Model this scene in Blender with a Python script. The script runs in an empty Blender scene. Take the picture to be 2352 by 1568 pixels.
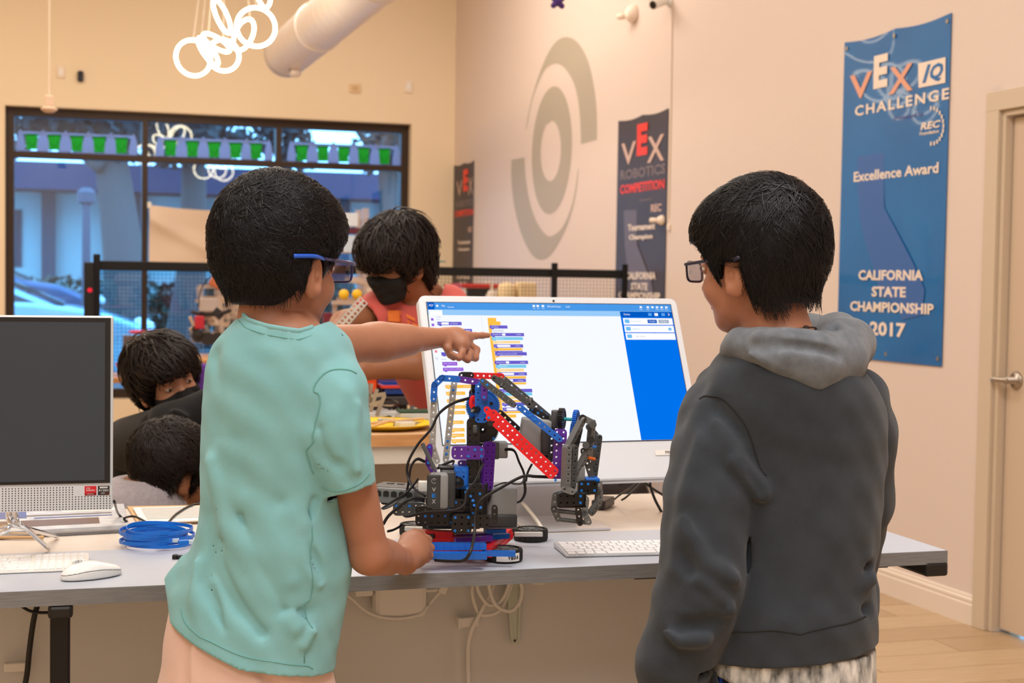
import bpy, bmesh, math, random
import numpy as np
from mathutils import Vector, Matrix
random.seed(7)
RNG = np.random.default_rng(7)
C = bpy.context.scene.collection
PI = math.pi

# ------------------------------------------------------------------ camera
FPX, IW, IH = 3300.0, 2352, 1568
CAM = np.array([0.0, 0.0, 1.30])
_pitch, _roll, _yaw = math.atan(139/FPX), 0.0155, math.atan(980/FPX)
FW = np.array([math.sin(_yaw)*math.cos(_pitch), math.cos(_yaw)*math.cos(_pitch), -math.sin(_pitch)])
_rt0 = np.array([math.cos(_yaw), -math.sin(_yaw), 0.0]); _up0 = np.cross(_rt0, FW)
RT = _rt0*math.cos(_roll)+_up0*math.sin(_roll); UP = -_rt0*math.sin(_roll)+_up0*math.cos(_roll)
HR = _rt0                                            # horizontal right
HF = np.array([math.sin(_yaw), math.cos(_yaw), 0.0])  # horizontal forward
cd = bpy.data.cameras.new('camera'); cam = bpy.data.objects.new('camera', cd); C.objects.link(cam)
cd.sensor_width = 36.0; cd.lens = FPX/IW*36.0; cd.clip_start = 0.05; cd.clip_end = 300
M4 = Matrix(((RT[0], UP[0], -FW[0], CAM[0]), (RT[1], UP[1], -FW[1], CAM[1]), (RT[2], UP[2], -FW[2], CAM[2]), (0, 0, 0, 1)))
cam.matrix_world = M4
cd.dof.use_dof = True; cd.dof.focus_distance = 2.62; cd.dof.aperture_fstop = 6.3
bpy.context.scene.camera = cam

# ------------------------------------------------------------------ exposure, world
sc = bpy.context.scene
sc.view_settings.view_transform = 'Standard'; sc.view_settings.look = 'None'
sc.view_settings.gamma = 1.0; sc.view_settings.use_curve_mapping = False
sc.view_settings.exposure = 0.0
w = bpy.data.worlds.new('dusk_sky'); sc.world = w; w.use_nodes = True
bg = w.node_tree.nodes['Background']; bg.inputs[0].default_value = (0.24, 0.58, 1.0, 1); bg.inputs[1].default_value = 6.2

def area(name, loc, size, power, col=(1, .86, .70), size_y=None, target=None):
    ld = bpy.data.lights.new(name, 'AREA'); ld.energy = power; ld.color = col
    ld.shape = 'RECTANGLE'; ld.size = size; ld.size_y = size_y or size
    o = bpy.data.objects.new(name, ld); C.objects.link(o); o.location = loc
    if target is not None:
        o.rotation_euler = (Vector(target)-Vector(loc)).to_track_quat('-Z', 'Y').to_euler()
    return o
CEIL = 4.3
area('added_ceiling_glow', (1.2, 1.0, CEIL-.12), 1.2, 74, (.93, .965, 1), 2.4)  # added overhead area lights, all out of view, to brighten the room
area('added_ceiling_glow', (-1.2, 2.6, CEIL-.12), 1.2, 40, (.94, .97, 1), 2.4)
area('added_ceiling_glow', (0.6, 5.2, CEIL-.12), 1.2, 46, (1, .96, .92), 2.4)
area('added_ceiling_glow', (-1.4, 8.8, CEIL-.12), 1.2, 70, (1, .86, .68), 2.0)
area('added_ceiling_glow', (1.7, 8.8, CEIL-.12), 1.2, 62, (1, .90, .80), 2.0)
area('added_ceiling_glow', (-0.6, -1.2, CEIL-.12), 1.4, 80, (.90, .95, 1), 2.0)

# ------------------------------------------------------------------ pixel helpers (a pixel of the photo seen from the camera)
def ray(x, y): return FW+(x-IW/2)/FPX*RT-(y-IH/2)/FPX*UP
def U(x, y, d): return CAM+ray(x, y)*d
def PL(x, y, n, p0):
    r = ray(x, y); n = np.array(n, float); return CAM+r*(((np.array(p0, float)-CAM)@n)/(r@n))
def ZP(x, y, z): return PL(x, y, (0, 0, 1), (0, 0, z))
def YP(x, y, yy): return PL(x, y, (0, 1, 0), (0, yy, 0))
DESK = 0.75

# ------------------------------------------------------------------ materials
def lin(c):
    return tuple(((v/255)/12.92 if v/255 <= .04045 else ((v/255+.055)/1.055)**2.4) for v in c)
_mats = {}
def mat(name, rgb=(200, 200, 200), rough=.5, metal=0., spec=.5, emis=0., noise=0., nscale=30., bump=0., bscale=200., bstretch=None,
        trans=0., alpha=1., sss=0., sheen=0., coat=0., rgb2=None, ior=1.45):
    if name in _mats: return _mats[name]
    m = bpy.data.materials.new(name); m.use_nodes = True; nt = m.node_tree; b = nt.nodes['Principled BSDF']
    col = lin(rgb)+(1,)
    b.inputs['Base Color'].default_value = col; b.inputs['Roughness'].default_value = rough; b.inputs['Metallic'].default_value = metal
    b.inputs['Specular IOR Level'].default_value = spec; b.inputs['IOR'].default_value = ior
    b.inputs['Transmission Weight'].default_value = trans; b.inputs['Alpha'].default_value = alpha
    b.inputs['Coat Weight'].default_value = coat
    if sheen: b.inputs['Sheen Weight'].default_value = sheen; b.inputs['Sheen Roughness'].default_value = .5
    if sss:
        b.inputs['Subsurface Weight'].default_value = sss; b.inputs['Subsurface Radius'].default_value = (.012, .005, .003); b.inputs['Subsurface Scale'].default_value = 1.
    if emis: b.inputs['Emission Color'].default_value = col; b.inputs['Emission Strength'].default_value = emis
    tc = None
    def coord(stretch):
        t = nt.nodes.new('ShaderNodeTexCoord'); mp = nt.nodes.new('ShaderNodeMapping'); nt.links.new(t.outputs['Object'], mp.inputs[0])
        if stretch: mp.inputs['Scale'].default_value = stretch
        return mp.outputs[0]
    if noise or rgb2:
        n = nt.nodes.new('ShaderNodeTexNoise'); n.inputs['Scale'].default_value = nscale; n.inputs['Detail'].default_value = 4
        nt.links.new(coord(bstretch), n.inputs['Vector'])
        mx = nt.nodes.new('ShaderNodeMix'); mx.data_type = 'RGBA'
        c2 = lin(rgb2)+(1,) if rgb2 else tuple(v*(1-noise) for v in col[:3])+(1,)
        c1 = col if rgb2 else tuple(min(1, v*(1+noise)) for v in col[:3])+(1,)
        mx.inputs[6].default_value = c1; mx.inputs[7].default_value = c2
        rp = nt.nodes.new('ShaderNodeMapRange'); rp.inputs[1].default_value = .3; rp.inputs[2].default_value = .7
        nt.links.new(n.outputs[0], rp.inputs[0]); nt.links.new(rp.outputs[0], mx.inputs[0]); nt.links.new(mx.outputs[2], b.inputs['Base Color'])
    if bump:
        n = nt.nodes.new('ShaderNodeTexNoise'); n.inputs['Scale'].default_value = bscale; n.inputs['Detail'].default_value = 3
        nt.links.new(coord(bstretch), n.inputs['Vector'])
        bp = nt.nodes.new('ShaderNodeBump'); bp.inputs['Strength'].default_value = bump; bp.inputs['Distance'].default_value = .002
        nt.links.new(n.outputs[0], bp.inputs['Height']); nt.links.new(bp.outputs[0], b.inputs['Normal'])
    _mats[name] = m; return m
def emit(name, rgb, strength=1.):
    if name in _mats: return _mats[name]
    m = bpy.data.materials.new(name); m.use_nodes = True; nt = m.node_tree; nt.nodes.remove(nt.nodes['Principled BSDF'])
    e = nt.nodes.new('ShaderNodeEmission'); e.inputs[0].default_value = lin(rgb)+(1,); e.inputs[1].default_value = strength
    nt.links.new(e.outputs[0], nt.nodes['Material Output'].inputs[0]); _mats[name] = m; return m

# ------------------------------------------------------------------ objects
def tag(o, label=None, cat=None, group=None, kind=None):
    if label: o['label'] = label
    if cat: o['category'] = cat
    if group: o['group'] = group
    if kind: o['kind'] = kind
    return o
def thing(name, label, cat, loc=(0, 0, 0), rz=0., group=None):
    o = bpy.data.objects.new(name, None); C.objects.link(o); o.location = loc; o.rotation_euler = (0, 0, rz); o.empty_display_size = .05
    return tag(o, label, cat, group)
def link(name, me, m=None, parent=None, smooth=False, world=True):
    """link a mesh whose vertices are in world coordinates (world) or in the parent's own frame"""
    o = bpy.data.objects.new(name, me); C.objects.link(o)
    if m is not None:
        for k in (m if isinstance(m, (list, tuple)) else [m]): me.materials.append(k)
    if smooth: me.polygons.foreach_set('use_smooth', [True]*len(me.polygons))
    if parent is not None:
        o.parent = parent
        if world:
            pm = Matrix.Identity(4); p = parent; ch = []
            while p is not None: ch.append(p); p = p.parent
            for p in reversed(ch):
                pm = pm @ Matrix.LocRotScale(p.location, p.rotation_euler, p.scale)
            me.transform(pm.inverted())
    return o
class MB:
    """collects primitive shapes in one bmesh"""
    def __init__(s): s.b = bmesh.new(); s.mi = 0
    def _t(s, vs, M):
        bmesh.ops.transform(s.b, matrix=M, verts=vs)
    def poly(s, pts, faces):
        vs = [s.b.verts.new(tuple(map(float, p))) for p in pts]
        for f in faces:
            try:
                q = s.b.faces.new([vs[i] for i in f]); q.material_index = s.mi
            except ValueError: pass
        return vs
    def box(s, c, d, R=None, bev=0.):
        hx, hy, hz = d[0]/2, d[1]/2, d[2]/2
        P = [(x, y, z) for x in (-hx, hx) for y in (-hy, hy) for z in (-hz, hz)]
        vs = s.poly(P, [(0, 1, 3, 2), (4, 6, 7, 5), (0, 4, 5, 1), (2, 3, 7, 6), (0, 2, 6, 4), (1, 5, 7, 3)])
        M = Matrix.Translation(tuple(c)) @ (R.to_4x4() if R is not None else Matrix.Identity(4))
        if bev > 0:
            es = list({e for v in vs for e in v.link_edges})
            r = bmesh.ops.bevel(s.b, geom=es, offset=bev, segments=2, affect='EDGES', profile=.5)
            vs = list({v for f in r['faces'] for v in f.verts} | {v for v in vs if v.is_valid})
            for f in r['faces']: f.material_index = s.mi
        s._t(vs, M); return s
    def bx(s, lo, hi, bev=0.):
        lo = np.array(lo, float); hi = np.array(hi, float); return s.box((lo+hi)/2, np.abs(hi-lo), None, bev)
    def cyl(s, a, b, r, r2=None, n=16, cap=True):
        a = Vector(tuple(a)); b = Vector(tuple(b)); r2 = r if r2 is None else r2
        q = (b-a).to_track_quat('Z', 'Y').to_matrix()
        ra = [a+q@Vector((r*math.cos(2*PI*i/n), r*math.sin(2*PI*i/n), 0)) for i in range(n)]
        rb = [b+q@Vector((r2*math.cos(2*PI*i/n), r2*math.sin(2*PI*i/n), 0)) for i in range(n)]
        F = [(i, (i+1) % n, n+(i+1) % n, n+i) for i in range(n)]
        if cap: F += [tuple(range(n))[::-1], tuple(range(n, 2*n))]
        s.poly(ra+rb, F); return s
    def tube(s, pts, r, n=8, closed=False, smooth=True, flat=1.):
        P = [Vector(tuple(p)) for p in pts]
        if smooth and len(P) > 2: P = catmull(P, closed)
        rad = r if isinstance(r, (list, tuple)) else None
        m = len(P); vs = []; up = None
        for i, p in enumerate(P):
            if closed: t = P[(i+1) % m]-P[i-1]
            else: t = P[min(i+1, m-1)]-P[max(i-1, 0)]
            if t.length < 1e-9: t = Vector((0, 0, 1))
            t.normalize()
            if up is None:
                up = Vector((0, 0, 1)) if abs(t.z) < .9 else Vector((1, 0, 0))
            x = (up-t*up.dot(t)); x = x.normalized() if x.length > 1e-6 else Vector((1, 0, 0)); y = t.cross(x); up = x
            rr = (rad[0]+(rad[1]-rad[0])*i/(m-1)) if rad else r
            for k in range(n):
                a = 2*PI*k/n; vs.append(p+x*(rr*math.cos(a))+y*(rr*flat*math.sin(a)))
        F = []
        for i in range(m if closed else m-1):
            for k in range(n):
                a, b_ = i*n+k, i*n+(k+1) % n; c, d = ((i+1) % m)*n+(k+1) % n, ((i+1) % m)*n+k
                F.append((a, b_, c, d))
        if not closed: F += [tuple(range(n))[::-1], tuple(range((m-1)*n, m*n))]
        s.poly(vs, F); return s
    def ball(s, c, r, seg=12, R=None):
        r = (r, r, r) if isinstance(r, (int, float)) else r
        ret = bmesh.ops.create_uvsphere(s.b, u_segments=seg, v_segments=max(6, seg//2+1), radius=1.)
        for v in ret['verts']:
            for f in v.link_faces: f.material_index = s.mi
        M = Matrix.Translation(tuple(c)) @ (R.to_4x4() if R is not None else Matrix.Identity(4)) @ Matrix.Diagonal((*r, 1))
        s._t(ret['verts'], M); return s
    def lathe(s, c, prof, n=24, axis=(0, 0, 1)):
        q = Vector(axis).to_track_quat('Z', 'Y').to_matrix(); c = Vector(tuple(c)); vs = []
        for r, z in prof:
            for k in range(n):
                a = 2*PI*k/n; vs.append(c+q@Vector((r*math.cos(a), r*math.sin(a), z)))
        F = [(i*n+k, i*n+(k+1) % n, (i+1)*n+(k+1) % n, (i+1)*n+k) for i in range(len(prof)-1) for k in range(n)]
        F += [tuple(range(n))[::-1], tuple(range((len(prof)-1)*n, len(prof)*n))]
        s.poly(vs, F); return s
    def prism(s, pts, ext):
        """planar outline (3D points) pushed along ext"""
        n = len(pts); e = np.array(ext, float); P = [np.array(p, float) for p in pts]
        s.poly(P+[p+e for p in P], [tuple(range(n))[::-1], tuple(range(n, 2*n))]+[(i, (i+1) % n, n+(i+1) % n, n+i) for i in range(n)])
        return s
    def quad(s, a, b, c, d): s.poly([a, b, c, d], [(0, 1, 2, 3)]); return s
    def build(s, name, m=None, parent=None, smooth=False, world=True, fix=True):
        me = bpy.data.meshes.new(name)
        if fix: bmesh.ops.recalc_face_normals(s.b, faces=s.b.faces[:])
        s.b.to_mesh(me); s.b.free()
        return link(name, me, m, parent, smooth, world)
def catmull(P, closed=False, sub=6):
    out = []; n = len(P)
    for i in range(n if closed else n-1):
        p0 = P[(i-1) % n] if closed or i > 0 else P[0]*2-P[1]; p1 = P[i]; p2 = P[(i+1) % n]; p3 = P[(i+2) % n] if closed or i+2 < n else P[n-1]*2-P[n-2]
        for k in range(sub):
            t = k/sub
            out.append(.5*((2*p1)+(p2-p0)*t+(2*p0-5*p1+4*p2-p3)*t*t+(3*p1-p0-3*p2+p3)*t**3))
    if not closed: out.append(P[-1])
    return out
def frame3(x, y, z): return Matrix((tuple(x), tuple(y), tuple(z))).transposed()
def autosmooth(o, ang=40):
    me = o.data; me.polygons.foreach_set('use_smooth', [True]*len(me.polygons))
    try: me.set_sharp_from_angle(angle=math.radians(ang))
    except Exception: pass
    return o
def text_mesh(txt, size, bold=0., shear=0., space=1., font_aspect=1., fit=None, ext=0.0004):
    cu = bpy.data.curves.new('t', 'FONT'); cu.body = txt; cu.size = size; cu.offset = bold; cu.shear = shear; cu.space_character = space
    cu.align_x = 'CENTER'; cu.align_y = 'CENTER'; cu.extrude = ext; cu.resolution_u = 2
    o = bpy.data.objects.new('t', cu); C.objects.link(o)
    dg = bpy.context.evaluated_depsgraph_get(); dg.update()
    me = bpy.data.meshes.new_from_object(o.evaluated_get(dg)); bpy.data.objects.remove(o); bpy.data.curves.remove(cu)
    me.materials.clear(); n = len(me.vertices)
    co = np.zeros(n*3, np.float32); me.vertices.foreach_get('co', co); co = co.reshape(-1, 3)
    if n:
        mn, mx = co.min(0), co.max(0)
        co[:, :2] -= ((mn+mx)/2)[:2]
        if fit:
            wd, hg = mx[0]-mn[0], mx[1]-mn[1]
            co[:, 0] *= fit[0]/wd if fit[0] else fit[1]/hg; co[:, 1] *= (fit[1]/hg if fit[1] else fit[0]/wd)
        else: co[:, 0] *= font_aspect
        me.vertices.foreach_set('co', co.ravel())
    return me
def put_text(name, txt, org, ex, ey, size, m, parent, **k):
    """text whose centre sits at org, reading along ex, upright along ey"""
    me = text_mesh(txt, size, **k); ex = np.array(ex, float); ey = np.array(ey, float); ex /= np.linalg.norm(ex); ey /= np.linalg.norm(ey); ez = np.cross(ex, ey)
    me.transform(Matrix.Translation(tuple(org)) @ frame3(ex, ey, ez).to_4x4()); me.name = name
    return link(name, me, m, parent)

# ------------------------------------------------------------------ implicit surfaces (smooth bodies, cloth, hair)
A3 = lambda v: np.array(v, np.float32)
def smin(a, b, k): h = np.clip(.5+.5*(b-a)/k, 0, 1); return b+(a-b)*h-k*h*(1-h)
def smax(a, b, k): return -smin(-a, -b, k)
def cap(p, a, b, ra, rb):
    a = A3(a); b = A3(b); ab = b-a; L = float(ab@ab)+1e-12; t = np.clip(((p-a)@ab)/L, 0, 1)
    return np.linalg.norm(p-a-t[:, None]*ab, axis=1)-(ra+(rb-ra)*t)
def ell(p, c, r, R=None):
    q = p-A3(c)
    if R is not None: q = q@R
    r = A3(r); k0 = np.linalg.norm(q/r, axis=1); k1 = np.linalg.norm(q/(r*r), axis=1); return k0*(k0-1)/np.maximum(k1, 1e-6)
def segd(p, a, b):
    a = A3(a); b = A3(b); ab = b-a; t = np.clip(((p-a)@ab)/(float(ab@ab)+1e-12), 0, 1); return np.linalg.norm(p-a-t[:, None]*ab, axis=1)
def fold(p, pts, wd, amp):
    d = None
    for a, b in zip(pts[:-1], pts[1:]):
        e = segd(p, a, b); d = e if d is None else np.minimum(d, e)
    return amp*np.exp(-(d/wd)**2)
def chain(p, pts, rs, k=.01):
    d = None
    for i in range(len(pts)-1):
        e = cap(p, pts[i], pts[i+1], rs[i], rs[i+1]); d = e if d is None else smin(d, e, k)
    return d
def stack(p, rows, k=1.):
    """solid made of elliptical slices; rows = (centre, half width, half depth), sorted by falling z"""
    zs = np.array([r[0][2] for r in rows])[::-1]; z = p[:, 2]
    def it(v): return np.interp(z, zs, np.array(v)[::-1])
    def sm(v):
        return it(v)
    cx = sm([r[0][0] for r in rows]); cy = sm([r[0][1] for r in rows]); a = sm([r[1] for r in rows]); b = sm([r[2] for r in rows])
    dx = p[:, 0]-cx; dy = p[:, 1]-cy
    u = dx*HR[0]+dy*HR[1]; v = dx*HF[0]+dy*HF[1]
    q = np.sqrt((u/a)**2+(v/b)**2)+1e-6; g = np.sqrt((u/a/a)**2+(v/b/b)**2)/q+1e-6
    d = (q-1)/g
    return np.maximum(d, np.maximum(z-zs[-1], zs[0]-z))
def smooth_rows(rows, n=60):
    """resample slices with smooth interpolation along z"""
    zs = np.array([r[0][2] for r in rows]); o = np.argsort(zs); zs = zs[o]
    V = np.array([[r[0][0], r[0][1], r[1], r[2]] for r in rows])[o]
    zz = np.linspace(zs[0], zs[-1], n); out = np.stack([np.interp(zz, zs, V[:, i]) for i in range(4)], 1)
    ker = np.array([1, 2, 3, 2, 1.])/9
    pad = np.pad(out, ((2, 2), (0, 0)), 'edge'); out = sum(ker[i]*pad[i:i+n] for i in range(5))
    return [(np.array([out[i, 0], out[i, 1], zz[i]]), out[i, 2], out[i, 3]) for i in range(n)][::-1]
def surfnet(f, lo, hi, h, name='s', B=8, margin=1.25):
    lo = np.array(lo, np.float64); hi = np.array(hi, np.float64); nb = np.ceil((hi-lo)/(h*B)).astype(int)
    bi = np.stack(np.meshgrid(*[np.arange(n) for n in nb], indexing='ij'), -1).reshape(-1, 3)
    cen = (lo+(bi+.5)*B*h).astype(np.float32)
    d = np.concatenate([f(c) for c in np.array_split(cen, max(1, len(cen)//200000))])
    bi = bi[np.abs(d) < B*h*margin]
    g = np.stack(np.meshgrid(*[np.arange(B+1)]*3, indexing='ij'), -1).reshape(-1, 3)
    off = np.stack(np.meshgrid([0, 1], [0, 1], [0, 1], indexing='ij'), -1).reshape(-1, 3)
    NC = nb*B; sid = lambda c: ((c[:, 0]+1)*(NC[1]+2)+(c[:, 1]+1))*(NC[2]+2)+(c[:, 2]+1)
    ids, verts, quads = [], [], []
    ed = [(a, b) for a in range(8) for b in range(a+1, 8) if np.abs(off[a]-off[b]).sum() == 1]
    for ch in np.array_split(bi, max(1, len(bi)//350)):
        if not len(ch): continue
        P = (lo+(ch[:, None]*B+g[None])*h).astype(np.float32)
        D = f(P.reshape(-1, 3)).reshape(len(ch), B+1, B+1, B+1)
        s = D < 0
        cnt = sum(s[:, o[0]:o[0]+B, o[1]:o[1]+B, o[2]:o[2]+B].astype(np.int8) for o in off)
        ci = np.argwhere((cnt > 0) & (cnt < 8))
        if not len(ci): continue
        cd_ = np.stack([D[ci[:, 0], ci[:, 1]+o[0], ci[:, 2]+o[1], ci[:, 3]+o[2]] for o in off], 1)
        acc = np.zeros((len(ci), 3)); nn = np.zeros(len(ci))
        for a, b in ed:
            da, db = cd_[:, a], cd_[:, b]; m = (da < 0) != (db < 0); t = np.where(m, da/np.where(m, da-db, 1), 0)
            acc += np.where(m[:, None], off[a]+(off[b]-off[a])*t[:, None], 0); nn += m
        gc = ch[ci[:, 0]]*B+ci[:, 1:]
        verts.append(lo+(gc+acc/nn[:, None])*h); ids.append(sid(gc))
        for ax in range(3):
            e = [0, 0, 0]; e[ax] = 1
            s0 = s[:, :B, :B, :B]; s1 = s[:, e[0]:e[0]+B, e[1]:e[1]+B, e[2]:e[2]+B]
            w_ = np.argwhere(s0 != s1)
            if not len(w_): continue
            pc = ch[w_[:, 0]]*B+w_[:, 1:]; fl = s0[w_[:, 0], w_[:, 1], w_[:, 2], w_[:, 3]]
            u = [0, 0, 0]; v = [0, 0, 0]; u[(ax+1) % 3] = 1; v[(ax+2) % 3] = 1; u = np.array(u); v = np.array(v)
            q = np.stack([sid(pc-u-v), sid(pc-v), sid(pc), sid(pc-u)], 1)
            quads.append(np.where(fl[:, None], q, q[:, ::-1]))
    ids = np.concatenate(ids); verts = np.concatenate(verts); quads = np.concatenate(quads)
    o = np.argsort(ids); ids = ids[o]; verts = verts[o]
    k = np.searchsorted(ids, quads); k = np.clip(k, 0, len(ids)-1); ok = (ids[k] == quads).all(1); k = k[ok]
    me = bpy.data.meshes.new(name); me.vertices.add(len(verts)); me.vertices.foreach_set('co', verts.astype(np.float32).ravel())
    me.loops.add(len(k)*4); me.loops.foreach_set('vertex_index', k.astype(np.int32).ravel())
    me.polygons.add(len(k)); me.polygons.foreach_set('loop_start', np.arange(len(k), dtype=np.int32)*4); me.polygons.foreach_set('loop_total', np.full(len(k), 4, np.int32))
    me.update(calc_edges=True); me.validate()
    return me
def sdf_obj(name, f, lo, hi, h, m, parent, margin=1.25):
    me = surfnet(f, lo, hi, h, name, margin=margin)
    return link(name, me, m, parent, smooth=True)
def grad(f, p, e=.001):
    g = np.stack([f(p+A3(v)*e)-f(p-A3(v)*e) for v in ((1, 0, 0), (0, 1, 0), (0, 0, 1))], 1); return g/(np.linalg.norm(g, axis=1)[:, None]+1e-9)
def drape(f, pts, off=0., it=6):
    p = np.array([tuple(q) for q in catmull([Vector(tuple(q)) for q in pts])], np.float32)
    for _ in range(it):
        g = grad(f, p); p = p-g*(f(p)-off)[:, None]
    return p
# ================================================================== SETTING
SK = math.radians(2.46)
DV = np.array([-math.sin(SK), math.cos(SK), 0.]); NR = np.array([-math.cos(SK), -math.sin(SK), 0.]); PR = np.array([3.289, 4.769, 0.])
ZV = np.array([0, 0, 1.])
def RW(x, y, off=0.): return PL(x, y, NR, PR+NR*off)
corner = PL(1040, 600, NR, PR-NR*.03); YW = corner[1]
def WW(x, y, off=0.): return YP(x, y, YW+off)
m_wall = mat('wall_paint', (221, 205, 196), .62, bump=.06, bscale=120)
m_wallb = mat('window_wall_paint', (236, 218, 190), .62, bump=.06, bscale=120)
m_trim = mat('trim_paint', (228, 214, 200), .38)
m_casing = mat('casing_paint', (205, 188, 166), .42)
m_doorp = mat('door_paint', (206, 186, 164), .42, bump=.15, bscale=60, bstretch=(8, 8, .6))
m_frame = mat('bronze_aluminium', (58, 44, 36), .4, metal=.4)
m_black = mat('black_plastic', (18, 18, 19), .4)
m_blackm = mat('black_metal', (20, 20, 22), .35, metal=.3)
m_white = mat('white_plastic', (236, 234, 230), .35)
m_grey = mat('grey_plastic', (120, 122, 124), .4)
X0, Y0 = -4.2, -3.0
# floor: a sub-floor and the planks
fl = MB(); fl.bx((X0, Y0, -.06), (3.8, YW+.3, -.004)); floor = fl.build('floor', mat('floor_joint', (120, 92, 66), .7)); tag(floor, kind='structure')
m_plank = [mat('oak_plank_%s' % 'abc'[i], c, .42, rgb2=c2, nscale=5, bstretch=(1.2, 22, 1), coat=.15) for i, (c, c2) in enumerate([((196, 170, 136), (176, 148, 114)), ((202, 176, 142), (184, 156, 120)), ((190, 162, 128), (172, 143, 108))])]
def plank_mesh(i):
    b = MB(); b.box((0, 0, -.002), (1.216, .1765, .004)); me = bpy.data.meshes.new('plank'); b.b.to_mesh(me); b.b.free(); me.materials.append(m_plank[i]); return me
pm = [plank_mesh(i) for i in range(3)]
cnt = 0
for r in range(22):
    y = 2.35+r*.18
    for k in range(3):
        x = .9+k*1.22+((r*.43) % 1.22)
        if x-.6 > 3.32 or x < .9: continue
        o = bpy.data.objects.new('plank', pm[RNG.integers(3)]); C.objects.link(o); o.location = (x, y, 0); o.parent = floor; cnt += 1
b = MB(); b.bx((X0, Y0, -.004), (.6, YW, -.0005)); b.bx((.6, 6.26, -.004), (3.8, YW, -.0005)); b.bx((.6, Y0, -.004), (3.8, 2.26, -.0005))
o = b.build('laminate_sheet', m_plank[1], floor); tag(o, kind='stuff')
b = MB(); b.bx((X0, Y0, CEIL), (3.8, YW+.3, CEIL+.1)); tag(b.build('ceiling', mat('ceiling_paint', (225, 214, 200), .8)), kind='structure')
# walls
def wallslab(name, a, b_, t, z0, z1, m, nrm):
    q = MB(); a = np.array(a, float); b_ = np.array(b_, float); n = np.array(nrm, float)*-t
    q.prism([a+ZV*z0, b_+ZV*z0, b_+ZV*z1, a+ZV*z1], n); return tag(q.build(name, m), kind='structure')
ystep = RW(1886, 300); s1 = (ystep-PR)@DV
YD0 = (RW(2322, 800)-PR)@DV          # door opening near the camera
near0 = PR+DV*(-9.)
doorA = PR+DV*((RW(2262, 700)-PR)@DV-.02)
doorL = (RW(2262, 700)-PR)@DV-.075       # along-wall coordinate of the opening's far side
DZ = RW(2262, 228)[2]-.055
dW = .93
wallslab('wall_right', PR+DV*doorL, PR+DV*s1, .12, 0, CEIL, m_wall, NR)
wallslab('wall_right_end', PR+DV*(doorL-dW), PR+DV*-8.2, .12, 0, CEIL, m_wall, NR)
wallslab('wall_right_lintel', PR+DV*(doorL-dW), PR+DV*doorL, .12, DZ, CEIL, m_wall, NR)
wallslab('wall_right_far', PR+DV*s1-NR*.03, corner+np.array([0, 0, -corner[2]]), .09, 0, CEIL, m_wall, NR)
tag(MB().bx((X0-.1, Y0, 0), (X0, YW+.2, CEIL)).build('wall_left', m_wallb), kind='structure')
tag(MB().bx((X0, Y0-.1, 0), (3.8, Y0, CEIL)).build('wall_front', m_wall), kind='structure')
# window wall
WX0, WX1 = WW(11, 450)[0], WW(944, 400)[0]; WZ1 = WW(475, 262.5)[2]; WZ0 = .30
q = MB()
for lo, hi in [((X0, 0), (WX0, CEIL)), ((WX1, 0), (corner[0]+.15, CEIL)), ((WX0, WZ1), (WX1, CEIL)), ((WX0, 0), (WX1, WZ0))]:
    q.bx((lo[0], YW, lo[1]), (hi[0], YW+.3, hi[1]))
tag(q.build('wall_back', m_wallb), kind='structure')
# window frame and panes
YF = YW+.15
win = thing('window_1', 'dark bronze storefront window of six panes in the back wall', None, (WX0, YF, WZ0)); tag(win, kind='structure')
fx = [YP(11, 450, YF)[0]-.02, YP(332, 450, YF)[0], YP(638, 430, YF)[0], YP(934, 430, YF)[0]]
zt = YP(475, 262.5, YF)[2]; ztr = YP(475, 371, YF)[2]
for x, wd in ((WX0+.03, .07), (fx[1], .048), (fx[2], .048), (WX1-.03, .07)):
    MB().bx((x-wd/2, YF-.05, WZ0), (x+wd/2, YF+.05, WZ1), .004).build('mullion', m_frame, win)
for z, hh in ((WZ1-.035, .07), (ztr, .05), (WZ0+.04, .08)):
    MB().bx((WX0, YF-.048, z-hh/2), (WX1, YF+.048, z+hh/2), .004).build('rail', m_frame, win)
def glass_mat():
    m = bpy.data.materials.new('window_glass'); m.use_nodes = True; nt = m.node_tree; nt.nodes.remove(nt.nodes['Principled BSDF'])
    t = nt.nodes.new('ShaderNodeBsdfTransparent'); t.inputs[0].default_value = (.86, .93, .96, 1)
    g = nt.nodes.new('ShaderNodeBsdfGlossy'); g.inputs['Roughness'].default_value = .0; f = nt.nodes.new('ShaderNodeFresnel'); f.inputs[0].default_value = 1.52
    ml = nt.nodes.new('ShaderNodeMath'); ml.operation = 'MULTIPLY'; ml.inputs[1].default_value = 1.6; ml.use_clamp = True
    x = nt.nodes.new('ShaderNodeMixShader'); nt.links.new(f.outputs[0], ml.inputs[0]); nt.links.new(ml.outputs[0], x.inputs[0]); nt.links.new(t.outputs[0], x.inputs[1]); nt.links.new(g.outputs[0], x.inputs[2])
    nt.links.new(x.outputs[0], nt.nodes['Material Output'].inputs[0]); return m
m_glass = glass_mat()
xs = [WX0+.03, fx[1], fx[2], WX1-.03]
for i in range(3):
    for z0, z1 in ((WZ0+.04, ztr), (ztr, WZ1-.035)):
        MB().bx((xs[i], YF-.003, z0), (xs[i+1], YF+.003, z1)).build('pane', m_glass, win)
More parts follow.
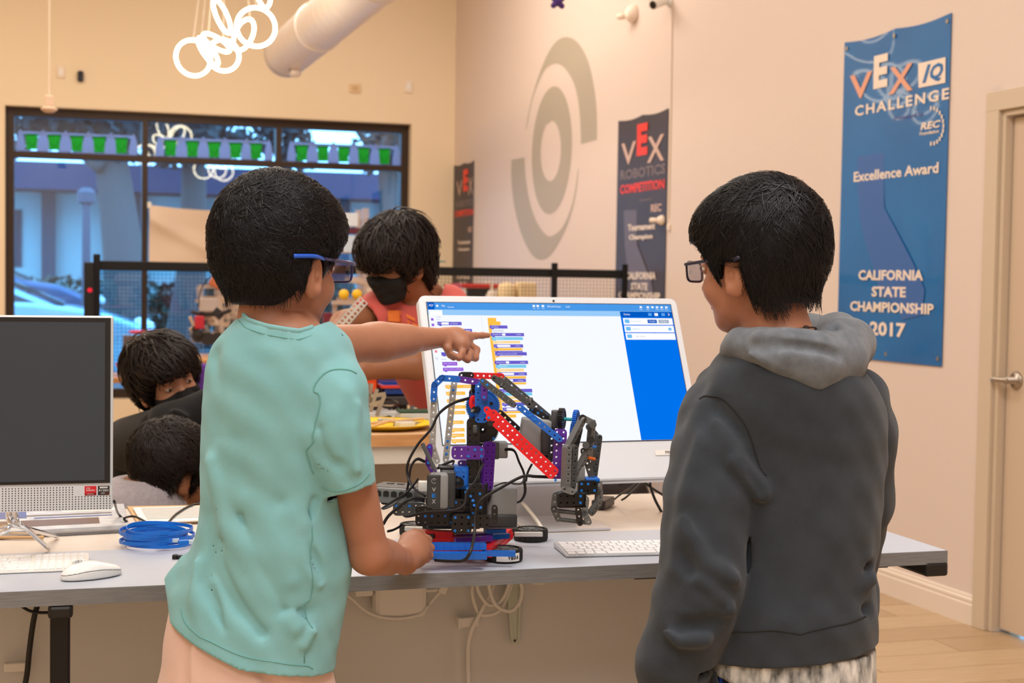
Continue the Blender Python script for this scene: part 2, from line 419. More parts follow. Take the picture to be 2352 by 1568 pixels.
# baseboard on the right wall
def molding(name, a, b_, prof, m, nrm):
    a = np.array(a, float); b_ = np.array(b_, float); n = np.array(nrm, float); q = MB()
    pa = [a+n*u+ZV*v for u, v in prof]; q.prism(pa, b_-a); return tag(q.build(name, m), kind='structure')
prof = [(0, 0), (.016, 0), (.016, .078), (.011, .083), (.014, .088), (.014, .098), (.008, .104), (.008, .110), (.004, .116), (0, .116)]
molding('baseboard_right', PR+DV*(doorL+.075), PR+DV*s1, prof, m_trim, NR)
molding('baseboard_back', (WX0-3, YW, 0), (corner[0], YW, 0), prof, m_trim, (0, -1, 0))
# door casing (trim), jamb, door
q = MB()
cw = .075
def wallbox(u0, u1, z0, z1, o0, o1, bev=.003):
    c = PR+DV*(u0+u1)/2+NR*(o0+o1)/2+ZV*(z0+z1)/2
    q.box(c, (abs(u1-u0), abs(o1-o0), z1-z0), frame3(DV, NR, ZV), bev)
wallbox(doorL, doorL+cw, 0, DZ+cw, 0, .02); wallbox(doorL-dW-cw, doorL-dW, 0, DZ+cw, 0, .02); wallbox(doorL-dW-cw, doorL+cw, DZ, DZ+cw, 0, .021)
tag(q.build('trim_1', m_casing), kind='structure')
q = MB(); wallbox(doorL-.022, doorL, 0, DZ, -.12, .004); wallbox(doorL-dW, doorL-dW+.022, 0, DZ, -.12, .004); wallbox(doorL-dW, doorL, DZ-.022, DZ, -.12, .004)
wallbox(doorL-.036, doorL-.02, 0, DZ-.02, -.12, -.075); wallbox(doorL-dW+.02, doorL-dW+.036, 0, DZ-.02, -.12, -.075)
tag(q.build('trim_2', m_casing), kind='structure')
door = thing('door_1', 'painted interior door with a satin lever handle in the right wall', None, PR+DV*(doorL-.5)); tag(door, kind='structure')
q = MB(); wallbox(doorL-dW+.026, doorL-.026, .012, DZ-.026, -.075, -.030); q.build('door_leaf', m_doorp, door)
m_satin = mat('satin_nickel', (170, 160, 150), .32, metal=.9)
hc = PL(2330, 873, NR, PR-NR*.03)
ul = (hc-PR)@DV; hc = PR+DV*(doorL-.085)+ZV*hc[2]-NR*.03
q = MB(); q.lathe(hc, [(.034, 0), (.034, .004), (.029, .010), (.014, .012), (.013, .05), (.0, .05)], 28, NR); q.build('rosette', m_satin, door, smooth=True)
q = MB(); e = hc+NR*.052; q.tube([e-DV*.012, e+DV*.02, e+DV*.05+NR*.004, e-DV*.0+DV*.075+NR*.002], .0095, 12, flat=.7); autosmooth(q.build('lever', m_satin, door))
# the low partition behind the desk
m_part = mat('partition_paint', (208, 207, 203), .7, bump=.08, bscale=150)
pa = MB().bx((-1.6, 2.98, 0), (1.62, 3.06, .712)).build('trim_3', m_part); tag(pa, kind='structure')

# ------------------------------------------------------------------ added ceiling panels, out of view, built around the area lights
m_added_lamp = emit('added_panel_glow', (255, 226, 190), 3.)
for i, (x, y, sx, sy) in enumerate([(1.2, 1.0, 1.2, 2.4), (-1.2, 2.6, 1.2, 2.4), (.6, 5.2, 1.2, 2.4), (-1.4, 8.8, 1.2, 2.), (1.7, 8.8, 1.2, 2.), (-.6, -1.2, 1.4, 2.)]):
    t = thing('added_ceiling_light', 'added unseen ceiling panel light '+['above the two boys at the desk', 'above the left computer', 'above the workbench', 'near the ring pendants by the window wall', 'near the emblem wall at the back', 'behind the camera'][i], 'light', (x, y, CEIL), 0, 'added ceiling panels')
    q = MB()
    for a, b_ in (((-sx/2-.03, -sy/2-.03), (sx/2+.03, -sy/2)), ((-sx/2-.03, sy/2), (sx/2+.03, sy/2+.03)), ((-sx/2-.03, -sy/2), (-sx/2, sy/2)), ((sx/2, -sy/2), (sx/2+.03, sy/2))):
        q.bx((x+a[0], y+a[1], CEIL-.11), (x+b_[0], y+b_[1], CEIL))
    q.build('frame', m_white, t)
    MB().bx((x-sx/2, y-sy/2, CEIL-.09), (x+sx/2, y+sy/2, CEIL-.08)).build('diffuser', m_added_lamp, t)

# ------------------------------------------------------------------ wall emblem and banners
def wallpoly(pxs, off, m, name, parent, th=.0006):
    q = MB(); P = [RW(x, y, off) for x, y in pxs]; q.prism(P, NR*th); return q.build(name, m, parent)
m_logo = mat('emblem_grey_paint', (176, 166, 150), .6)
OFFW = -.03
em = thing('wall_emblem', 'large grey ring and crescent emblem painted on the right wall', 'emblem', RW(1272, 590, OFFW))
s6 = lambda L: [(1000+x/2.0638, y/2.0638) for x, y in L]
def cm(L): return [tuple(p)[:2] for p in catmull([Vector((x, y, 0)) for x, y in L], False, 4)]
up_o = cm(s6([(428, 615), (445, 520), (470, 420), (500, 330), (540, 240), (580, 190), (618, 175), (658, 187), (697, 232), (730, 310), (753, 420), (764, 530), (765, 662)]))
up_i = cm(s6([(690, 683), (688, 600), (680, 500), (662, 410), (630, 345), (595, 308), (560, 303), (520, 330), (485, 400), (455, 490), (434, 600)]))
def strip(outer, inner, name):
    n = 50
    def rs(L):
        L = np.array(L); d = np.r_[0, np.cumsum(np.linalg.norm(np.diff(L, axis=0), axis=1))]; t = np.linspace(0, d[-1], n); return np.stack([np.interp(t, d, L[:, 0]), np.interp(t, d, L[:, 1])], 1)
    a, b_ = rs(outer), rs(inner[::-1]); q = MB()
    P = [RW(*p, OFFW+.001) for p in a]+[RW(*p, OFFW+.001) for p in b_]
    q.poly(P, [(i, i+1, n+i+1, n+i) for i in range(n-1)]); q.build(name, m_logo, em)
strip(up_o, up_i, 'upper_crescent')
lo_o = cm(s6([(360, 758), (360, 850), (370, 950), (390, 1050), (420, 1140), (460, 1210), (500, 1232), (540, 1215), (580, 1160), (620, 1080), (650, 990), (668, 900), (680, 800)]))
lo_i = cm(s6([(676, 805), (655, 940), (630, 1020), (600, 1080), (560, 1115), (530, 1117), (490, 1070), (460, 1000), (440, 920), (427, 830), (422, 745)]))
strip(lo_o, lo_i, 'lower_crescent')
n = 56; ro = []; ri = []
for i in range(n+1):
    a = 2*PI*i/n
    ro.append((552+94*math.cos(a)-13*math.sin(a)*-1*1., 712-303*math.sin(a)))
    k = 1-.06*math.exp(-((a-PI*.58)/.12)**2)
    ri.append((547+48*math.cos(a)+4*math.sin(a), 715-143*k*math.sin(a)))
P = [RW(*p, OFFW+.001) for p in s6(ro)]+[RW(*p, OFFW+.001) for p in s6(ri)]
MB().poly and None
q = MB(); q.poly(P, [(i, i+1, n+1+i+1, n+1+i) for i in range(n)]); q.build('ring', m_logo, em)

def banner(name, label, TL, TR, yb, m, off, holes=True):
    a = RW(*TL, off); b_ = RW(*TR, off); zt_ = (a[2]+b_[2])/2; ub, ua = (b_-PR)@DV, (a-PR)@DV
    zb = RW(TR[0]-10, yb, off)[2]
    t = thing(name, label, 'banner', PR+NR*off+DV*(ua+ub)/2+ZV*zb)
    n1, n2 = 24, 40; q = MB(); V = []
    for s in (0, 1):
        for i in range(n1+1):
            for j in range(n2+1):
                u = ua+(ub-ua)*i/n1; z = zb+(zt_-zb)*j/n2
                fi = i/n1; fj = j/n2
                wv = .0025*math.sin(fi*PI)*math.sin(fj*9+2)+.010*max(0, fj-.93)/.07*(abs(math.sin(fi*2*PI)))*-.2
                V.append(PR+NR*(off+.004+wv+(.0015 if s == 0 else 0))+DV*u+ZV*(z-.012*abs(math.sin(2*PI*fi))*(1 if j == n2 else .0)))
    k = (n1+1)*(n2+1); F = []
    for s in (0, 1):
        for i in range(n1):
            for j in range(n2):
                p = s*k+i*(n2+1)+j; F.append((p, p+1, p+n2+2, p+n2+1))
    q.poly(V, F); q.build('sheet', m, t, smooth=True)
    if holes:
        for fi, z in ((.03, zt_-.03), (.5, zt_-.03), (.97, zt_-.03), (.03, zb+.03), (.5, zb+.03), (.97, zb+.03)):
            c = PR+NR*(off+.007)+DV*(ua+(ub-ua)*fi)+ZV*z
            MB().lathe(c, [(.004, 0), (.009, .0), (.009, .002), (.004, .002)], 14, NR).build('grommet', m_satin, t)
    return t
def btext(t, txt, x, y, wpx, hpx, m, off, **k):
    c = RW(x, y, off+.0085); l = RW(x-wpx/2, y, off+.0085); r = RW(x+wpx/2, y, off+.0085)
    wid = np.linalg.norm((r-l)[:2]); hg = hpx/FPX*((c-CAM)@FW)
    k['bold'] = k.get('bold', 0)*.16
    return put_text('lettering', txt, c, -DV, ZV, .1, m, t, fit=(wid, hg), **k)
m_bblue = mat('blue_vinyl', (2, 108, 178), .38, rgb2=(0, 94, 162), nscale=2.2, coat=.3)
m_cream = mat('print_cream', (238, 222, 208), .5); m_salm = mat('print_salmon', (226, 164, 138), .5); m_pviol = mat('print_violet', (92, 96, 160), .5)
m_pstate = mat('print_state_violet', (58, 100, 168), .42)
bb = banner('award_banner', 'blue vinyl excellence award banner on the wall beside the door', (1942.5, 94.5), (2188, 33), 843, m_bblue, 0.)
s8 = lambda L: [(1850+x/1.743, y/1.743) for x, y in L]
wallpoly(s8([(210, 625), (315, 612), (315, 830), (430, 1050), (460, 1120), (478, 1160), (468, 1230), (465, 1262), (385, 1280), (375, 1235), (340, 1200), (300, 1180), (280, 1100), (245, 990), (215, 870), (205, 700)]), .0078, m_pstate, 'state_outline', bb, .0003)
btext(bb, 'V', 1976.8, 197, 51, 56, m_salm, 0, bold=.012); btext(bb, 'E', 2022.7, 163.5, 32, 76, m_cream, 0, bold=.03); btext(bb, 'X', 2069, 181, 55, 62, m_salm, 0, bold=.012)
wallpoly([(2109, 146), (2172, 131), (2171.5, 190), (2110, 202)], .008, m_cream, 'logo_plate', bb)
btext(bb, 'I', 2128, 169, 18, 40, m_bblue, .0012, bold=.012, shear=.3); btext(bb, 'Q', 2151, 166, 30, 42, m_bblue, .0012, bold=.02, shear=.25)
btext(bb, 'CHALLENGE', 2066, 236, 214, 25, m_cream, 0, bold=.016, space=1.25)
btext(bb, 'Presented by', 2086.5, 268, 67, 13, m_pviol, 0)
btext(bb, 'REC', 2137, 287, 46, 17, m_cream, 0, bold=.02, shear=.2); btext(bb, 'Foundation', 2134, 304, 44, 8, m_cream, 0, bold=.01, shear=.1)
q = MB()
for i in range(13):
    a = -PI*.52+i*PI*1.04/12; cx, cy = 2140+27*math.cos(a), 289-41*math.sin(a)
    q.box(RW(cx, cy, .0092), (.010, .0006, .016), frame3(DV, NR, ZV))
q.build('gear_mark', m_cream, bb)
btext(bb, 'Excellence Award', 2053.7, 396, 193, 24, m_cream, 0, bold=.014)
for tx, x, y, w_, h_ in (('CALIFORNIA', 2043.3, 631.7, 148, 24), ('STATE', 2040.5, 670, 78, 24), ('CHAMPIONSHIP', 2044, 706, 191, 24), ('2017', 2038, 756, 82, 33)):
    btext(bb, tx, x, y, w_, h_, m_cream, 0, bold=.02)
m_bgrey = mat('charcoal_vinyl', (74, 64, 66), .5, rgb2=(62, 56, 64), nscale=3)
m_red = mat('print_red', (236, 62, 42), .5); m_pgrey = mat('print_grey', (122, 108, 108), .5); m_pinkish = mat('print_pinkish', (206, 174, 160), .5)
m_st2 = mat('print_state_grey', (104, 96, 106), .5)
gb = banner('competition_banner', 'charcoal robotics competition banner on the wall between the emblem and the boy in the hoodie', (1422, 277), (1537, 249), 792, m_bgrey, OFFW, False)
s7 = lambda L: [(1380+x/3.268, 220+y/3.268) for x, y in L]
wallpoly(s7([(172, 860), (268, 855), (272, 1120), (330, 1270), (380, 1400), (400, 1500), (330, 1500), (250, 1420), (200, 1300), (180, 1120)]), OFFW+.0078, m_st2, 'state_outline', gb, .0003)
btext(gb, 'V', 1443.6, 352, 33, 50, m_pinkish, OFFW, bold=.008); btext(gb, 'E', 1475, 320, 24, 73, m_red, OFFW, bold=.035); btext(gb, 'X', 1506, 341, 39, 60, m_pinkish, OFFW, bold=.008)
for tx, x, y, w_, h_, mm in (('ROBOTICS', 1475, 395, 103, 24, m_pgrey), ('COMPETITION', 1473.3, 429, 101, 22, m_red), ('Presented by', 1484, 458.7, 30, 7, m_pgrey), ('REC', 1507, 477, 24, 18, m_pinkish),
                             ('Tournament', 1472.7, 520.8, 62, 15, m_cream), ('Champion', 1471, 545, 54, 15, m_cream), ('CALIFORNIA', 1471, 633, 68, 17, m_cream), ('STATE', 1468, 657.6, 38, 17, m_cream), ('CHAMPIONSHIP', 1467, 679, 95, 17, m_cream)):
    btext(gb, tx, x, y, w_, h_, mm, OFFW, bold=.02)
lb = banner('competition_banner', 'narrow looking charcoal robotics banner in the far corner by the window wall', (1044, 379), (1090, 369), 700, m_bgrey, OFFW, False)
btext(lb, 'V', 1055, 433, 13, 34, m_pinkish, OFFW); btext(lb, 'E', 1069.5, 414, 11, 50, m_red, OFFW, bold=.035); btext(lb, 'X', 1081, 427, 11, 38, m_pinkish, OFFW)
for tx, x, y, w_, h_, mm in (('ROBOTICS', 1067, 467, 41, 14, m_pgrey), ('COMPETITION', 1065.5, 489, 42, 14, m_red), ('REC', 1080, 527, 9, 12, m_pinkish), ('Tournament', 1065.5, 556, 29, 8, m_cream), ('Champion', 1065, 573, 26, 8, m_cream), ('CALIFORNIA', 1064, 637, 30, 8, m_cream), ('STATE', 1063, 651, 18, 8, m_cream)):
    btext(lb, tx, x, y, w_, h_, mm, OFFW, bold=.02)

# ------------------------------------------------------------------ small things on the walls
def camera_dev(p, nrm, side, label):
    t = thing('security_camera', label, 'camera', p)
    p = np.array(p); n = np.array(nrm, float)
    MB().lathe(p, [(.03, 0), (.03, .012), (.012, .016), (.010, .05)], 16, n).build('bracket', m_white, t, smooth=True)
    a = p+n*.05; q = MB(); q.cyl(a-np.array(side)*.02, a+np.array(side)*.10, .028, n=20); q.build('housing', m_white, t, smooth=False)
    MB().cyl(a+np.array(side)*.10, a+np.array(side)*.104, .022, n=18).build('lens', m_black, t)
camera_dev(RW(1540, 4, OFFW), NR, np.array([-.75, -.45, -.35]), 'white bullet camera high on the right wall')
p = RW(1458, 32, OFFW); t = thing('wall_sensor', 'round cream alarm sensor high on the right wall', 'sensor', p)
MB().lathe(p, [(.055, 0), (.055, .02), (.045, .04), (.03, .055), (0, .06)], 24, NR).build('housing', m_cream, t, smooth=True)
MB().lathe(p+NR*.045-ZV*.01+DV*.03, [(.018, 0), (.02, .04), (.014, .06), (0, .065)], 18, DV*.8+NR*.6).build('horn', m_cream, t, smooth=True)
p = RW(1524, 506, OFFW); t = thing('wall_sensor', 'small cream camera at the edge of the charcoal banner', 'sensor', p)
MB().lathe(p, [(.03, 0), (.03, .015), (.02, .035), (0, .04)], 18, NR).build('housing', m_cream, t, smooth=True)
MB().cyl(p+NR*.03, p+NR*.05+DV*.06, .013, .017, 14).build('lens_barrel', m_cream, t, smooth=True)
MB().box(RW(1536, 522, OFFW+.006), (.03, .012, .035), frame3(DV, NR, ZV), .002).build('junction', m_cream, t)
q = MB(); q.tube([RW(1546, -120, OFFW+.004), RW(1541, 250, OFFW+.004), RW(1536, 500, OFFW+.004)], .004, 6, smooth=False)
tag(q.build('sensor_cable', m_trim), 'thin pale cable running down the right wall to the small sensor', 'cable')
def wallplate(x, y, wpx, hpx, m, label, cat, name, inner=None):
    c = WW(x, y); s = (c-CAM)@FW/FPX; t = thing(name, label, cat, c)
    MB().box(c+np.array([0, -.008, 0]), (wpx*s, .016, hpx*s), None, .003).build('cover', m, t)
    if inner: MB().box(c+np.array([0, -.018, 0]), (wpx*s*.5, .006, hpx*s*.5), None, .002).build('face', inner, t)
wallplate(140, 166, 17, 26, m_cream, 'cream switch plate high on the window wall, left', 'plate', 'wall_plate', m_white)
wallplate(815, 203, 26, 20, mat('plate_tan', (226, 196, 156), .5), 'tan plate high on the window wall above the third window bay', 'plate', 'wall_plate', mat('plate_tan_dark', (205, 174, 134), .5))
wallplate(938, 199, 18, 28, m_cream, 'cream plate high on the window wall near the corner', 'plate', 'wall_plate', m_white)
c = WW(185, 176); t = thing('wall_camera', 'small blue-black camera high on the window wall', 'camera', c)
MB().box(c+np.array([0, -.02, 0]), (.045, .04, .085), None, .012).build('housing', mat('dark_navy_plastic', (22, 26, 48), .3), t)  # housing in its own dark navy
MB().lathe(c+np.array([0, -.04, .012]), [(.016, 0), (.016, .006), (0, .008)], 16, (0, -1, 0)).build('lens', m_black, t)
# hanging access point with a wire, in front of the window top left
c = YP(113, 232, 9.6); t = thing('hanging_sensor', 'pale unit hanging on a thin wire in front of the upper left window', 'sensor', c)
MB().tube([c+ZV*.05, [c[0]+.0, c[1], CEIL]], .003, 6, smooth=False) if False else None
MB().cyl(c+ZV*.03, (c[0], c[1], CEIL), .003, n=6).build('wire', m_trim, t)
mm = mat('hanging_unit', (214, 186, 166), .5)
MB().box(c+ZV*.0, (.055, .05, .07), None, .008).build('housing', mm, t)
MB().lathe(c-ZV*.075, [(.0, 0), (.03, .004), (.05, .02), (.052, .028), (.03, .04), (.0, .045)], 22).build('dome', mm, t, smooth=True)
# white round air duct
a = YP(655, 128, 10.6); b_ = YP(980, -150, 7.6)
dd = (b_-a)/np.linalg.norm(b_-a)
t = thing('air_duct', 'white round air duct sloping up to the ceiling', 'duct', a)
m_duct = mat('duct_paint', (236, 226, 222), .35)
R = .165
prof = [(.02, -.02), (R*.75, -.015), (R, .02)]
L = np.linalg.norm(b_-a)
for k in range(1, int(L/.12)): prof += [(R, k*.12-.004), (R+.0007, k*.12), (R, k*.12+.004)]
prof += [(R, L), (R*.9, L)]
MB().lathe(a, prof, 40, dd).build('duct_body', m_duct, t, smooth=True)
for k in (.9, 2.2):
    c = a+dd*k; MB().lathe(c, [(R+.001, -.02), (R+.008, -.018), (R+.008, .018), (R+.001, .02)], 40, dd).build('clamp_band', m_duct, t)
    MB().cyl(c+ZV*R, (c[0], c[1], CEIL), .004, n=6).build('hanger', m_trim, t)
sd = np.cross(dd, (0, 0, 1)); sd /= np.linalg.norm(sd); un = np.cross(sd, dd); un = un if un[2] < 0 else -un
MB().box(a+dd*.16+un*.10+(-HF)*R*.78, (.17, .03, .02), frame3(np.cross(dd, HF)/np.linalg.norm(np.cross(dd, HF)), -HF, dd), .004).build('damper_slot', mat('duct_slot_grey', (150, 136, 128), .5), t)  # grey bar marking a slot on the duct
MB().ball(a+dd*.28+un*(R+.02), (.045, .045, .03), 12).build('connector', m_duct, t, smooth=True)
# ring pendants
m_ring = emit('ring_glow', (255, 236, 200), 14.)
def ring_pendant(label, rings, depth, anchor):
    t = thing('ring_pendant', label, 'lamp', (anchor[0], anchor[1], CEIL))
    MB().cyl((anchor[0], anchor[1], CEIL-.03), (anchor[0], anchor[1], CEIL), .09, n=24).build('canopy', m_white, t)
    for cx, cy, r, dz, nx, ny, nz in rings:
        c = YP(cx, cy, depth+dz); rr = r/FPX*((c-CAM)@FW)
        q = Vector((nx, ny, nz)).to_track_quat('Z', 'Y').to_matrix()
        pts = [Vector(tuple(c))+q@Vector((rr*math.cos(2*PI*i/40), rr*math.sin(2*PI*i/40), 0)) for i in range(40)]
        g = MB(); g.tube(pts, .0095, 8, closed=True, smooth=False); g.build('ring', m_ring, t, smooth=True)
        top = max(pts, key=lambda v: v.z); MB().cyl(top, (anchor[0], anchor[1], CEIL-.02), .0012, n=5).build('wire', m_white, t)
rp = [(444, 133, 41, 0, .25, -1, .05), (513, 127, 36, .12, .1, -1, .05), (588, 62, 44, .0, 0, -1, 0), (510, 38, 40, .1, .85, -.45, .35), (497, 98, 34, .2, .5, -.6, .9), (478, 118, 36, -.1, .9, -.55, .6), (604, -25, 42, .1, .85, -.5, .1), (560, 80, 38, .25, .7, -.5, -.4)]
ring_pendant('glowing interlocked ring pendant hanging in front of the window wall', rp, 8.6, YP(520, -100, 8.8))
ring_pendant('second glowing ring pendant above the frame, mirrored in the window', [(1180, -250, 78, 0, 0, -1, 0), (1290, -300, 74, .1, .8, -.5, .2), (1240, -200, 70, .2, .2, -1, .5), (1340, -220, 74, .0, .1, -1, 0)], 5.0, YP(1260, -500, 5.0))
c = YP(1281, 2, 6.2); t = thing('hanging_plush', 'small purple plush toy hanging at the top of the frame', 'toy', c)
mp = mat('purple_plush', (66, 34, 112), .9, sheen=.5)
for dx, dz, r in ((0, 0, .021), (-.018, -.022, .012), (.018, -.022, .012), (-.02, .014, .011), (.02, .014, .011), (0, .034, .018)): pass
f = lambda p: smin(smin(ell(p, c, (.022, .02, .024)), smin(ell(p, c+A3((-.02, 0, -.022)), (.013,)*3), ell(p, c+A3((.02, 0, -.022)), (.013,)*3), .008), .01), smin(smin(ell(p, c+A3((-.023, 0, .012)), (.012,)*3), ell(p, c+A3((.023, 0, .012)), (.012,)*3), .008), ell(p, c+A3((0, 0, .036)), (.02,)*3), .008), .008)
sdf_obj('plush_body', f, c-.08, c+.08, .003, mp, t)
MB().cyl(c+ZV*.05, (c[0], c[1], CEIL), .001, n=5).build('string', m_white, t)
# ================================================================== OUTSIDE
GZ = -.15
m_asph = mat('asphalt', (70, 74, 80), .8, noise=.2, nscale=3)
tag(MB().bx((-40, YW+.3, GZ-.2), (40, 70, GZ)).build('street_ground', m_asph), kind='structure')
tag(MB().bx((-40, YW+.3, GZ), (40, YW+3.2, GZ+.12)).build('sidewalk', mat('sidewalk_concrete', (140, 142, 145), .8, noise=.1)), kind='structure')
def at(x, y, Y): return YP(x, y, Y)
# far building
YB = 34.
bt = thing('office_building', 'pale building with dark columns and deep eave across the street', 'building', at(200, 650, YB)*np.array([1, 1, 0])+np.array([0, 0, GZ]))
m_bw = mat('stucco_pale', (176, 206, 212), .8); m_bd = mat('stucco_dark', (62, 74, 92), .7); m_eave = mat('eave_dark', (14, 52, 88), .7)
L = at(-260, 500, YB)[0]; Rr = at(1060, 500, YB)[0]
zt1 = at(200, 385, YB)[2]; zt2 = at(200, 445, YB)[2]
MB().bx((L, YB, GZ), (Rr, YB+8, zt2)).build('wall', m_bw, bt)
MB().bx((L-.5, YB-1.4, zt2), (Rr+.5, YB+8, zt1)).build('eave', m_eave, bt)
for x0, x1 in ((96, 128), (240, 262), (300, 330), (440, 470), (600, 640), (760, 800), (880, 900)):
    MB().bx((at(x0, 500, YB)[0], YB-.3, GZ), (at(x1, 500, YB)[0], YB+.1, zt2)).build('column', m_bd, bt)
m_wg = mat('building_window', (40, 66, 96), .1)
for x0, x1 in ((20, 50), (345, 430), (480, 590), (650, 750), (810, 870)):
    f = MB().bx((at(x0, 500, YB)[0], YB-.05, at(0, 612, YB)[2]), (at(x1, 500, YB)[0], YB+.1, at(0, 480, YB)[2])).build('window', m_bd, bt)
    MB().bx((at(x0, 500, YB)[0]+.12, YB-.08, at(0, 606, YB)[2]), (at(x1, 500, YB)[0]-.12, YB-.05, at(0, 486, YB)[2])).build('pane', m_wg, f)
# hedge
m_hedge = mat('hedge_leaf', (48, 66, 56), .7); m_leaf = mat('tree_leaf', (38, 54, 60), .7); m_bark = mat('tree_bark', (84, 82, 84), .9, bump=.5, bscale=12, bstretch=(3, 3, .4))
def leaves(name, cs, m, parent, n, size, seed):
    r = np.random.default_rng(seed); V = []
    for c, rad in cs:
        k = int(n*rad[0]*rad[1]*rad[2]/sum(q[1][0]*q[1][1]*q[1][2] for q in cs))+10
        d = r.normal(size=(k, 3)); d /= np.linalg.norm(d, axis=1)[:, None]; p = np.array(c)+d*np.array(rad)*(r.random((k, 1))**.4)
        a = r.normal(size=(k, 3)); a /= np.linalg.norm(a, axis=1)[:, None]; b_ = np.cross(a, r.normal(size=(k, 3))); b_ /= np.linalg.norm(b_, axis=1)[:, None]
        s = size*(.6+.8*r.random((k, 1)))
        V.append(np.stack([p-a*s, p+b_*s*.5, p+a*s, p-b_*s*.5], 1))
    V = np.concatenate(V).reshape(-1, 3); n4 = len(V)//4
    me = bpy.data.meshes.new(name); me.vertices.add(len(V)); me.vertices.foreach_set('co', V.astype(np.float32).ravel())
    me.loops.add(n4*4); me.loops.foreach_set('vertex_index', np.arange(n4*4, dtype=np.int32)); me.polygons.add(n4)
    me.polygons.foreach_set('loop_start', np.arange(n4, dtype=np.int32)*4); me.polygons.foreach_set('loop_total', np.full(n4, 4, np.int32)); me.update(calc_edges=True)
    return tag(link(name, me, m, parent), kind='stuff')
t = thing('hedge', 'dark clipped hedge along the far side of the street', 'hedge', (at(200, 0, 30)[0], 30, GZ))
leaves('foliage', [((x, 30, .55), (1.2, .6, .75)) for x in np.arange(at(0, 0, 30)[0]-3, at(950, 0, 30)[0]+2, 1.1)], m_hedge, t, 9000, .10, 3)
def tree(label, px, Y, r0, lean, crowns, nl, seed, limbs=()):
    base = at(px, 640, Y); base[2] = GZ; top = at(px+lean, 250, Y+.3)
    t = thing('street_tree', label, 'tree', base, 0, 'trees across the street')
    q = MB(); q.tube([base, base*.6+top*.4+np.array([.12, 0, 0]), top], [r0, r0*.55], 10)
    for lx, ly, sx, sy in limbs: q.tube([at(lx, ly, Y), (at(lx, ly, Y)+at(sx, sy, Y))/2+np.array([0, .2, .1]), at(sx, sy, Y)], [r0*.45, r0*.15], 7)
    q.build('trunk', m_bark, t, smooth=True)
    leaves('foliage', [(at(x, y, Y+dy), (rx, rx, rz)) for x, y, dy, rx, rz in crowns], m_leaf, t, nl, .13, seed)
tree('broad pale grey trunk with a leafy crown behind the left window bay', 285, 24, .42, -45, [(60, 180, 0, 1.6, .9), (200, 230, 1, 1.3, .5), (300, 250, 0, 1.5, .8), (230, 170, 2, 1.6, .8), (120, 300, 1, .7, .3), (20, 320, 0, .35, .5)], 3300, 11, ((240, 380, 60, 270), (250, 360, 400, 220)))
tree('darker trunk forking behind the middle window bay', 415, 27, .34, 30, [(400, 290, 0, 1.4, .8), (430, 200, 3, 1.5, .8), (560, 330, 3, .7, .3), (625, 300, 3, .5, .4), (470, 320, 0, .6, .4)], 2300, 12, ((440, 350, 560, 250), (420, 360, 350, 270)))
tree('tree standing behind the right window bay', 900, 26, .30, -20, [(665, 300, 1, .5, .5), (900, 240, 0, .8, .6), (935, 300, 1, .8, .8), (910, 350, 0, 1., .4), (660, 350, 1, .7, .35)], 1500, 13, ((880, 380, 820, 300), (890, 380, 960, 280)))
# lamp post
p = at(198, 640, 19.4); p[2] = GZ
t = thing('street_lamp', 'dark lamp post across the street behind the left window bay', 'lamp', p)
MB().cyl(p, p+ZV*(at(198, 470, 19.4)[2]-GZ), .07, .05, 12).build('pole', m_bd, t); MB().lathe((p[0], p[1], at(198, 470, 19.4)[2]), [(.05, 0), (.11, .03), (.12, .16), (.05, .22)], 16).build('lantern', m_bd, t)
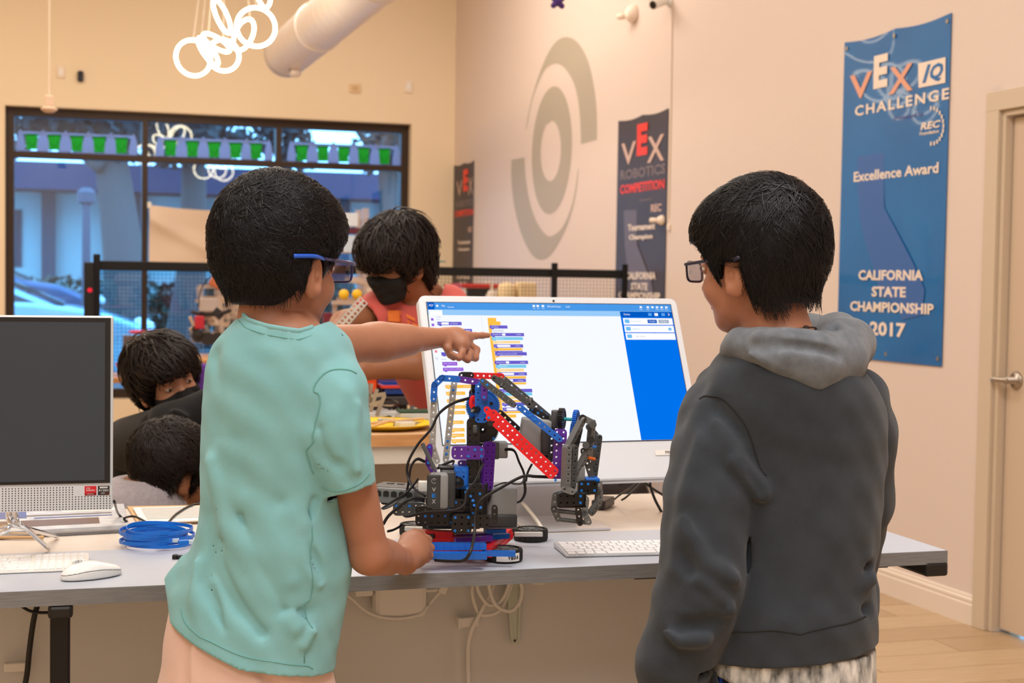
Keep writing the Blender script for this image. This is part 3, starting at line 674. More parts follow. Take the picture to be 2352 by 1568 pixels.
# cars
def car(label, px, Y, colr, L=4.5, H=1.45, flip=1, kind='sedan'):
    o = at(px, 640, Y); x0 = o[0]; t = thing('car', label, 'car', (x0, Y, GZ))
    m = mat('car_paint_%d_%d_%d' % colr, colr, .22, metal=.4, coat=.6); gl = mat('car_glass', (24, 36, 48), .08); ty = mat('tyre_rubber', (22, 22, 24), .8)
    body = [(-.5, .32), (-.5, .62), (-.47, .74), (-.30, .80), (-.16, .83), (.20, .80), (.36, .74), (.47, .62), (.5, .5), (.5, .30), (.36, .22), (-.36, .22)]
    cab = [(-.33, .78), (-.24, .97), (-.10, 1.), (.06, .99), (.14, .93), (.27, .76)]
    def V(L_, sx, dy): return [np.array([x0+flip*u*L, Y+dy, GZ+v*H]) for u, v in L_]
    q = MB(); n = len(body); P = V(body, 1, -.88)+V(body, 1, .88); q.poly(P, [tuple(range(n)), tuple(range(n, 2*n))]+[(i, (i+1) % n, n+(i+1) % n, n+i) for i in range(n)])
    bmesh.ops.recalc_face_normals(q.b, faces=q.b.faces[:]); bmesh.ops.bevel(q.b, geom=[e for e in q.b.edges], offset=.07, segments=3, affect='EDGES', profile=.6)
    autosmooth(q.build('body', m, t), 50)
    q = MB(); n = len(cab); P = V(cab, 1, -.80)+V(cab, 1, .80)
    for v in P:
        k = (v[2]-GZ)/H; s_ = 1-.22*max(0, (k-.78)/.22); v[1] = Y+(v[1]-Y)*s_
    q.poly(P, [tuple(range(n)), tuple(range(n, 2*n))]+[(i, (i+1) % n, n+(i+1) % n, n+i) for i in range(n)]); q.build('roof_and_pillars', m, t)
    wn = [(-.295, .79), (-.225, .95), (-.10, .975), (.05, .965), (.12, .91), (.225, .78)]
    for s_ in (-1, 1):
        q = MB(); P = V(wn, 1, 0)
        for v in P: k = (v[2]-GZ)/H; v[1] = Y+s_*(.80*(1-.22*max(0, (k-.78)/.22))+.012)
        q.prism(P, (0, -s_*.02, 0)); q.build('side_window', gl, t)
    q = MB(); q.prism([np.array([x0+flip*.272*L, Y-.7, GZ+.78*H]), np.array([x0+flip*.272*L, Y+.7, GZ+.78*H]), np.array([x0+flip*.15*L, Y+.6, GZ+.94*H]), np.array([x0+flip*.15*L, Y-.6, GZ+.94*H])], (flip*.02, 0, .02)); q.build('windscreen', gl, t)
    for u in (-.32, .32):
        for s_ in (-1, 1):
            c = np.array([x0+u*L, Y+s_*.80, GZ+.32]); w_ = MB().lathe(c-np.array([0, .1, 0]), [(.2, 0), (.31, .01), (.33, .05), (.33, .15), (.31, .19), (.2, .2)], 24, (0, 1, 0)).build('wheel', ty, t)
            MB().lathe(c+np.array([0, s_*.1, 0]), [(.20, -.01), (.19, .015), (.05, .03), (0, .03)], 20, (0, s_, 0)).build('hub_cap', mat('alloy', (150, 156, 160), .3, metal=.8), w_)
    for s_ in (-1, 1):
        MB().ball((x0+flip*.475*L, Y+s_*.62, GZ+.62*H), (.10, .16, .07), 12).build('headlamp', mat('headlamp_glass', (225, 240, 250), .1), t)
        MB().ball((x0-flip*.49*L, Y+s_*.66, GZ+.66*H), (.05, .14, .08), 12).build('tail_lamp', mat('tail_lamp_red', (170, 30, 30), .2), t)
    return t
car('silver blue sedan parked nearest the left window bay', -112, 17.2, (150, 190, 215), 4.4, 1.42)
car('dark blue car parked beyond the silver one', -150, 21.5, (40, 78, 120), 4.6, 1.75)
car('pale car parked beyond the right window bay', 1120, 20., (170, 200, 215), 4.4, 1.45, -1)
# ================================================================== THINGS AT THE WINDOW
m_clothp = mat('beige_cloth', (226, 206, 188), .85, bump=.2, bscale=400)
YC = YF-.09
a = YP(343, 471, YC); b_ = YP(640, 466, YC); zb = YP(343, 609, YC)[2]
t = thing('cloth_sheet', 'beige cloth pinned across the middle window bay', 'cloth', (a+b_)/2)
n1, n2 = 44, 26; V = []
for s_ in (0, 1):
    for i in range(n1+1):
        for j in range(n2+1):
            u, v = i/n1, j/n2
            zz = a[2]+(zb-a[2])*v-.03*math.sin(PI*u)*(1-v)
            sw = math.exp(-((v-(.2+.55*(1-abs(2*u-1))))/.14)**2)
            yy = YC-.04*sw-.012*math.sin(u*19)*(1-v)-.01*math.sin(v*7+u*5)+(.003 if s_ else 0)
            V.append((a[0]+(b_[0]-a[0])*u, yy, zz))
k = (n1+1)*(n2+1); F = [(s_*k+i*(n2+1)+j, s_*k+i*(n2+1)+j+1, s_*k+(i+1)*(n2+1)+j+1, s_*k+(i+1)*(n2+1)+j) for s_ in (0, 1) for i in range(n1) for j in range(n2)]
q = MB(); q.poly(V, F); q.build('sheet', m_clothp, t, smooth=True)
for p in (a, b_): MB().box(p+np.array([0, -.01, .0]), (.03, .03, .05), None, .004).build('clip', m_white, t)
# bunting of green buckets in the upper panes
def translucent(name, rgb, k=.5):
    m = bpy.data.materials.new(name); m.use_nodes = True; nt = m.node_tree; b = nt.nodes['Principled BSDF']; b.inputs['Base Color'].default_value = lin(rgb)+(1,); b.inputs['Roughness'].default_value = .6
    tr = nt.nodes.new('ShaderNodeBsdfTranslucent'); tr.inputs[0].default_value = lin(rgb)+(1,); x = nt.nodes.new('ShaderNodeMixShader'); x.inputs[0].default_value = k
    nt.links.new(b.outputs[0], x.inputs[1]); nt.links.new(tr.outputs[0], x.inputs[2]); nt.links.new(x.outputs[0], nt.nodes['Material Output'].inputs[0]); return m
m_buck = translucent('green_film', (10, 205, 70)); m_buckd = translucent('dark_green_film', (0, 150, 50)); m_plume = translucent('pale_film', (176, 200, 236), .6)
YS = YF-.03
strips = [('left', [(72.7, 327), (124.7, 328.5), (176.8, 331), (228, 333.2), (278.6, 335.6)], 27), ('middle', [(392, 341), (442, 343), (492, 345), (541, 347), (588, 348.5)], 26), ('right', [(693.5, 352.5), (741.8, 354.4), (789, 356.3), (835, 358.2), (882.7, 360.2)], 25)]
for nm, pts, wd in strips:
    t = thing('bunting_strip', 'strip of green buckets and pale plumes on the %s upper pane' % nm, 'decoration', YP(pts[2][0], pts[2][1], YS), 0, 'bunting strips on the upper panes')
    def quadpx(L, m, name, off, par=t, y=YS):
        q = MB(); q.prism([YP(x, y_, YS-off) for x, y_ in L], (0, -.0008, 0)); return q.build(name, m, par)
    x0, x1 = pts[0][0]-25, pts[-1][0]+25; yl, yr = pts[0][1], pts[-1][1]
    sl = (yr-yl)/(pts[-1][0]-pts[0][0])
    f = lambda x, dy: (x, yl+sl*(x-pts[0][0])+dy)
    quadpx([f(x0, -25), f(x1, -25), f(x1, -18), f(x0, -18)], m_plume, 'top_band', 0)
    quadpx([f(x0, 18), f(x1, 18), f(x1, 22), f(x0, 22)], m_plume, 'bottom_band', 0)
    for x, y_ in pts:
        h = wd/2; bk = quadpx([(x-h*1.02, y_-18), (x+h*1.02, y_-18), (x+h*.86, y_+16), (x-h*.86, y_+16)], m_buck, 'bucket', .002)
        quadpx([(x-h*1.3, y_-20), (x+h*1.3, y_-20), (x+h*1.1, y_-16), (x-h*1.1, y_-16)], m_buckd, 'rim', .004, bk)
        q = MB()
        for s_ in (-1, 1):
            P = [YP(x+s_*h*.8, y_-4, YS-.0045), YP(x+s_*h*.8, y_-2, YS-.0045), YP(x, y_+11, YS-.0045), YP(x, y_+9, YS-.0045)]; q.prism(P, (0, -.0005, 0))
        q.build('cross_line', m_buckd, bk)
    gp = (pts[1][0]-pts[0][0])
    for i in range(6):
        x = pts[0][0]-gp/2+gp*i; y_ = yl+sl*(x-pts[0][0]); hw = (gp-wd)/2+1.5
        if i in (0, 5): hw *= .7
        L = [(x, y_-30), (x+hw*.5, y_-22), (x+hw*.9, y_-5), (x+hw*1.1, y_+14), (x+hw*.9, y_+19), (x+hw*.3, y_+21), (x-hw*.3, y_+21), (x-hw*.9, y_+19), (x-hw*1.1, y_+14), (x-hw*.9, y_-5), (x-hw*.5, y_-22)]
        quadpx(L, m_plume, 'plume', .001)
# ================================================================== FIELD NET
YN = 8.0
zb0 = YP(700, 607, YN)[2]; zb1 = zb0-.05
m_net = mat('black_netting', (16, 16, 18), .7)
net = thing('field_net', 'black topped mesh net on posts running across the back of the room', 'net', (YP(700, 0, YN)[0], YN, 0))
xa, xb = YP(224, 620, YN)[0], YP(1436, 620, YN)[0]
MB().bx((xa, YN-.012, zb1), (xb, YN+.012, zb0), .004).build('top_band', m_net, net)
for px in (222, 1271, 1432):
    x = YP(px, 620, YN)[0]; MB().bx((x-.018, YN-.03, 0), (x+.018, YN-.012, zb0+.035), .003).build('post', m_blackm, net)
q = MB(); step = .021
x = xa
while x < xb: q.bx((x-.0009, YN-.001, .76), (x+.0009, YN+.001, zb1)); x += step
z = .76
while z < zb1: q.bx((xa, YN-.001, z-.0009), (xb, YN+.001, z+.0009)); z += step
tag(q.build('mesh', m_net, net), kind='stuff')
p = YP(204, 650, YN); t = thing('field_control_box', 'black post with a red lamp at the left end of the net', 'control box', (p[0], YN-.06, 0))
MB().bx((p[0]-.025, YN-.10, 0), (p[0]+.025, YN-.04, YP(204, 602, YN)[2]), .006).build('housing', m_black, t)
MB().ball((p[0]+.005, YN-.10, YP(0, 663, YN)[2]), (.014, .01, .012), 10).build('indicator', emit('red_led', (230, 40, 60), 1.2), t)
# ================================================================== DESKS
m_lam = mat('grey_laminate', (188, 194, 206), .42, noise=.05, nscale=60, bstretch=(.3, 9, 1), bump=.05, bscale=300)
m_edge = mat('grey_edge_band', (120, 121, 122), .55, noise=.16, nscale=90, bstretch=(.25, 6, 6))
m_lam2 = mat('cream_laminate', (216, 206, 196), .4, noise=.03)
YD = 2.606; XD = 1.733
desk = thing('desk', 'grey laminate desk top on black metal legs along the low partition', 'desk', (.2, 2.8, 0))
q = MB(); q.bx((-1.62, YD+.001, DESK-.027), (XD-.001, 2.965, DESK)); q.build('desktop', m_lam, desk)
q = MB(); q.bx((-1.62, YD-.001, DESK-.028), (XD, YD+.001, DESK-.0005)); q.bx((XD-.001, YD, DESK-.028), (XD+.001, 2.965, DESK-.0005)); q.build('edge_band', m_edge, desk)
def leg(x):
    f = MB(); f.bx((x-.017, YD+.03, .06), (x+.017, YD+.075, DESK-.045), .004); o = f.build('leg', m_blackm, desk)
    MB().bx((x-.020, YD-.002, DESK-.052), (x+.022, YD+.33, DESK-.0285), .006).build('top_bracket', m_black, desk)
    MB().bx((x-.025, YD-.05, 0), (x+.025, 2.95, .055), .01).build('foot', m_blackm, desk)
lx = YP(138, 1400, YD+.03)[0]; leg(lx); leg(.42+.35) if False else None
MB().bx((XD-.052, YD-.004, DESK-.054), (XD+.002, YD+.34, DESK-.024), .006).build('top_bracket', m_black, desk)
MB().bx((1.36, 2.78, .06), (1.405, 2.82, DESK-.028), .004).build('leg', m_blackm, desk)
MB().bx((1.35, 2.62, 0), (1.415, 2.95, .055), .01).build('foot', m_blackm, desk)
MB().bx((1.10, 2.78, DESK-.07), (XD-.03, 2.82, DESK-.029), .004).build('cross_rail', m_blackm, desk)
d2 = thing('back_table', 'cream laminate table behind the grey desk, past the partition', 'table', (.2, 3.25, 0))
q = MB(); q.bx((-1.62, 2.969, DESK-.024), (1.46, 3.49, DESK-.001), .002); q.build('tabletop', m_lam2, d2)
for x in (-1.5, 1.38):
    for y in (3.12, 3.44): MB().bx((x-.02, y-.02, 0), (x+.02, y+.02, DESK-.024)).build('leg', m_white, d2)
# under-desk wiring
def thg(name, label, cat, p, group=None): return thing(name, label, cat, p, 0, group)
YU = 2.972
def UP_(x, y, off=0.): return YP(x, y, YU-off)
m_wc = mat('white_cable', (226, 222, 214), .45)
p0, p1 = UP_(858, 1325, .03), UP_(978, 1415, .03)
t = thg('power_adapter', 'white power adapter brick mounted under the desk edge', 'adapter', (p0+p1)/2)
MB().bx((p0[0], YU-.045, p1[2]), (p1[0], YU-.008, p0[2]+.02), .012).build('brick', m_wc, t)
c = UP_(838, 1354, .03); MB().bx((c[0]-.022, YU-.042, c[2]-.012), (c[0]+.016, YU-.018, c[2]+.012), .004).build('plug', m_wc, t)
q = MB(); q.tube([UP_(975, 1356, .03), UP_(1000, 1354, .03), UP_(1018, 1345, .03), UP_(1052, 1325, .03)], .0045, 8); q.tube([UP_(975, 1400, .03), UP_(1000, 1370, .03), UP_(1025, 1344, .03)], .004, 8); q.build('lead', m_wc, t, smooth=True)
q = MB(); q.tube([UP_(780, 1350, .03), UP_(800, 1353, .03), UP_(830, 1353, .03)], .005, 8); q.tube([UP_(780, 1352, .04), UP_(805, 1372, .04), UP_(850, 1408, .045), UP_(905, 1420, .045), UP_(960, 1412, .045), UP_(985, 1390, .04)], .0035, 8)
tag(q.build('white_cable', m_wc, smooth=True), 'white lead looping below the power adapter under the desk', 'cable')
c = UP_(1017, 1352, .036); MB().box(c, (.018, .016, .018), Matrix.Rotation(.5, 3, 'Y'), .003).build('strain_relief', m_wc, t)
q = MB(); q.tube([UP_(1092, 1322, .03), UP_(1085, 1360, .03), UP_(1098, 1405, .03), UP_(1120, 1412, .03), UP_(1150, 1398, .03), UP_(1172, 1350, .03), UP_(1178, 1320, .03)], .0042, 8)
q.tube([UP_(1096, 1322, .045), UP_(1098, 1355, .045), UP_(1122, 1388, .045), UP_(1150, 1380, .045), UP_(1168, 1345, .045), UP_(1172, 1320, .045)], .0042, 8)
q.tube([UP_(1122, 1322, .055), UP_(1125, 1355, .055), UP_(1140, 1390, .055), UP_(1170, 1403, .055), UP_(1192, 1385, .055), UP_(1199, 1352, .055), UP_(1190, 1325, .055)], .0042, 8)
q.tube([UP_(1138, 1322, .035), UP_(1128, 1358, .035), UP_(1112, 1390, .035), UP_(1096, 1420, .035), UP_(1082, 1450, .03), UP_(1075, 1490, .02), UP_(1076, 1568, .02), UP_(1079, 1640, .02), UP_(1075, 1800, .02)], .0046, 8)
tag(q.build('white_cable', m_wc, smooth=True), 'coiled white cable hanging under the middle of the desk', 'cable')
q = MB(); q.tube([UP_(1205, 1322, .03), UP_(1222, 1336, .03), UP_(1245, 1338, .03), UP_(1268, 1320, .03)], .0042, 8)
tag(q.build('white_cable', m_wc, smooth=True), 'short white cable loop under the desk right of the bracket', 'cable')
c = UP_(1074, 1427, .02); t = thg('cable_clip', 'white cable clip holding the cable to the partition', 'clip', c)
MB().box(c, (.048, .018, .022), Matrix.Rotation(-.04, 3, 'Y'), .003).build('clip_body', m_wc, t); MB().box(c+np.array([-.021, -.004, 0]), (.006, .022, .024), None, .002).build('catch', m_wc, t)
t = thg('shelf_bracket', 'tapered pale green metal bracket under the middle of the desk', 'bracket', UP_(1182, 1478, .01))
mb_ = mat('pale_green_metal', (196, 202, 186), .45)
q = MB(); q.prism([UP_(1160, 1310, .004), UP_(1200, 1310, .004), UP_(1192, 1478, .004), UP_(1175, 1478, .004)], (0, -.003, 0)); q.build('plate', mb_, t)
for a, b_ in (((1163, 1310), (1176, 1470)), ((1197, 1310), (1190, 1470))):
    q = MB(); q.cyl(UP_(*a, .008), UP_(*b_, .008), .003, n=8); q.build('rib', mb_, t)
MB().cyl(UP_(1182.5, 1471, .007), UP_(1182.5, 1471, .0095), .0028, n=12).build('screw_hole', m_black, t)
c = UP_(40, 1530, .02); t = thg('cable_clip', 'white cable clip low on the partition at the left edge', 'clip', c)
MB().box(c, (.05, .018, .018), None, .003).build('clip_body', m_wc, t)
q = MB(); q.tube([UP_(20, 1362, .06), UP_(50, 1392, .06), UP_(85, 1406, .06), UP_(160, 1404, .06)], .003, 8); q.tube([UP_(92, 1370, .04), UP_(78, 1420, .04), UP_(68, 1490, .03), UP_(60, 1560, .03), UP_(40, 1640, .03)], .0055, 8)
tag(q.build('black_cable', m_black, smooth=True), 'black cable hanging under the desk beside the left leg', 'cable')

# ================================================================== LEFT ALL-IN-ONE COMPUTER
m_alu = mat('silver_plastic', (214, 216, 220), .3, metal=.15)
m_scr = mat('off_screen', (50, 58, 68), .28, spec=.5)
def frame_of(yw, tilt):
    r = np.array([math.cos(yw), math.sin(yw), 0]); n = np.array([math.sin(yw), -math.cos(yw), 0]); u = ZV*math.cos(tilt)-n*math.sin(tilt); n2 = n*math.cos(tilt)+ZV*math.sin(tilt)
    return r, u, n2
yw1 = -.02; ti = .06
r_, u_, n_ = frame_of(yw1, ti)
ya = 2.80
TRc = YP(258, 725, ya+.02); BRc = YP(259, 1170, ya-.004)
Hm = TRc[2]-BRc[2]; Hm /= math.cos(ti); Wm = .545
def mp(u, v, o=0.): return BRc-r_*(Wm*(1-u))+u_*(Hm*v)+n_*o
aio = thing('desktop_computer', 'silver all-in-one computer with a dark switched-off screen at the left edge', 'computer', (mp(.5, 0)[0], mp(.5, 0)[1]+.05, DESK))
Rm = frame3(r_, -n_, u_)
q = MB(); q.box(mp(.5, .5, -.018), (Wm, .032, Hm), Rm, .005); q.build('housing', m_alu, aio)
vb = (1170-1113)/446.
q = MB(); q.box(mp(.5, (1+vb)/2, -.0005), (Wm-.010, .003, Hm*(1-vb)-.008), Rm, .0); q.build('screen_bezel', mat('bezel_black', (20, 21, 23), .3), aio)
q = MB(); q.box(mp(.496, (1+vb)/2-.004, .0008), (Wm-.026, .003, Hm*(1-vb)-.022), Rm, .0); q.build('screen', m_scr, aio)
q = MB(); q.box(mp(.5, vb/2, -.0005), (Wm-.004, .003, Hm*vb-.001), Rm, .0); q.build('speaker_panel', mat('speaker_silver', (206, 208, 212), .35), aio)
q = MB()
for i in range(96):
    for j in range(10):
        u = .01+.98*i/95 ; v = vb*(.07+.86*j/9)
        if u > .875 and j > 5: continue
        c = mp(u, v, .0012); s_ = .0011
        q.quad(c-r_*s_-u_*s_, c+r_*s_-u_*s_, c+r_*s_+u_*s_, c-r_*s_+u_*s_)
tag(q.build('speaker_holes', mat('hole_dark', (70, 72, 76), .6), aio), kind='stuff')
def sticker(u0, u1, v0, v1, m, name): MB().box(mp((u0+u1)/2, (v0+v1)/2, .0014), ((u1-u0)*Wm, .0006, (v1-v0)*Hm), Rm).build(name, m, aio)
pxw = lambda px: 1-(259-px)/FPX*2.63/Wm*1.0
s0, s1_ = pxw(195), pxw(221.5); v0, v1 = vb*.60, vb*.97
m_sr = mat('sticker_red', (206, 30, 44), .35); m_sk = mat('sticker_black', (40, 38, 40), .35); m_so = mat('sticker_orange', (220, 110, 60), .35); m_sw = mat('sticker_white', (232, 232, 232), .4)
sticker(s0, s1_, v0, v1, m_sr, 'red_sticker'); sticker(s0, s1_, v0, v0+.013, m_sk, 'sticker_foot')
put_text('sticker_text', 'AMD', mp((s0+s1_)/2-.008, v0+.037, .0019), r_, u_, .006, m_sw, aio, fit=(.007, .0024)); put_text('sticker_text', 'RADEON', mp((s0+s1_)/2, v0+.026, .0019), r_, u_, .006, m_sw, aio, fit=(.015, .0028)); put_text('sticker_text', 'GRAPHICS', mp((s0+s1_)/2, v0+.007, .0019), r_, u_, .006, m_sw, aio, fit=(.012, .0015))
s0, s1_ = pxw(225), pxw(251.5)
sticker(s0, s1_, v0, v1, m_sk, 'black_sticker'); sticker(s0+.006, s1_-.006, v1-.013, v1-.004, m_sw, 'sticker_patch'); sticker(s1_-.018, s1_, v0+.0, v0+.013, m_so, 'sticker_corner')
put_text('sticker_text', 'RYZEN', mp((s0+s1_)/2, v0+.024, .0019), r_, u_, .006, m_sw, aio, fit=(.017, .0035)); put_text('sticker_text', 'AMD', mp((s0+s1_)/2-.003, v0+.010, .0019), r_, u_, .006, m_sw, aio, fit=(.007, .002))
m_chr = mat('chrome', (225, 225, 228), .12, metal=1.)
for k, (L_, dx) in enumerate([([(33, 1160), (38, 1195), (60, 1212), (125, 1259)], 0), ([(50, 1160), (54, 1190), (75, 1205), (140, 1259)], 1)]):
    pass
q = MB()
P = [mp(.5, .02, -.035)]
ctr = YP(46, 1185, ya+.05)
q.tube([YP(37, 1150, ya+.04), YP(38, 1192, ya+.04), YP(54, 1208, ya+.02), ZP(112, 1260, DESK+.004)], .0042, 10); q.tube([YP(20, 1150, ya+.05), YP(22, 1190, ya+.05), YP(10, 1220, ya+.0), ZP(-90, 1262, DESK+.004)], .0042, 10)
q.tube([YP(20, 1150, ya+.06), YP(22, 1198, ya+.06), YP(70, 1215, ya+.10), ZP(132, 1232, DESK+.004)], .0042, 10); q.tube([YP(30, 1150, ya+.05), YP(31, 1194, ya+.05), YP(0, 1212, ya+.08), ZP(-80, 1226, DESK+.004)], .0042, 10)
q.build('wire_stand', m_chr, aio, smooth=True)
# ------------------------------------------------------------------ keyboards
def keyboard(label, BL, BR_, depth, m_base, m_key, rows, num, thick=(.004, .011), left=True):
    """BL, BR_: front corners on the desk"""
    BL = np.array(BL); BR_ = np.array(BR_); wx = BR_-BL; W_ = np.linalg.norm(wx); ex = wx/W_; ey = np.array([-ex[1], ex[0], 0])
    t = thing('keyboard', label, 'keyboard', (BL+BR_)/2+ey*depth/2)
    q = MB(); a, b_ = thick
    P = [BL+ZV*.001, BR_+ZV*.001, BR_+ey*depth+ZV*.001, BL+ey*depth+ZV*.001, BL+ZV*a, BR_+ZV*a, BR_+ey*depth+ZV*b_, BL+ey*depth+ZV*b_]
    q.poly(P, [(0, 3, 2, 1), (4, 5, 6, 7), (0, 1, 5, 4), (1, 2, 6, 5), (2, 3, 7, 6), (3, 0, 4, 7)])
    bmesh.ops.bevel(q.b, geom=[e for e in q.b.edges], offset=.0015, segments=2, affect='EDGES')
    q.build('base', m_base, t)
    sl = (b_-a)/depth; ez = np.cross(ex, ey+ZV*sl); ez /= np.linalg.norm(ez); eyy = (ey+ZV*sl)/np.linalg.norm(ey+ZV*sl)
    mk = {}
    def key(x, y, w_, h_):
        kk = (round(w_, 4), round(h_, 4))
        if kk not in mk:
            z = MB(); z.box((0, 0, .0012), (w_-.0028, h_-.0028, .0024), None, .0007); me = bpy.data.meshes.new('key'); z.b.to_mesh(me); z.b.free(); me.materials.append(m_key); mk[kk] = me
        o = bpy.data.objects.new('key', mk[kk]); C.objects.link(o); o.parent = t
        c = BL+ex*x+eyy*y+ZV*a-np.array(t.location)
        o.matrix_local = Matrix.Translation(tuple(c)) @ frame3(ex, eyy, ez).to_4x4()
    m0 = .006; n = len(rows); hh = (depth-2*m0)/n
    Wk = W_-2*m0 if not num else (W_-2*m0)*.76
    for j, row in enumerate(rows):
        tot = sum(row); x = m0
        for k in row:
            w_ = k/tot*Wk; key(x+w_/2, m0+hh*(j+.5), w_, hh); x += w_
        if num:
            x = m0+Wk+.006; w_ = (W_-2*m0-Wk-.006)/7
            for k in range(7):
                key(x+w_*(k+.5), m0+hh*(j+.5), w_, hh)
    return t
rowsA = [(1, 1, 1, 1.25, 5.5, 1.25, 1, 1, 1), (2.2, 1, 1, 1, 1, 1, 1, 1, 1, 1, 1, 2.3), (1.8, 1, 1, 1, 1, 1, 1, 1, 1, 1, 1, 1, 1.8), (1.5, 1, 1, 1, 1, 1, 1, 1, 1, 1, 1, 1, 1, 1.0), (1, 1, 1, 1, 1, 1, 1, 1, 1, 1, 1, 1, 1, 1.5)]
m_kb = mat('keyboard_silver', (206, 208, 212), .3, metal=.3); m_key = mat('key_white', (238, 238, 240), .4); m_key2 = mat('key_white_gloss', (236, 238, 240), .35)
f0 = ZP(1300, 1281, DESK); f1 = ZP(1548, 1275.5, DESK); dxx = (f1-f0)/np.linalg.norm(f1-f0)
keyboard('slim white and silver keyboard in front of the large monitor', f0, f0+dxx*.279, .115, m_kb, m_key, rowsA, False)
f1 = ZP(203, 1311, DESK); f0 = ZP(0, 1319, DESK); dxx = (f1-f0)/np.linalg.norm(f1-f0)
rowsB = [(1.2, 1, 1, 1, 5, 1, 1, 1.2, 1, 1), (2.2, 1, 1, 1, 1, 1, 1, 1, 1, 1, 1, 2.3), (1.8, 1, 1, 1, 1, 1, 1, 1, 1, 1, 1, 1, 1.8), (1.5, 1, 1, 1, 1, 1, 1, 1, 1, 1, 1, 1, 1, 1.0), (1, 1, 1, 1, 1, 1, 1, 1, 1, 1, 1, 1, 1, 1.5)]
keyboard('white full-size keyboard below the switched-off computer', f1-dxx*.42, f1, .125, m_white, m_key2, rowsB, True)
# ------------------------------------------------------------------ mouse
mc = ZP(212, 1322, DESK); dm = ZP(284, 1303, DESK)-ZP(140, 1322, DESK); dm /= np.linalg.norm(dm); sm_ = np.array([-dm[1], dm[0], 0]); Rmo = np.stack([dm, sm_, ZV], 1).astype(np.float32)
mc = (ZP(290, 1310, DESK)+ZP(143, 1340, DESK))/2
mouse = thing('computer_mouse', 'white wireless mouse beside the left keyboard', 'mouse', mc)
def fm(p, lowr=False):
    q_ = (p-A3(mc))@Rmo
    d = smax(ell(q_, (-.006, 0, .002), (.060, .030, .034)), -(q_[:, 2]-.001), .004); d = smax(d, q_[:, 0]-.052, .01)
    top = .030-.0075*((q_[:, 0]-.000)/.04)*1.0-.10*np.maximum(q_[:, 0], 0)**1.0*.9
    return smax(d, q_[:, 2]-top, .008)
def seam_z(q_): return .009+.008*np.cos((q_[:, 0]+.01)*26)
me_ = sdf_obj('top_shell', lambda p: np.maximum(fm(p), -((p-A3(mc))@Rmo)[:, 2]+seam_z((p-A3(mc))@Rmo)), mc-.075, mc+.075, .0014, mat('mouse_white', (240, 240, 240), .28), mouse)
sdf_obj('lower_shell', lambda p: np.maximum(fm(p)+.0006, ((p-A3(mc))@Rmo)[:, 2]-seam_z((p-A3(mc))@Rmo)+.0008), mc-.075, mc+.075, .0014, mat('mouse_silver', (214, 214, 214), .4), mouse)
lp = mc-dm*.035+ZV*.034
for _ in range(8):
    P_ = lp[None].astype(np.float32); lp = lp-(grad(fm, P_)[0]*fm(P_)[0])
gn = grad(fm, lp[None].astype(np.float32))[0].astype(float); ex_ = dm-gn*(dm@gn); ex_ /= np.linalg.norm(ex_); ey_ = np.cross(gn, ex_)
put_text('mouse_logo', 'hp', lp+gn*.0006, ex_, ey_, .01, mat('logo_grey', (120, 122, 126), .4), mouse, fit=(.009, .008), shear=.3)
q = MB(); pts = [tuple(lp+gn*.0006+ex_*.0085*math.cos(a)+ey_*.0075*math.sin(a)) for a in np.linspace(0, 2*PI, 24)[:-1]]; q.tube(pts, .0004, 5, closed=True, smooth=False); q.build('logo_ring', mat('logo_grey'), mouse)
# ------------------------------------------------------------------ blue cable coil
m_bc = mat('blue_flat_cable', (16, 112, 214), .35)
cc = ZP(360, 1252, DESK); t = thing('network_cable', 'coiled flat blue network cable on the desk beside the mouse', 'cable', cc)
P = []
for i in range(140):
    a = 2*PI*i/24; k = i/139
    P.append((cc[0]+(.066+.004*math.sin(i*.37))*math.cos(a)*1.03+.004*math.sin(i*.11), cc[1]+(.072+.004*math.cos(i*.23))*math.sin(a), DESK+.004+.034*k+.0015*math.sin(i*.5)))
vs = []; q = MB()
for i, p in enumerate(P):
    a = 2*PI*i/24; d = np.array([math.cos(a), math.sin(a), 0]); p = np.array(p)
    vs += [p-d*.0008-ZV*.0035, p+d*.0008-ZV*.0035, p+d*.0008+ZV*.0035, p-d*.0008+ZV*.0035]
q.poly(vs, [(4*i+k, 4*i+(k+1) % 4, 4*i+4+(k+1) % 4, 4*i+4+k) for i in range(len(P)-1) for k in range(4)]+[(0, 1, 2, 3)]); q.build('flat_cable', m_bc, t)
def rj(c, d, name='plug'):
    d = np.array(d, float); d /= np.linalg.norm(d); s_ = np.cross(ZV, d); q = MB(); q.box(c, (.016, .0115, .008), frame3(d, s_, ZV), .001); o = q.build(name, mat('clear_plug', (200, 214, 226), .15), t)
    MB().box(np.array(c)-d*.016, (.020, .013, .010), frame3(d, s_, ZV), .002).build('plug_boot', m_bc, t)
rj(ZP(402, 1240, DESK+.02), HR+HF*.2); rj(ZP(440, 1244, DESK+.024), HR*1.+HF*.5)
MB().box(ZP(380, 1240, DESK+.02), (.03, .02, .012), frame3(HR, HF, ZV), .003).build('coupler', m_bc, t)
c = ZP(420, 1279, DESK+.004); t = thing('cable_plug', 'small black plug lying on the desk next to the blue cable', 'plug', c)
MB().box(c, (.022, .009, .008), frame3(HR, HF, ZV), .002).build('plug_body', m_black, t); MB().box(c-HR*.015, (.010, .012, .010), frame3(HR, HF, ZV), .002).build('grip', m_black, t)
MB().box(c+HR*.02, (.02, .0035, .0035), frame3(HR, HF, ZV)).build('lead', m_black, t)
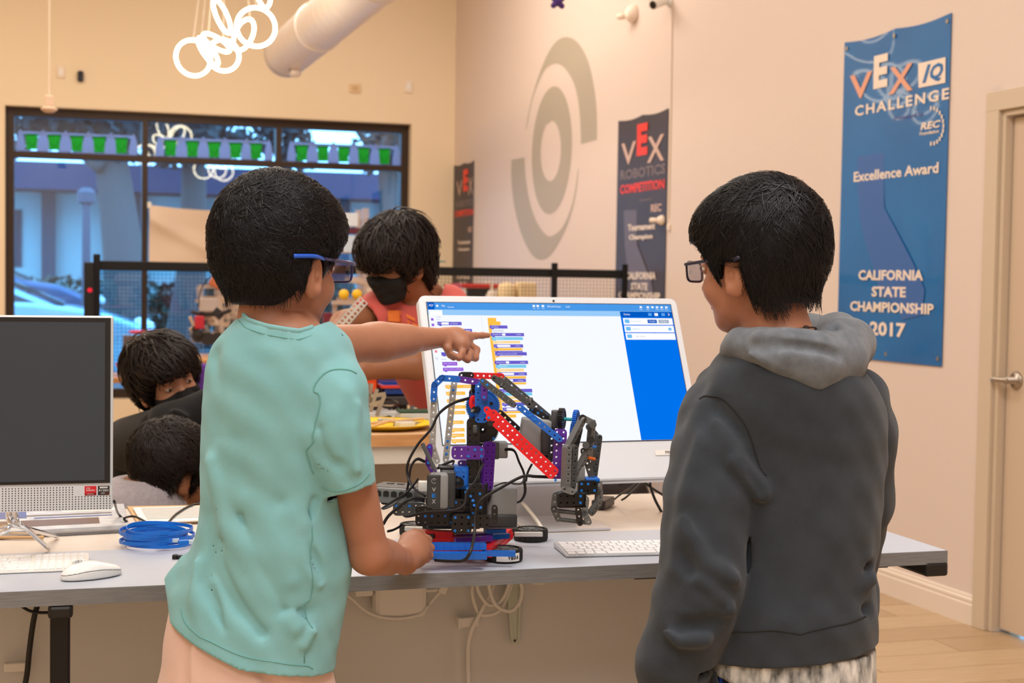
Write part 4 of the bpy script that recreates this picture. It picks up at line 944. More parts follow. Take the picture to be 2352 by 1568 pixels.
# ------------------------------------------------------------------ papers behind
def sheet(name, label, cat, pts, th, m, z=DESK, lines=None, group=None, mline=None):
    P = [ZP(x, y, z) for x, y in pts]; c = sum(P)/len(P); t = thing(name, label, cat, c, 0, group)
    q = MB(); q.prism(P, (0, 0, th)); q.build('pages', m, t); return t, P
m_paper = mat('paper', (238, 234, 228), .6); m_mag = mat('glossy_print', (196, 200, 208), .25, rgb2=(236, 236, 236), nscale=30); m_ink = mat('ink_grey', (120, 116, 120), .6); m_ply = mat('plywood_edge', (206, 168, 122), .6)
zt_ = DESK
sheet('wood_board', 'thin wooden board lying under the papers at the right of the magazines', 'board', [(292, 1166), (470, 1163), (474, 1200), (318, 1207)], .004, m_ply, zt_)
t, P = sheet('booklet', 'white printed booklet on the wooden board behind the blue cable', 'booklet', [(305, 1168), (470, 1164), (474, 1196), (325, 1202)], .003, m_paper, zt_+.006)
q = MB()
for i in range(9):
    v = .10+.09*i; a = P[0]*(1-v)+P[3]*v; b_ = P[1]*(1-v)+P[2]*v; a2 = a*.9+b_*.1; b2 = a*.06+b_*.94
    dY = (P[3]-P[0])*.012; q.quad(a2+ZV*.0034-dY, b2+ZV*.0034-dY, b2+ZV*.0034+dY, a2+ZV*.0034+dY)
q.build('text_lines', m_ink, t)
t, P = sheet('magazine', 'glossy magazine stack under the switched-off computer', 'magazine', [(-40, 1178), (284, 1166), (296, 1216), (-40, 1234)], .010, m_mag, zt_)
m_mb = mat('print_blue', (92, 110, 170), .3); m_mr = mat('print_brown', (120, 96, 84), .3)
def onp(P, u0, u1, v0, v1, z, m, name, t):
    f_ = lambda u, v: (P[0]*(1-u)+P[1]*u)*(1-v)+(P[3]*(1-u)+P[2]*u)*v+ZV*z
    q = MB(); q.quad(f_(u0, v0), f_(u1, v0), f_(u1, v1), f_(u0, v1)); q.build(name, m, t)
onp(P, .1, .8, .60, .86, .0104, m_mr, 'printed_photo', t); onp(P, .55, .95, .16, .3, .0104, m_paper, 'printed_title', t); onp(P, .1, .3, .2, .5, .0104, m_mb, 'printed_panel', t); onp(P, .3, .9, .38, .44, .0104, m_ink, 'printed_line', t); onp(P, .35, .9, .5, .54, .0106, m_mb, 'printed_line', t)
MB().prism([p+(ZV*-.0) for p in [ZP(-40, 1236, DESK), ZP(297, 1219, DESK), ZP(297, 1222, DESK), ZP(-40, 1240, DESK)]], (0, 0, .006)).build('spine', mat('spine_grey', (120, 118, 120), .4), t)
q = MB(); a = ZP(-30, 1222, DESK+.012); b_ = ZP(132, 1236, DESK+.004)
c = ZP(60, 1240, DESK+.005)
q.tube([ZP(385, 1204, DESK+.014), ZP(440, 1206, DESK+.014)], .0035, 10, smooth=False)
tag(q.build('pen', m_satin), 'slim metal pen lying across the edge of the booklet', 'pen')
for y0, y1, lab in ((1230, 1226, 'long pale wooden stick under the wire stand, nearer the magazines'), (1240, 1232, 'long pale wooden stick under the wire stand, nearer the keyboard')):
    q = MB(); a, b_ = ZP(-40, y0-6, DESK+.004), ZP(100, y1+2, DESK+.004); q.tube([a, b_], .0035, 8, smooth=False); tag(q.build('wooden_stick', m_ply), lab, 'stick')
# black cable lying behind
def cable(name, label, pts, r, m, flat=1., n=8):
    q = MB(); q.tube(pts, r, n, flat=flat); return tag(q.build(name, m, smooth=True), label, 'cable')
cable('power_cable', 'black cable winding across the desk behind the blue coil', [YP(262, 1150, 2.9), ZP(272, 1180, DESK+.02), ZP(292, 1198, DESK+.008), ZP(285, 1190, DESK+.02), ZP(310, 1186, DESK+.016), ZP(350, 1205, DESK+.014), ZP(380, 1204, DESK+.012), ZP(405, 1180, DESK+.012), ZP(440, 1160, DESK+.012), ZP(480, 1156, DESK+.012)], .0026, m_black)

# ================================================================== MONITOR WITH THE CODE SCREEN
yw2, ti2 = .0417, .446
r2, u2, n2 = frame_of(yw2, ti2); mc2 = np.array([1.0331, 3.0764, 1.0973]); SWd, SHt = .598, .336
def sp(u, v, o=0.): return mc2+r2*(SWd*(u-.5))+u2*(SHt*(.5-v))+n2*o      # u, v across and down the screen
R2 = frame3(r2, -n2, u2)
mon = thing('monitor', 'large white all-in-one computer showing the block code program', 'monitor', (mc2[0], mc2[1]+.08, DESK))
m_mw = mat('monitor_white', (220, 224, 230), .3)
bz = .018; chin = .092
q = MB(); c = (sp(.5, 0)+sp(.5, 1))/2+u2*(bz-chin)/2-n2*.014
q.box(c, (SWd+2*bz, .026, SHt+bz+chin), R2, 0)
es = [e for e in q.b.edges if abs((e.verts[0].co-e.verts[1].co).normalized().dot(Vector(tuple(n2)))) > .9]
bmesh.ops.bevel(q.b, geom=es, offset=.016, segments=6, affect='EDGES', profile=.5)
bmesh.ops.bevel(q.b, geom=[e for e in q.b.edges if len(e.link_faces) == 2 and e.calc_face_angle(0) > 1.2], offset=.002, segments=2, affect='EDGES')
q.build('housing', m_mw, mon)
q = MB(); c = sp(.5, 1)-u2*(chin-.002)-n2*.004
q.box(c, (SWd+.02, .012, .004), R2); q.build('speaker_strip', mat('strip_grey', (176, 178, 182), .5, noise=.3, nscale=900), mon)
MB().box(sp(.5, .5, -.0004), (SWd+.004, .0015, SHt+.004), R2).build('screen_surround', mat('screen_surround_dark', (30, 34, 48), .3), mon)
EMS = 1.05
E_ = lambda n_, c_: emit('screen_'+n_, c_, EMS)
scr = MB().box(sp(.5, .5, .0004), (SWd, .0006, SHt), R2).build('screen', emit('screen_page', (243, 246, 255), 1.05), mon)
MB().cyl(sp(.508, -.022, -.0015), sp(.508, -.022, .0006), .0026, n=14).build('webcam', m_black, mon)
layer = [0]
def ui(name, u0, v0, u1, v1, m, parent=None, lv=1, r=0.):
    o = .0008+.00012*lv; q = MB(); q.quad(sp(u0, v1, o), sp(u1, v1, o), sp(u1, v0, o), sp(u0, v0, o)); return q.build(name, m, parent or scr, fix=False)
def uix(name, txt, u, v, wu, hv, m, lv=3, **k):
    return put_text(name, txt, sp(u, v, .0008+.00012*lv), r2, u2, .01, m, scr, fit=(wu*SWd, hv*SHt), ext=0., **k)
# screen coordinates: crop with the screen corners (97,112) (1968,135) (230,1190) (2095+,1180)
import itertools
_S = [np.array(p, float) for p in ((979, 693.6), (1539.7, 700.5), (1595, 1012), (1019.5, 1018))]
def S(x, y):
    """photo pixel -> screen u, v"""
    P = PL(x, y, n2, mc2); d = P-mc2; return (d@r2)/SWd+.5, .5-(d@u2)/SHt
def S4(x, y): return S(950+x/3.337, 660+y/3.337)
w4 = lambda px: px/3.337/1052.  # width in metres
e_top, e_top2, e_dev, e_wh = E_('bar', (72, 150, 228)), E_('tab_bar', (150, 200, 245)), E_('panel', (0, 112, 232)), E_('white', (250, 251, 255))
e_dk = E_('dark_blue', (0, 88, 190)); e_vi = E_('violet', (104, 92, 200)); e_lb = E_('light_blue', (120, 200, 232)); e_or = E_('amber', (250, 190, 70)); e_pu = E_('purple', (150, 92, 214)); e_gr = E_('grey', (160, 172, 190)); e_tx = E_('text_grey', (150, 158, 172)); e_pk = E_('pink', (240, 140, 150))
ui('toolbar', 0, 0, 1, .052, e_top); ui('tab_bar', 0, .052, 1, .092, e_top2); ui('menu_logo', 0, 0, .027, .052, e_dk, lv=2)
ui('tab', .003, .056, .055, .092, e_wh, lv=2)
uix('menu_logo_text', 'IQ', .0135, .022, .017, .018, e_wh, shear=.3)
uix('toolbar_text', 'File', .062, .024, .012, .014, e_wh); uix('toolbar_text', 'Tutorials', .09, .033, .024, .010, e_wh)
ui('globe', .034, .018, .042, .032, e_wh, lv=3)
uix('toolbar_text', 'VEXcode Project', .505, .024, .056, .018, e_wh); uix('toolbar_text', 'Saved', .562, .022, .016, .012, e_wh)
for x in (.418, .434, .455): ui('toolbar_icon', x, .012, x+.010, .026, e_wh, lv=3)
for x in (.418, .434, .455): uix('toolbar_text', 'Undo', x+.005, .036, .011, .007, e_wh)
for x in (.865, .895, .915, .935, .955, .975): ui('toolbar_icon', x, .014, x+.010, .027, e_wh, lv=3)
for x in (.865, .895, .935, .955, .975): uix('toolbar_text', 'Run', x+.005, .037, .013, .008, e_wh)
# device panel
u0, v0 = S4(1575, 175); u1, v1 = S4(1748, 1180)
pu = (u0+u1)/2
ui('device_panel', pu, .055, 1, 1, e_dev, lv=2); ui('panel_header', pu, .055, 1, .098, e_dk, lv=3)
uix('panel_text', 'Devices', pu+.028, .076, .026, .014, e_wh, lv=4)
for x in (.905, .932, .962): ui('panel_icon', x-.009, .066, x+.006, .087, e_wh if x == .932 else E_('icon_blue', (90, 160, 235)), lv=4)
uix('panel_text', '>', .985, .076, .007, .02, e_wh, lv=4)
for i, (ya_, yb_) in enumerate(((.105, .155), (.162, .212), (.219, .268))):
    ui('device_card', pu+.008, ya_, .996, yb_, e_wh, lv=4); ui('device_icon', pu+.014, ya_+.010, pu+.034, yb_-.012, E_('icon_light', (110, 185, 240)), lv=5)
uix('card_text', 'IQ Robot Brain', pu+.062, .130, .045, .012, e_gr, lv=6); uix('card_text', 'Robot12', pu+.058, .187, .03, .012, E_('icon_light', (110, 185, 240)), lv=6); uix('card_text', 'Add a device', pu+.07, .243, .042, .012, e_gr, lv=6)
ui('gen_button', .888, .116, .928, .143, e_dk, lv=5); ui('gen_button', .935, .116, .98, .143, e_gr, lv=5); uix('button_text', '1st gen', .908, .129, .026, .012, e_wh, lv=6); uix('button_text', '2nd gen', .957, .129, .026, .012, e_wh, lv=6)
ui('card_icon', .972, .177, .985, .198, E_('icon_light', (110, 185, 240)), lv=5)
# left palette
for y, cc_ in ((.115, e_pu), (.155, e_pu), (.29, e_vi), (.345, e_pk), (.395, E_('pale', (220, 224, 232)))): ui('category_dot', .008, y, .018, y+.018, cc_, lv=3)
ui('category_line', .205, .095, .2065, .30, E_('pale', (220, 224, 232)), lv=2)
def blk(x0, y0, x1, y1, m, lv=3, hole=None):
    a = S4(x0, y0); b_ = S4(x1, y1)
    vm = (S4(x0, y0)[1]+S4(x0, y1)[1])/2; h = abs(S4(x0, y1)[1]-S4(x0, y0)[1])/2
    o = ui('code_block', a[0], vm-h, S4(x1, (y0+y1)/2)[0], vm+h, m, lv=lv)
    ui('block_notch', a[0]+.006, vm+h, a[0]+.016, vm+h+.006, m, lv=lv)
    if hole:
        ha = S4(hole[0], (y0+y1)/2)[0]; hb = S4(hole[1], (y0+y1)/2)[0]; ui('block_field', ha, vm-h*.62, hb, vm+h*.62, e_wh, lv=lv+1)
    return vm, h
def btx(t_, x, y, wpx, hp=8): u, v = S4(x, y); uix('block_text', t_, u, v, wpx/3.337/1052/SWd, hp/3.337/1052/SHt*1.1, e_wh, lv=7)
uix('palette_text', 'Looks', S4(190, 226)[0], S4(190, 226)[1], .018, .010, e_tx); uix('palette_text', 'Print', S4(188, 245)[0], S4(188, 245)[1], .014, .008, e_tx); uix('palette_text', 'Sound', S4(230, 551)[0], S4(230, 551)[1], .018, .010, e_tx)
blk(180, 264, 367, 290, e_vi, hole=(212, 268)); btx('print', 196, 278, 22); btx('on Brain', 308, 278, 60)
blk(190, 318, 447, 344, e_vi); btx('set cursor to next row on Brain', 330, 331, 220)
blk(210, 498, 300, 524, e_vi)
blk(217, 572, 334, 600, e_pu); btx('play sound siren', 275, 586, 96)
blk(222, 616, 381, 642, e_pu); btx('play note C whole', 300, 628, 140)
for y0, x1 in ((748, 470), (800, 395), (858, 390), (905, 400), (948, 395), (1022, 382), (1080, 390), (1122, 388), (1165, 396)):
    blk(240+(y0-748)*.115, y0, x1, y0+26, e_or); btx('when', 262+(y0-748)*.115, y0+13, 26)
    btx('pressed', x1-60, y0+13, 60)
# main program
blk(565, 234, 632, 262, e_or); blk(567, 262, 665, 290, e_or)
a = S4(572, 290); b_ = S4(760, 1010)
q = MB(); q.quad(*[sp(*S4(*p), .0008+.00012*2) for p in ((662, 1005), (690, 1005), (592, 285), (570, 285))]); q.build('program_spine', e_or, scr, fix=False)
prog = [(580, 292, 718, 316, e_vi, None, 'when Button'), (600, 324, 690, 344, E_('pale', (220, 224, 232)), None, ''), (588, 350, 845, 375, e_vi, (678, 702), 'set cursor to row'), (596, 381, 836, 404, e_lb, None, 'set LED color to'), (604, 411, 815, 430, E_('peach', (250, 214, 150)), None, 'Touch pressed'), (612, 437, 838, 462, e_vi, (640, 740), 'print'),
        (606, 466, 832, 484, e_or, None, ''), (618, 487, 835, 496, e_vi, None, ''), (622, 497, 866, 523, e_vi, None, 'set cursor to next row on Brain'), (614, 527, 830, 533, e_or, None, ''), (618, 563, 876, 589, e_vi, (707, 731), 'set cursor to row'), (626, 594, 862, 618, e_lb, None, 'set Touch LED to'), (632, 624, 845, 646, E_('peach', (250, 214, 150)), None, 'Touch pressed'), (640, 652, 867, 677, e_vi, (674, 768), 'print'),
        (636, 682, 860, 700, e_or, None, ''), (645, 702, 860, 727, e_vi, (672, 760), 'print'), (642, 730, 862, 746, e_or, None, ''), (655, 780, 908, 806, e_vi, None, 'set cursor to next row on Brain'), (662, 808, 908, 832, e_lb, None, 'wait'), (668, 836, 880, 858, E_('peach', (250, 214, 150)), None, 'if'), (672, 866, 885, 880, e_or, None, ''), (676, 884, 850, 908, e_vi, None, 'stop'), (680, 922, 850, 948, e_vi, (712, 790), 'print'), (684, 950, 830, 966, e_or, None, ''), (690, 975, 785, 1000, e_or, None, 'forever')]
for x0, y0, x1, y1, m, hole, tx in prog:
    blk(x0, y0, x1, y1, m, lv=4, hole=hole)
    if tx: btx(tx, x0+12+len(tx)*2.6, (y0+y1)/2, len(tx)*5.2, 8)
    if hole: btx('on Brain', x1-42, (y0+y1)/2, 44)
# name label
lc0, lc1 = S4(1835, 1264), S4(2010, 1264)
u, v = S(1526, 1039); MB().box(sp(u+.006, v, .0006), (.054, .0006, .0125), R2).build('name_label', m_paper, mon)
put_text('name_text', 'PINK', sp(u+.022, v, .0012), r2, u2, .01, m_black, mon, fit=(.022, .0068))
# stand
bpts = [ZP(1166, 1190, DESK), ZP(1378, 1186, DESK), ZP(1404, 1217, DESK), ZP(1212, 1222, DESK)]
sx0 = ZP(1228, 1222, DESK); sx1 = ZP(1404, 1217, DESK)
m_st = mat('stand_aluminium', (216, 217, 222), .28, metal=.45)
bx0, bx1 = sx0[0]-.01, sx1[0]; by0 = sx1[1]; byn = by0+.20
q = MB(); q.bx((bx0, by0, DESK), (bx1, byn, DESK+.006), .002); q.build('base_plate', m_st, mon)
nx0 = bx0+.012; nx1 = bx1-.015
hub = mc2-u2*.02-n2*.03
q = MB(); P = []
for k in range(9):
    t_ = k/8; a = np.array([0, byn-.012, DESK+.006]); c_ = np.array([0, byn-.005+.03, DESK+.17]); e_ = np.array([0, hub[1]+.0, hub[2]-.03])
    p = a*(1-t_)**2+2*t_*(1-t_)*c_+e_*t_*t_; P.append(p)
V = []
for p in P:
    for dx, dy in ((nx0, -.005), (nx1, -.005), (nx1, .005), (nx0, .005)): V.append((dx, p[1]+dy, p[2]))
q.poly(V, [(4*i+k, 4*i+(k+1) % 4, 4*i+4+(k+1) % 4, 4*i+4+k) for i in range(8) for k in range(4)]+[(0, 1, 2, 3), (32, 33, 34, 35)]); autosmooth(q.build('neck', m_st, mon), 60)
# cables at the monitor's rear
cable('power_cable', 'black cable dropping behind the right end of the large monitor', [YP(1492, 1092, 3.2), YP(1495, 1120, 3.2), YP(1510, 1158, 3.2), YP(1535, 1190, 3.2), YP(1600, 1210, 3.2)], .0035, m_black)
cable('power_cable', 'black cable running from behind the monitor toward the hoodie sleeve', [YP(1470, 1094, 3.3), YP(1490, 1115, 3.3), YP(1530, 1140, 3.3), YP(1600, 1170, 3.3)], .0032, m_black)
cable('power_cable', 'thin black cable crossing down to the black adapter', [YP(1490, 1094, 3.28), YP(1470, 1112, 3.28), YP(1440, 1140, 3.25), ZP(1428, 1148, DESK+.02)], .0026, m_black)
cable('power_cable', 'second thin black cable from the monitor to the black adapter', [YP(1478, 1094, 3.26), YP(1455, 1115, 3.26), YP(1424, 1136, 3.2), ZP(1412, 1146, DESK+.02)], .0022, m_black)
cable('white_power_cable', 'white cable curving over the desk behind the robot to the stand', [ZP(1168, 1140, DESK+.02), ZP(1195, 1150, DESK+.035), ZP(1222, 1180, DESK+.03), ZP(1244, 1212, DESK+.016), ZP(1252, 1232, DESK+.006)], .0042, m_wc)
p = ZP(1385, 1165, DESK); t = thing('power_brick', 'black adapter block lying on the back table right of the claw', 'adapter', p)
d_ = ZP(1420, 1142, DESK)-ZP(1360, 1172, DESK); d_ /= np.linalg.norm(d_); 
MB().box(p+ZV*.012, (.085, .035, .022), frame3(d_, np.cross(ZV, d_), ZV), .003).build('block', mat('charcoal_plastic', (52, 44, 46), .4), t)
cable('white_power_cable', 'pale cable lying on the back table behind the robot battery', [ZP(1090, 1165, DESK+.006), ZP(1140, 1180, DESK+.006), ZP(1190, 1172, DESK+.006), ZP(1222, 1160, DESK+.006)], .004, m_wc)
# ================================================================== PEOPLE
def skinm(n, a, b_): return mat(n, a, .48, rgb2=b_, nscale=14, sss=.12, bump=.12, bscale=500)
m_sk1 = skinm('skin_tan', (172, 120, 94), (160, 108, 82)); m_sk2 = skinm('skin_tan_two', (178, 124, 98), (166, 112, 86)); m_sk3 = skinm('skin_brown', (150, 98, 68), (138, 88, 58)); m_sk4 = skinm('skin_light', (190, 138, 110), (178, 126, 98))
def hairm(n, c, r=.42):
    m = mat(n, c, r, spec=.22, rgb2=tuple(min(255, int(v*1.8+8)) for v in c), nscale=420); return m  # paler speckle in the colour imitates fine highlights on the hair
m_hair = hairm('black_hair', (12, 11, 13), .36); m_hairb = hairm('brown_black_hair', (17, 12, 10), .45)
m_hairl = mat('glossy_black_hair', (11, 10, 12), .36, spec=.26)
m_eye = mat('eye_white', (230, 226, 220), .2); m_iris = mat('iris_dark', (40, 24, 16), .2); m_brow = mat('brow_hair', (28, 22, 20), .8)
class Head:
    def __init__(s, c, ang, side, pitch=0., k=1., roll=0., ear=1., neck=.05, neckto=None, fcl=None):
        """ang: degrees the face turns away from the image's right (side 1) or left (side -1)"""
        a = math.radians(ang); f = HR*math.cos(a)*side+HF*math.sin(a); f = f*math.cos(pitch)+ZV*math.sin(pitch)
        l = np.cross(ZV, f); l /= np.linalg.norm(l); l = l*math.cos(roll)+np.cross(f, l)*math.sin(roll); u = np.cross(f, l)
        s.f, s.l, s.u, s.c, s.k = f, l, u, np.array(c, float), k; s.R = np.stack([f, l, u], 1).astype(np.float32); s.ear = ear; s.neck = neck; s.neckto = neckto
    def W(s, x, y, z): return s.c+(s.f*x+s.l*y+s.u*z)*s.k
    def loc(s, p): return ((p-A3(s.c))@s.R)/s.k
    def skin(s, p):
        q = s.loc(p); qa = q.copy(); qa[:, 1] = np.abs(qa[:, 1])
        d = smin(ell(q, (-.012, 0, .026), (.092, .072, .086)), ell(q, (.026, 0, -.030), (.062, .059, .076)), .03)
        d = smin(d, ell(q, (.034, 0, -.068), (.047, .044, .040)), .02); d = smin(d, ell(q, (.064, 0, -.092), (.020, .022, .018)), .02)
        d = smin(d, ell(qa, (.058, .032, -.036), (.028, .024, .026)), .015); d = smin(d, cap(qa, (.086, .012, .019), (.074, .044, .018), .006, .006), .010)
        d = smax(d, -(np.linalg.norm(qa-A3((.098, .031, .002)), axis=1)-.014), .012)
        d = smin(d, cap(q, (.086, 0, .002), (.104, 0, -.030), .006, .010), .010); d = smin(d, np.linalg.norm(qa-A3((.096, .011, -.034)), axis=1)-.008, .006)
        d = smin(d, ell(q, (.087, 0, -.056), (.009, .021, .005)), .004); d = smin(d, ell(q, (.085, 0, -.066), (.009, .018, .006)), .004)
        e = s.ear
        er = smax(ell(qa, (-.006, .074, -.022), (.019*e, .011, .033*e)), -ell(qa, (.001, .085, -.020), (.011*e, .009, .021*e)), .004)
        er = smin(er, ell(qa, (.004, .075, -.044), (.008, .006, .010)), .006); er = smin(er, ell(qa, (.0, .076, -.020), (.004, .006, .010)), .004)
        d = smin(d, er, .006)
        nt = s.neckto if s.neckto is not None else (-.04, 0, -.17)
        d = smin(d, cap(q, (-.020, 0, -.055), nt, s.neck, s.neck*1.08), .02)
        return d*s.k
    def hair(s, lay, low, thick=((-.12, .003), (-.085, .005), (-.05, .012), (-.01, .020), (.03, .034), (.06, .06)), th=(.108, .088, .098), ctr=(-.014, 0, .034), back=(.064, .074, .06), backc=(-.045, 0, -.030), extra=None, amp=.003, sc=1.):
        xs = [v[0] for v in low]; zs = [v[1] for v in low]
        def f(p):
            q = s.loc(p); d = ell(q, ctr, th); d = smin(d, ell(q, backc, back), .03)
            if extra is not None: d = extra(q, d)
            z0 = np.interp(q[:, 0], xs, zs)
            n = np.sin(q[:, 0]*150*sc+q[:, 2]*60)*np.sin(q[:, 1]*130*sc+1)*np.sin(q[:, 2]*140*sc-q[:, 0]*40)
            sk = s.skin(p)/s.k; tt = np.interp(q[:, 2], [t[0] for t in thick], [t[1] for t in thick]); d = smax(d, sk-tt, .012)
            d = smax(d-amp*n, (z0-q[:, 2])*.75, .006)
            return d*s.k
        return f
def eyes(h, root, down=0., sk=None):
    for y in (-.031, .031):
        e = MB().ball(h.W(.0765, y, .002), .0118*h.k, 14).build('eye', m_eye, root, smooth=True)
        MB().ball(h.W(.0865, y, -.001), .0048*h.k, 10).build('iris', m_iris, e, smooth=True)
        q = MB(); q.ball(h.W(.0765, y, .002), .0130*h.k, 20); cs = np.array([h.loc(np.array([tuple(f.calc_center_median())], np.float32))[0] for f in q.b.faces]); dz = cs[:, 2]-.002
        bmesh.ops.delete(q.b, geom=[f for f, z, x in zip(list(q.b.faces), dz, cs[:, 0]) if (-.0052 < z < .0022-down) and x > .0765], context='FACES'); q.build('eyelids', sk or m_sk1, root, smooth=True)
        q = MB(); q.tube([h.W(.0895, y*.45, .019), h.W(.090, y*.9, .024), h.W(.078, y*1.5, .020)], .0028*h.k, 6, flat=.6); q.build('eyebrow', m_brow, root, smooth=True)
def strands(name, hf, me_obj, h, whorl, m, root, n=6000, step=.009, seg=5, rad=.0007, grav=.5, lift=.0022, seed=1, swirl=.25, droop=.0, fwdc=0., jit=.25, test=None, flow=None):
    r = np.random.default_rng(seed); me = me_obj.data; N = len(me.vertices); co = np.zeros(N*3, np.float32); me.vertices.foreach_get('co', co); co = co.reshape(-1, 3)
    pm_ = Matrix(me_obj.parent.matrix_basis); T = np.array([list(me_obj.parent.location)], np.float32); co = co+T
    idx = r.integers(0, N, n*2); p = co[idx]; wl = A3(h.W(*whorl))
    if test is not None: p = p[test(h.loc(p))]
    p = p[:n]; n = len(p)
    P = [p.copy()]; U_ = A3(h.u); F_ = A3(h.f)
    g = grad(hf, p); prev = None
    jv = r.normal(size=(n, 3)).astype(np.float32)*jit
    # clumping: neighbours share a jitter
    cl = (np.floor(p/.012)).astype(int); hsh = (cl[:, 0]*73856093 ^ cl[:, 1]*19349663 ^ cl[:, 2]*83492791) % 4096; tab = r.normal(size=(4096, 3)).astype(np.float32)
    jv = jv*.5+tab[hsh]*jit
    for i in range(seg):
        d = p-wl; d = d/(np.linalg.norm(d, axis=1)[:, None]+1e-6)
        g = grad(hf, p, .002)
        sw = np.cross(g, d)
        v = d+swirl*sw-U_*grav+F_*fwdc+jv
        if flow is not None: v = v+flow(h.loc(p))@h.R.T
        v = v-g*(v*g).sum(1)[:, None]; v /= (np.linalg.norm(v, axis=1)[:, None]+1e-6)
        if prev is not None: v = .5*prev+v; v /= (np.linalg.norm(v, axis=1)[:, None]+1e-6)
        prev = v; p = p+v*step*(.7+.6*r.random((n, 1)).astype(np.float32) if i == 0 else 1.)
        g = grad(hf, p, .002); tgt = lift*(.3+.9*(i+1)/seg)*(.3+1.4*r.random(n).astype(np.float32) if i == 0 else 1.)
        p = p-g*np.clip(hf(p)-tgt, -.01, .006)[:, None]
        P.append(p.copy())
    P = np.stack(P, 1); S = P.shape[1]; t = np.gradient(P, axis=1); t /= np.linalg.norm(t, axis=2)[..., None]+1e-9
    gg = grad(hf, P.reshape(-1, 3), .002).reshape(P.shape); sd = np.cross(t, gg); sd /= np.linalg.norm(sd, axis=2)[..., None]+1e-9
    wv = rad*np.linspace(1, .25, S)[None, :, None]*(.6+.8*r.random((n, 1, 1)))
    A_ = P+sd*wv; B_ = P-sd*wv; C_ = P+gg*wv*.8
    V = np.stack([A_, C_, B_], 2).astype(np.float32); V = V.reshape(-1, 3)-T.astype(np.float32)
    base = (np.arange(n)[:, None]*S+np.arange(S-1)[None])*3
    Q = [];
    for a, b_ in ((0, 1), (1, 2)): Q.append(np.stack([base+a, base+b_, base+b_+3, base+a+3], -1).reshape(-1, 4))
    Q = np.concatenate(Q).astype(np.int32)
    mm = bpy.data.meshes.new(name); mm.vertices.add(len(V)); mm.vertices.foreach_set('co', V.ravel()); mm.loops.add(len(Q)*4); mm.loops.foreach_set('vertex_index', Q.ravel()); mm.polygons.add(len(Q))
    mm.polygons.foreach_set('loop_start', np.arange(len(Q), dtype=np.int32)*4); mm.polygons.foreach_set('loop_total', np.full(len(Q), 4, np.int32)); mm.update(calc_edges=True)
    o = link(name, mm, m, None, smooth=True); o.parent = me_obj
    return tag(o, kind='stuff')
def glasses(h, root, mf, mt, tip, xf=.104, back=-.075, bz=.004):
    g = thing('eyeglasses', None, None, root.location); g.parent = root; g.location = (0, 0, 0)
    T = lambda x, y, z: h.W(x, y, z)
    o_ = None; q = MB()
    for s_ in (-1, 1):
        cx = s_*.033; P = []
        for a in np.linspace(0, 2*PI, 29)[:-1]:
            ca, sa = math.cos(a), math.sin(a); x = np.sign(ca)*abs(ca)**.45*.026; z = np.sign(sa)*abs(sa)**.45*.017
            P.append(T(xf-.35*abs(cx+x)**1.6*1.6, cx+x, z-.002))
        q.tube(P, .0021*h.k, 8, closed=True, smooth=False)
    q.tube([T(xf, -.009, .004), T(xf+.002, 0, .007), T(xf, .009, .004)], .0022*h.k, 8)
    fr = q.build('frame', mf, root, smooth=True); bpy.data.objects.remove(g)
    for s_ in (-1, 1):
        cx = s_*.033; P = [T(xf-.003-.35*abs(cx+x)**1.6*1.6, cx+x, z-.002) for x, z in ((-.025, -.016), (.025, -.016), (.025, .016), (-.025, .016))]
        q = MB(); q.prism(P, h.f*-.0012); q.build('lens', m_lens, fr)
        q = MB(); q.tube([T(xf-.006, s_*.060, .010), T(xf-.012, s_*.067, .010), T(.05, s_*.079, .009), T(.0, s_*.089, .007)], .0030*h.k, 8, flat=.55); q.build('temple', mf, fr, smooth=True)
        q = MB(); q.tube([T(.004, s_*.088, .007), T(-.03, s_*.0965, bz+.001), T(back, s_*.0935, bz-.004)], .0033*h.k, 8, flat=.5); q.build('temple_tip', mt, fr, smooth=True)
    return fr
m_lens = bpy.data.materials.new('clear_lens'); m_lens.use_nodes = True
_nt = m_lens.node_tree; _nt.nodes.remove(_nt.nodes['Principled BSDF']); _t = _nt.nodes.new('ShaderNodeBsdfTransparent'); _g = _nt.nodes.new('ShaderNodeBsdfGlossy'); _g.inputs['Roughness'].default_value = .03; _x = _nt.nodes.new('ShaderNodeMixShader'); _x.inputs[0].default_value = .28
_t.inputs[0].default_value = (.88, .92, 1, 1)
_nt.links.new(_t.outputs[0], _x.inputs[1]); _nt.links.new(_g.outputs[0], _x.inputs[2]); _nt.links.new(_x.outputs[0], _nt.nodes['Material Output'].inputs[0])
def RW_(py, L, R, D, b): return (U((L+R)/2, py, D), (R-L)/2/FPX*D, b)
def finger(p, js, r0, k=.004):
    d = None; n = len(js)-1
    for i in range(n):
        e = cap(p, js[i], js[i+1], r0*(1-.10*i), r0*(1-.10*(i+1))); d = e if d is None else smin(d, e, k)
    return d
def utable(pts, D):
    """pixel polyline -> (u along the horizontal right, z) table"""
    L = sorted([(float(U(x, y, D)@HR), float(U(x, y, D)[2])) for x, y in pts]); return [a for a, _ in L], [b for _, b in L]
def folds(p, L):
    d = 0
    for pts, D, wd, amp in L: d = d+fold(p, [U(x, y, D) for x, y in pts], wd*.9, amp*1.8)
    return d
def bounds(pts, m=.12):
    P = np.array(pts); return P.min(0)-m, P.max(0)+m
def inset(rows, e): return [(c, max(a-e, .02), max(b_-e, .02)) for c, a, b_ in rows]
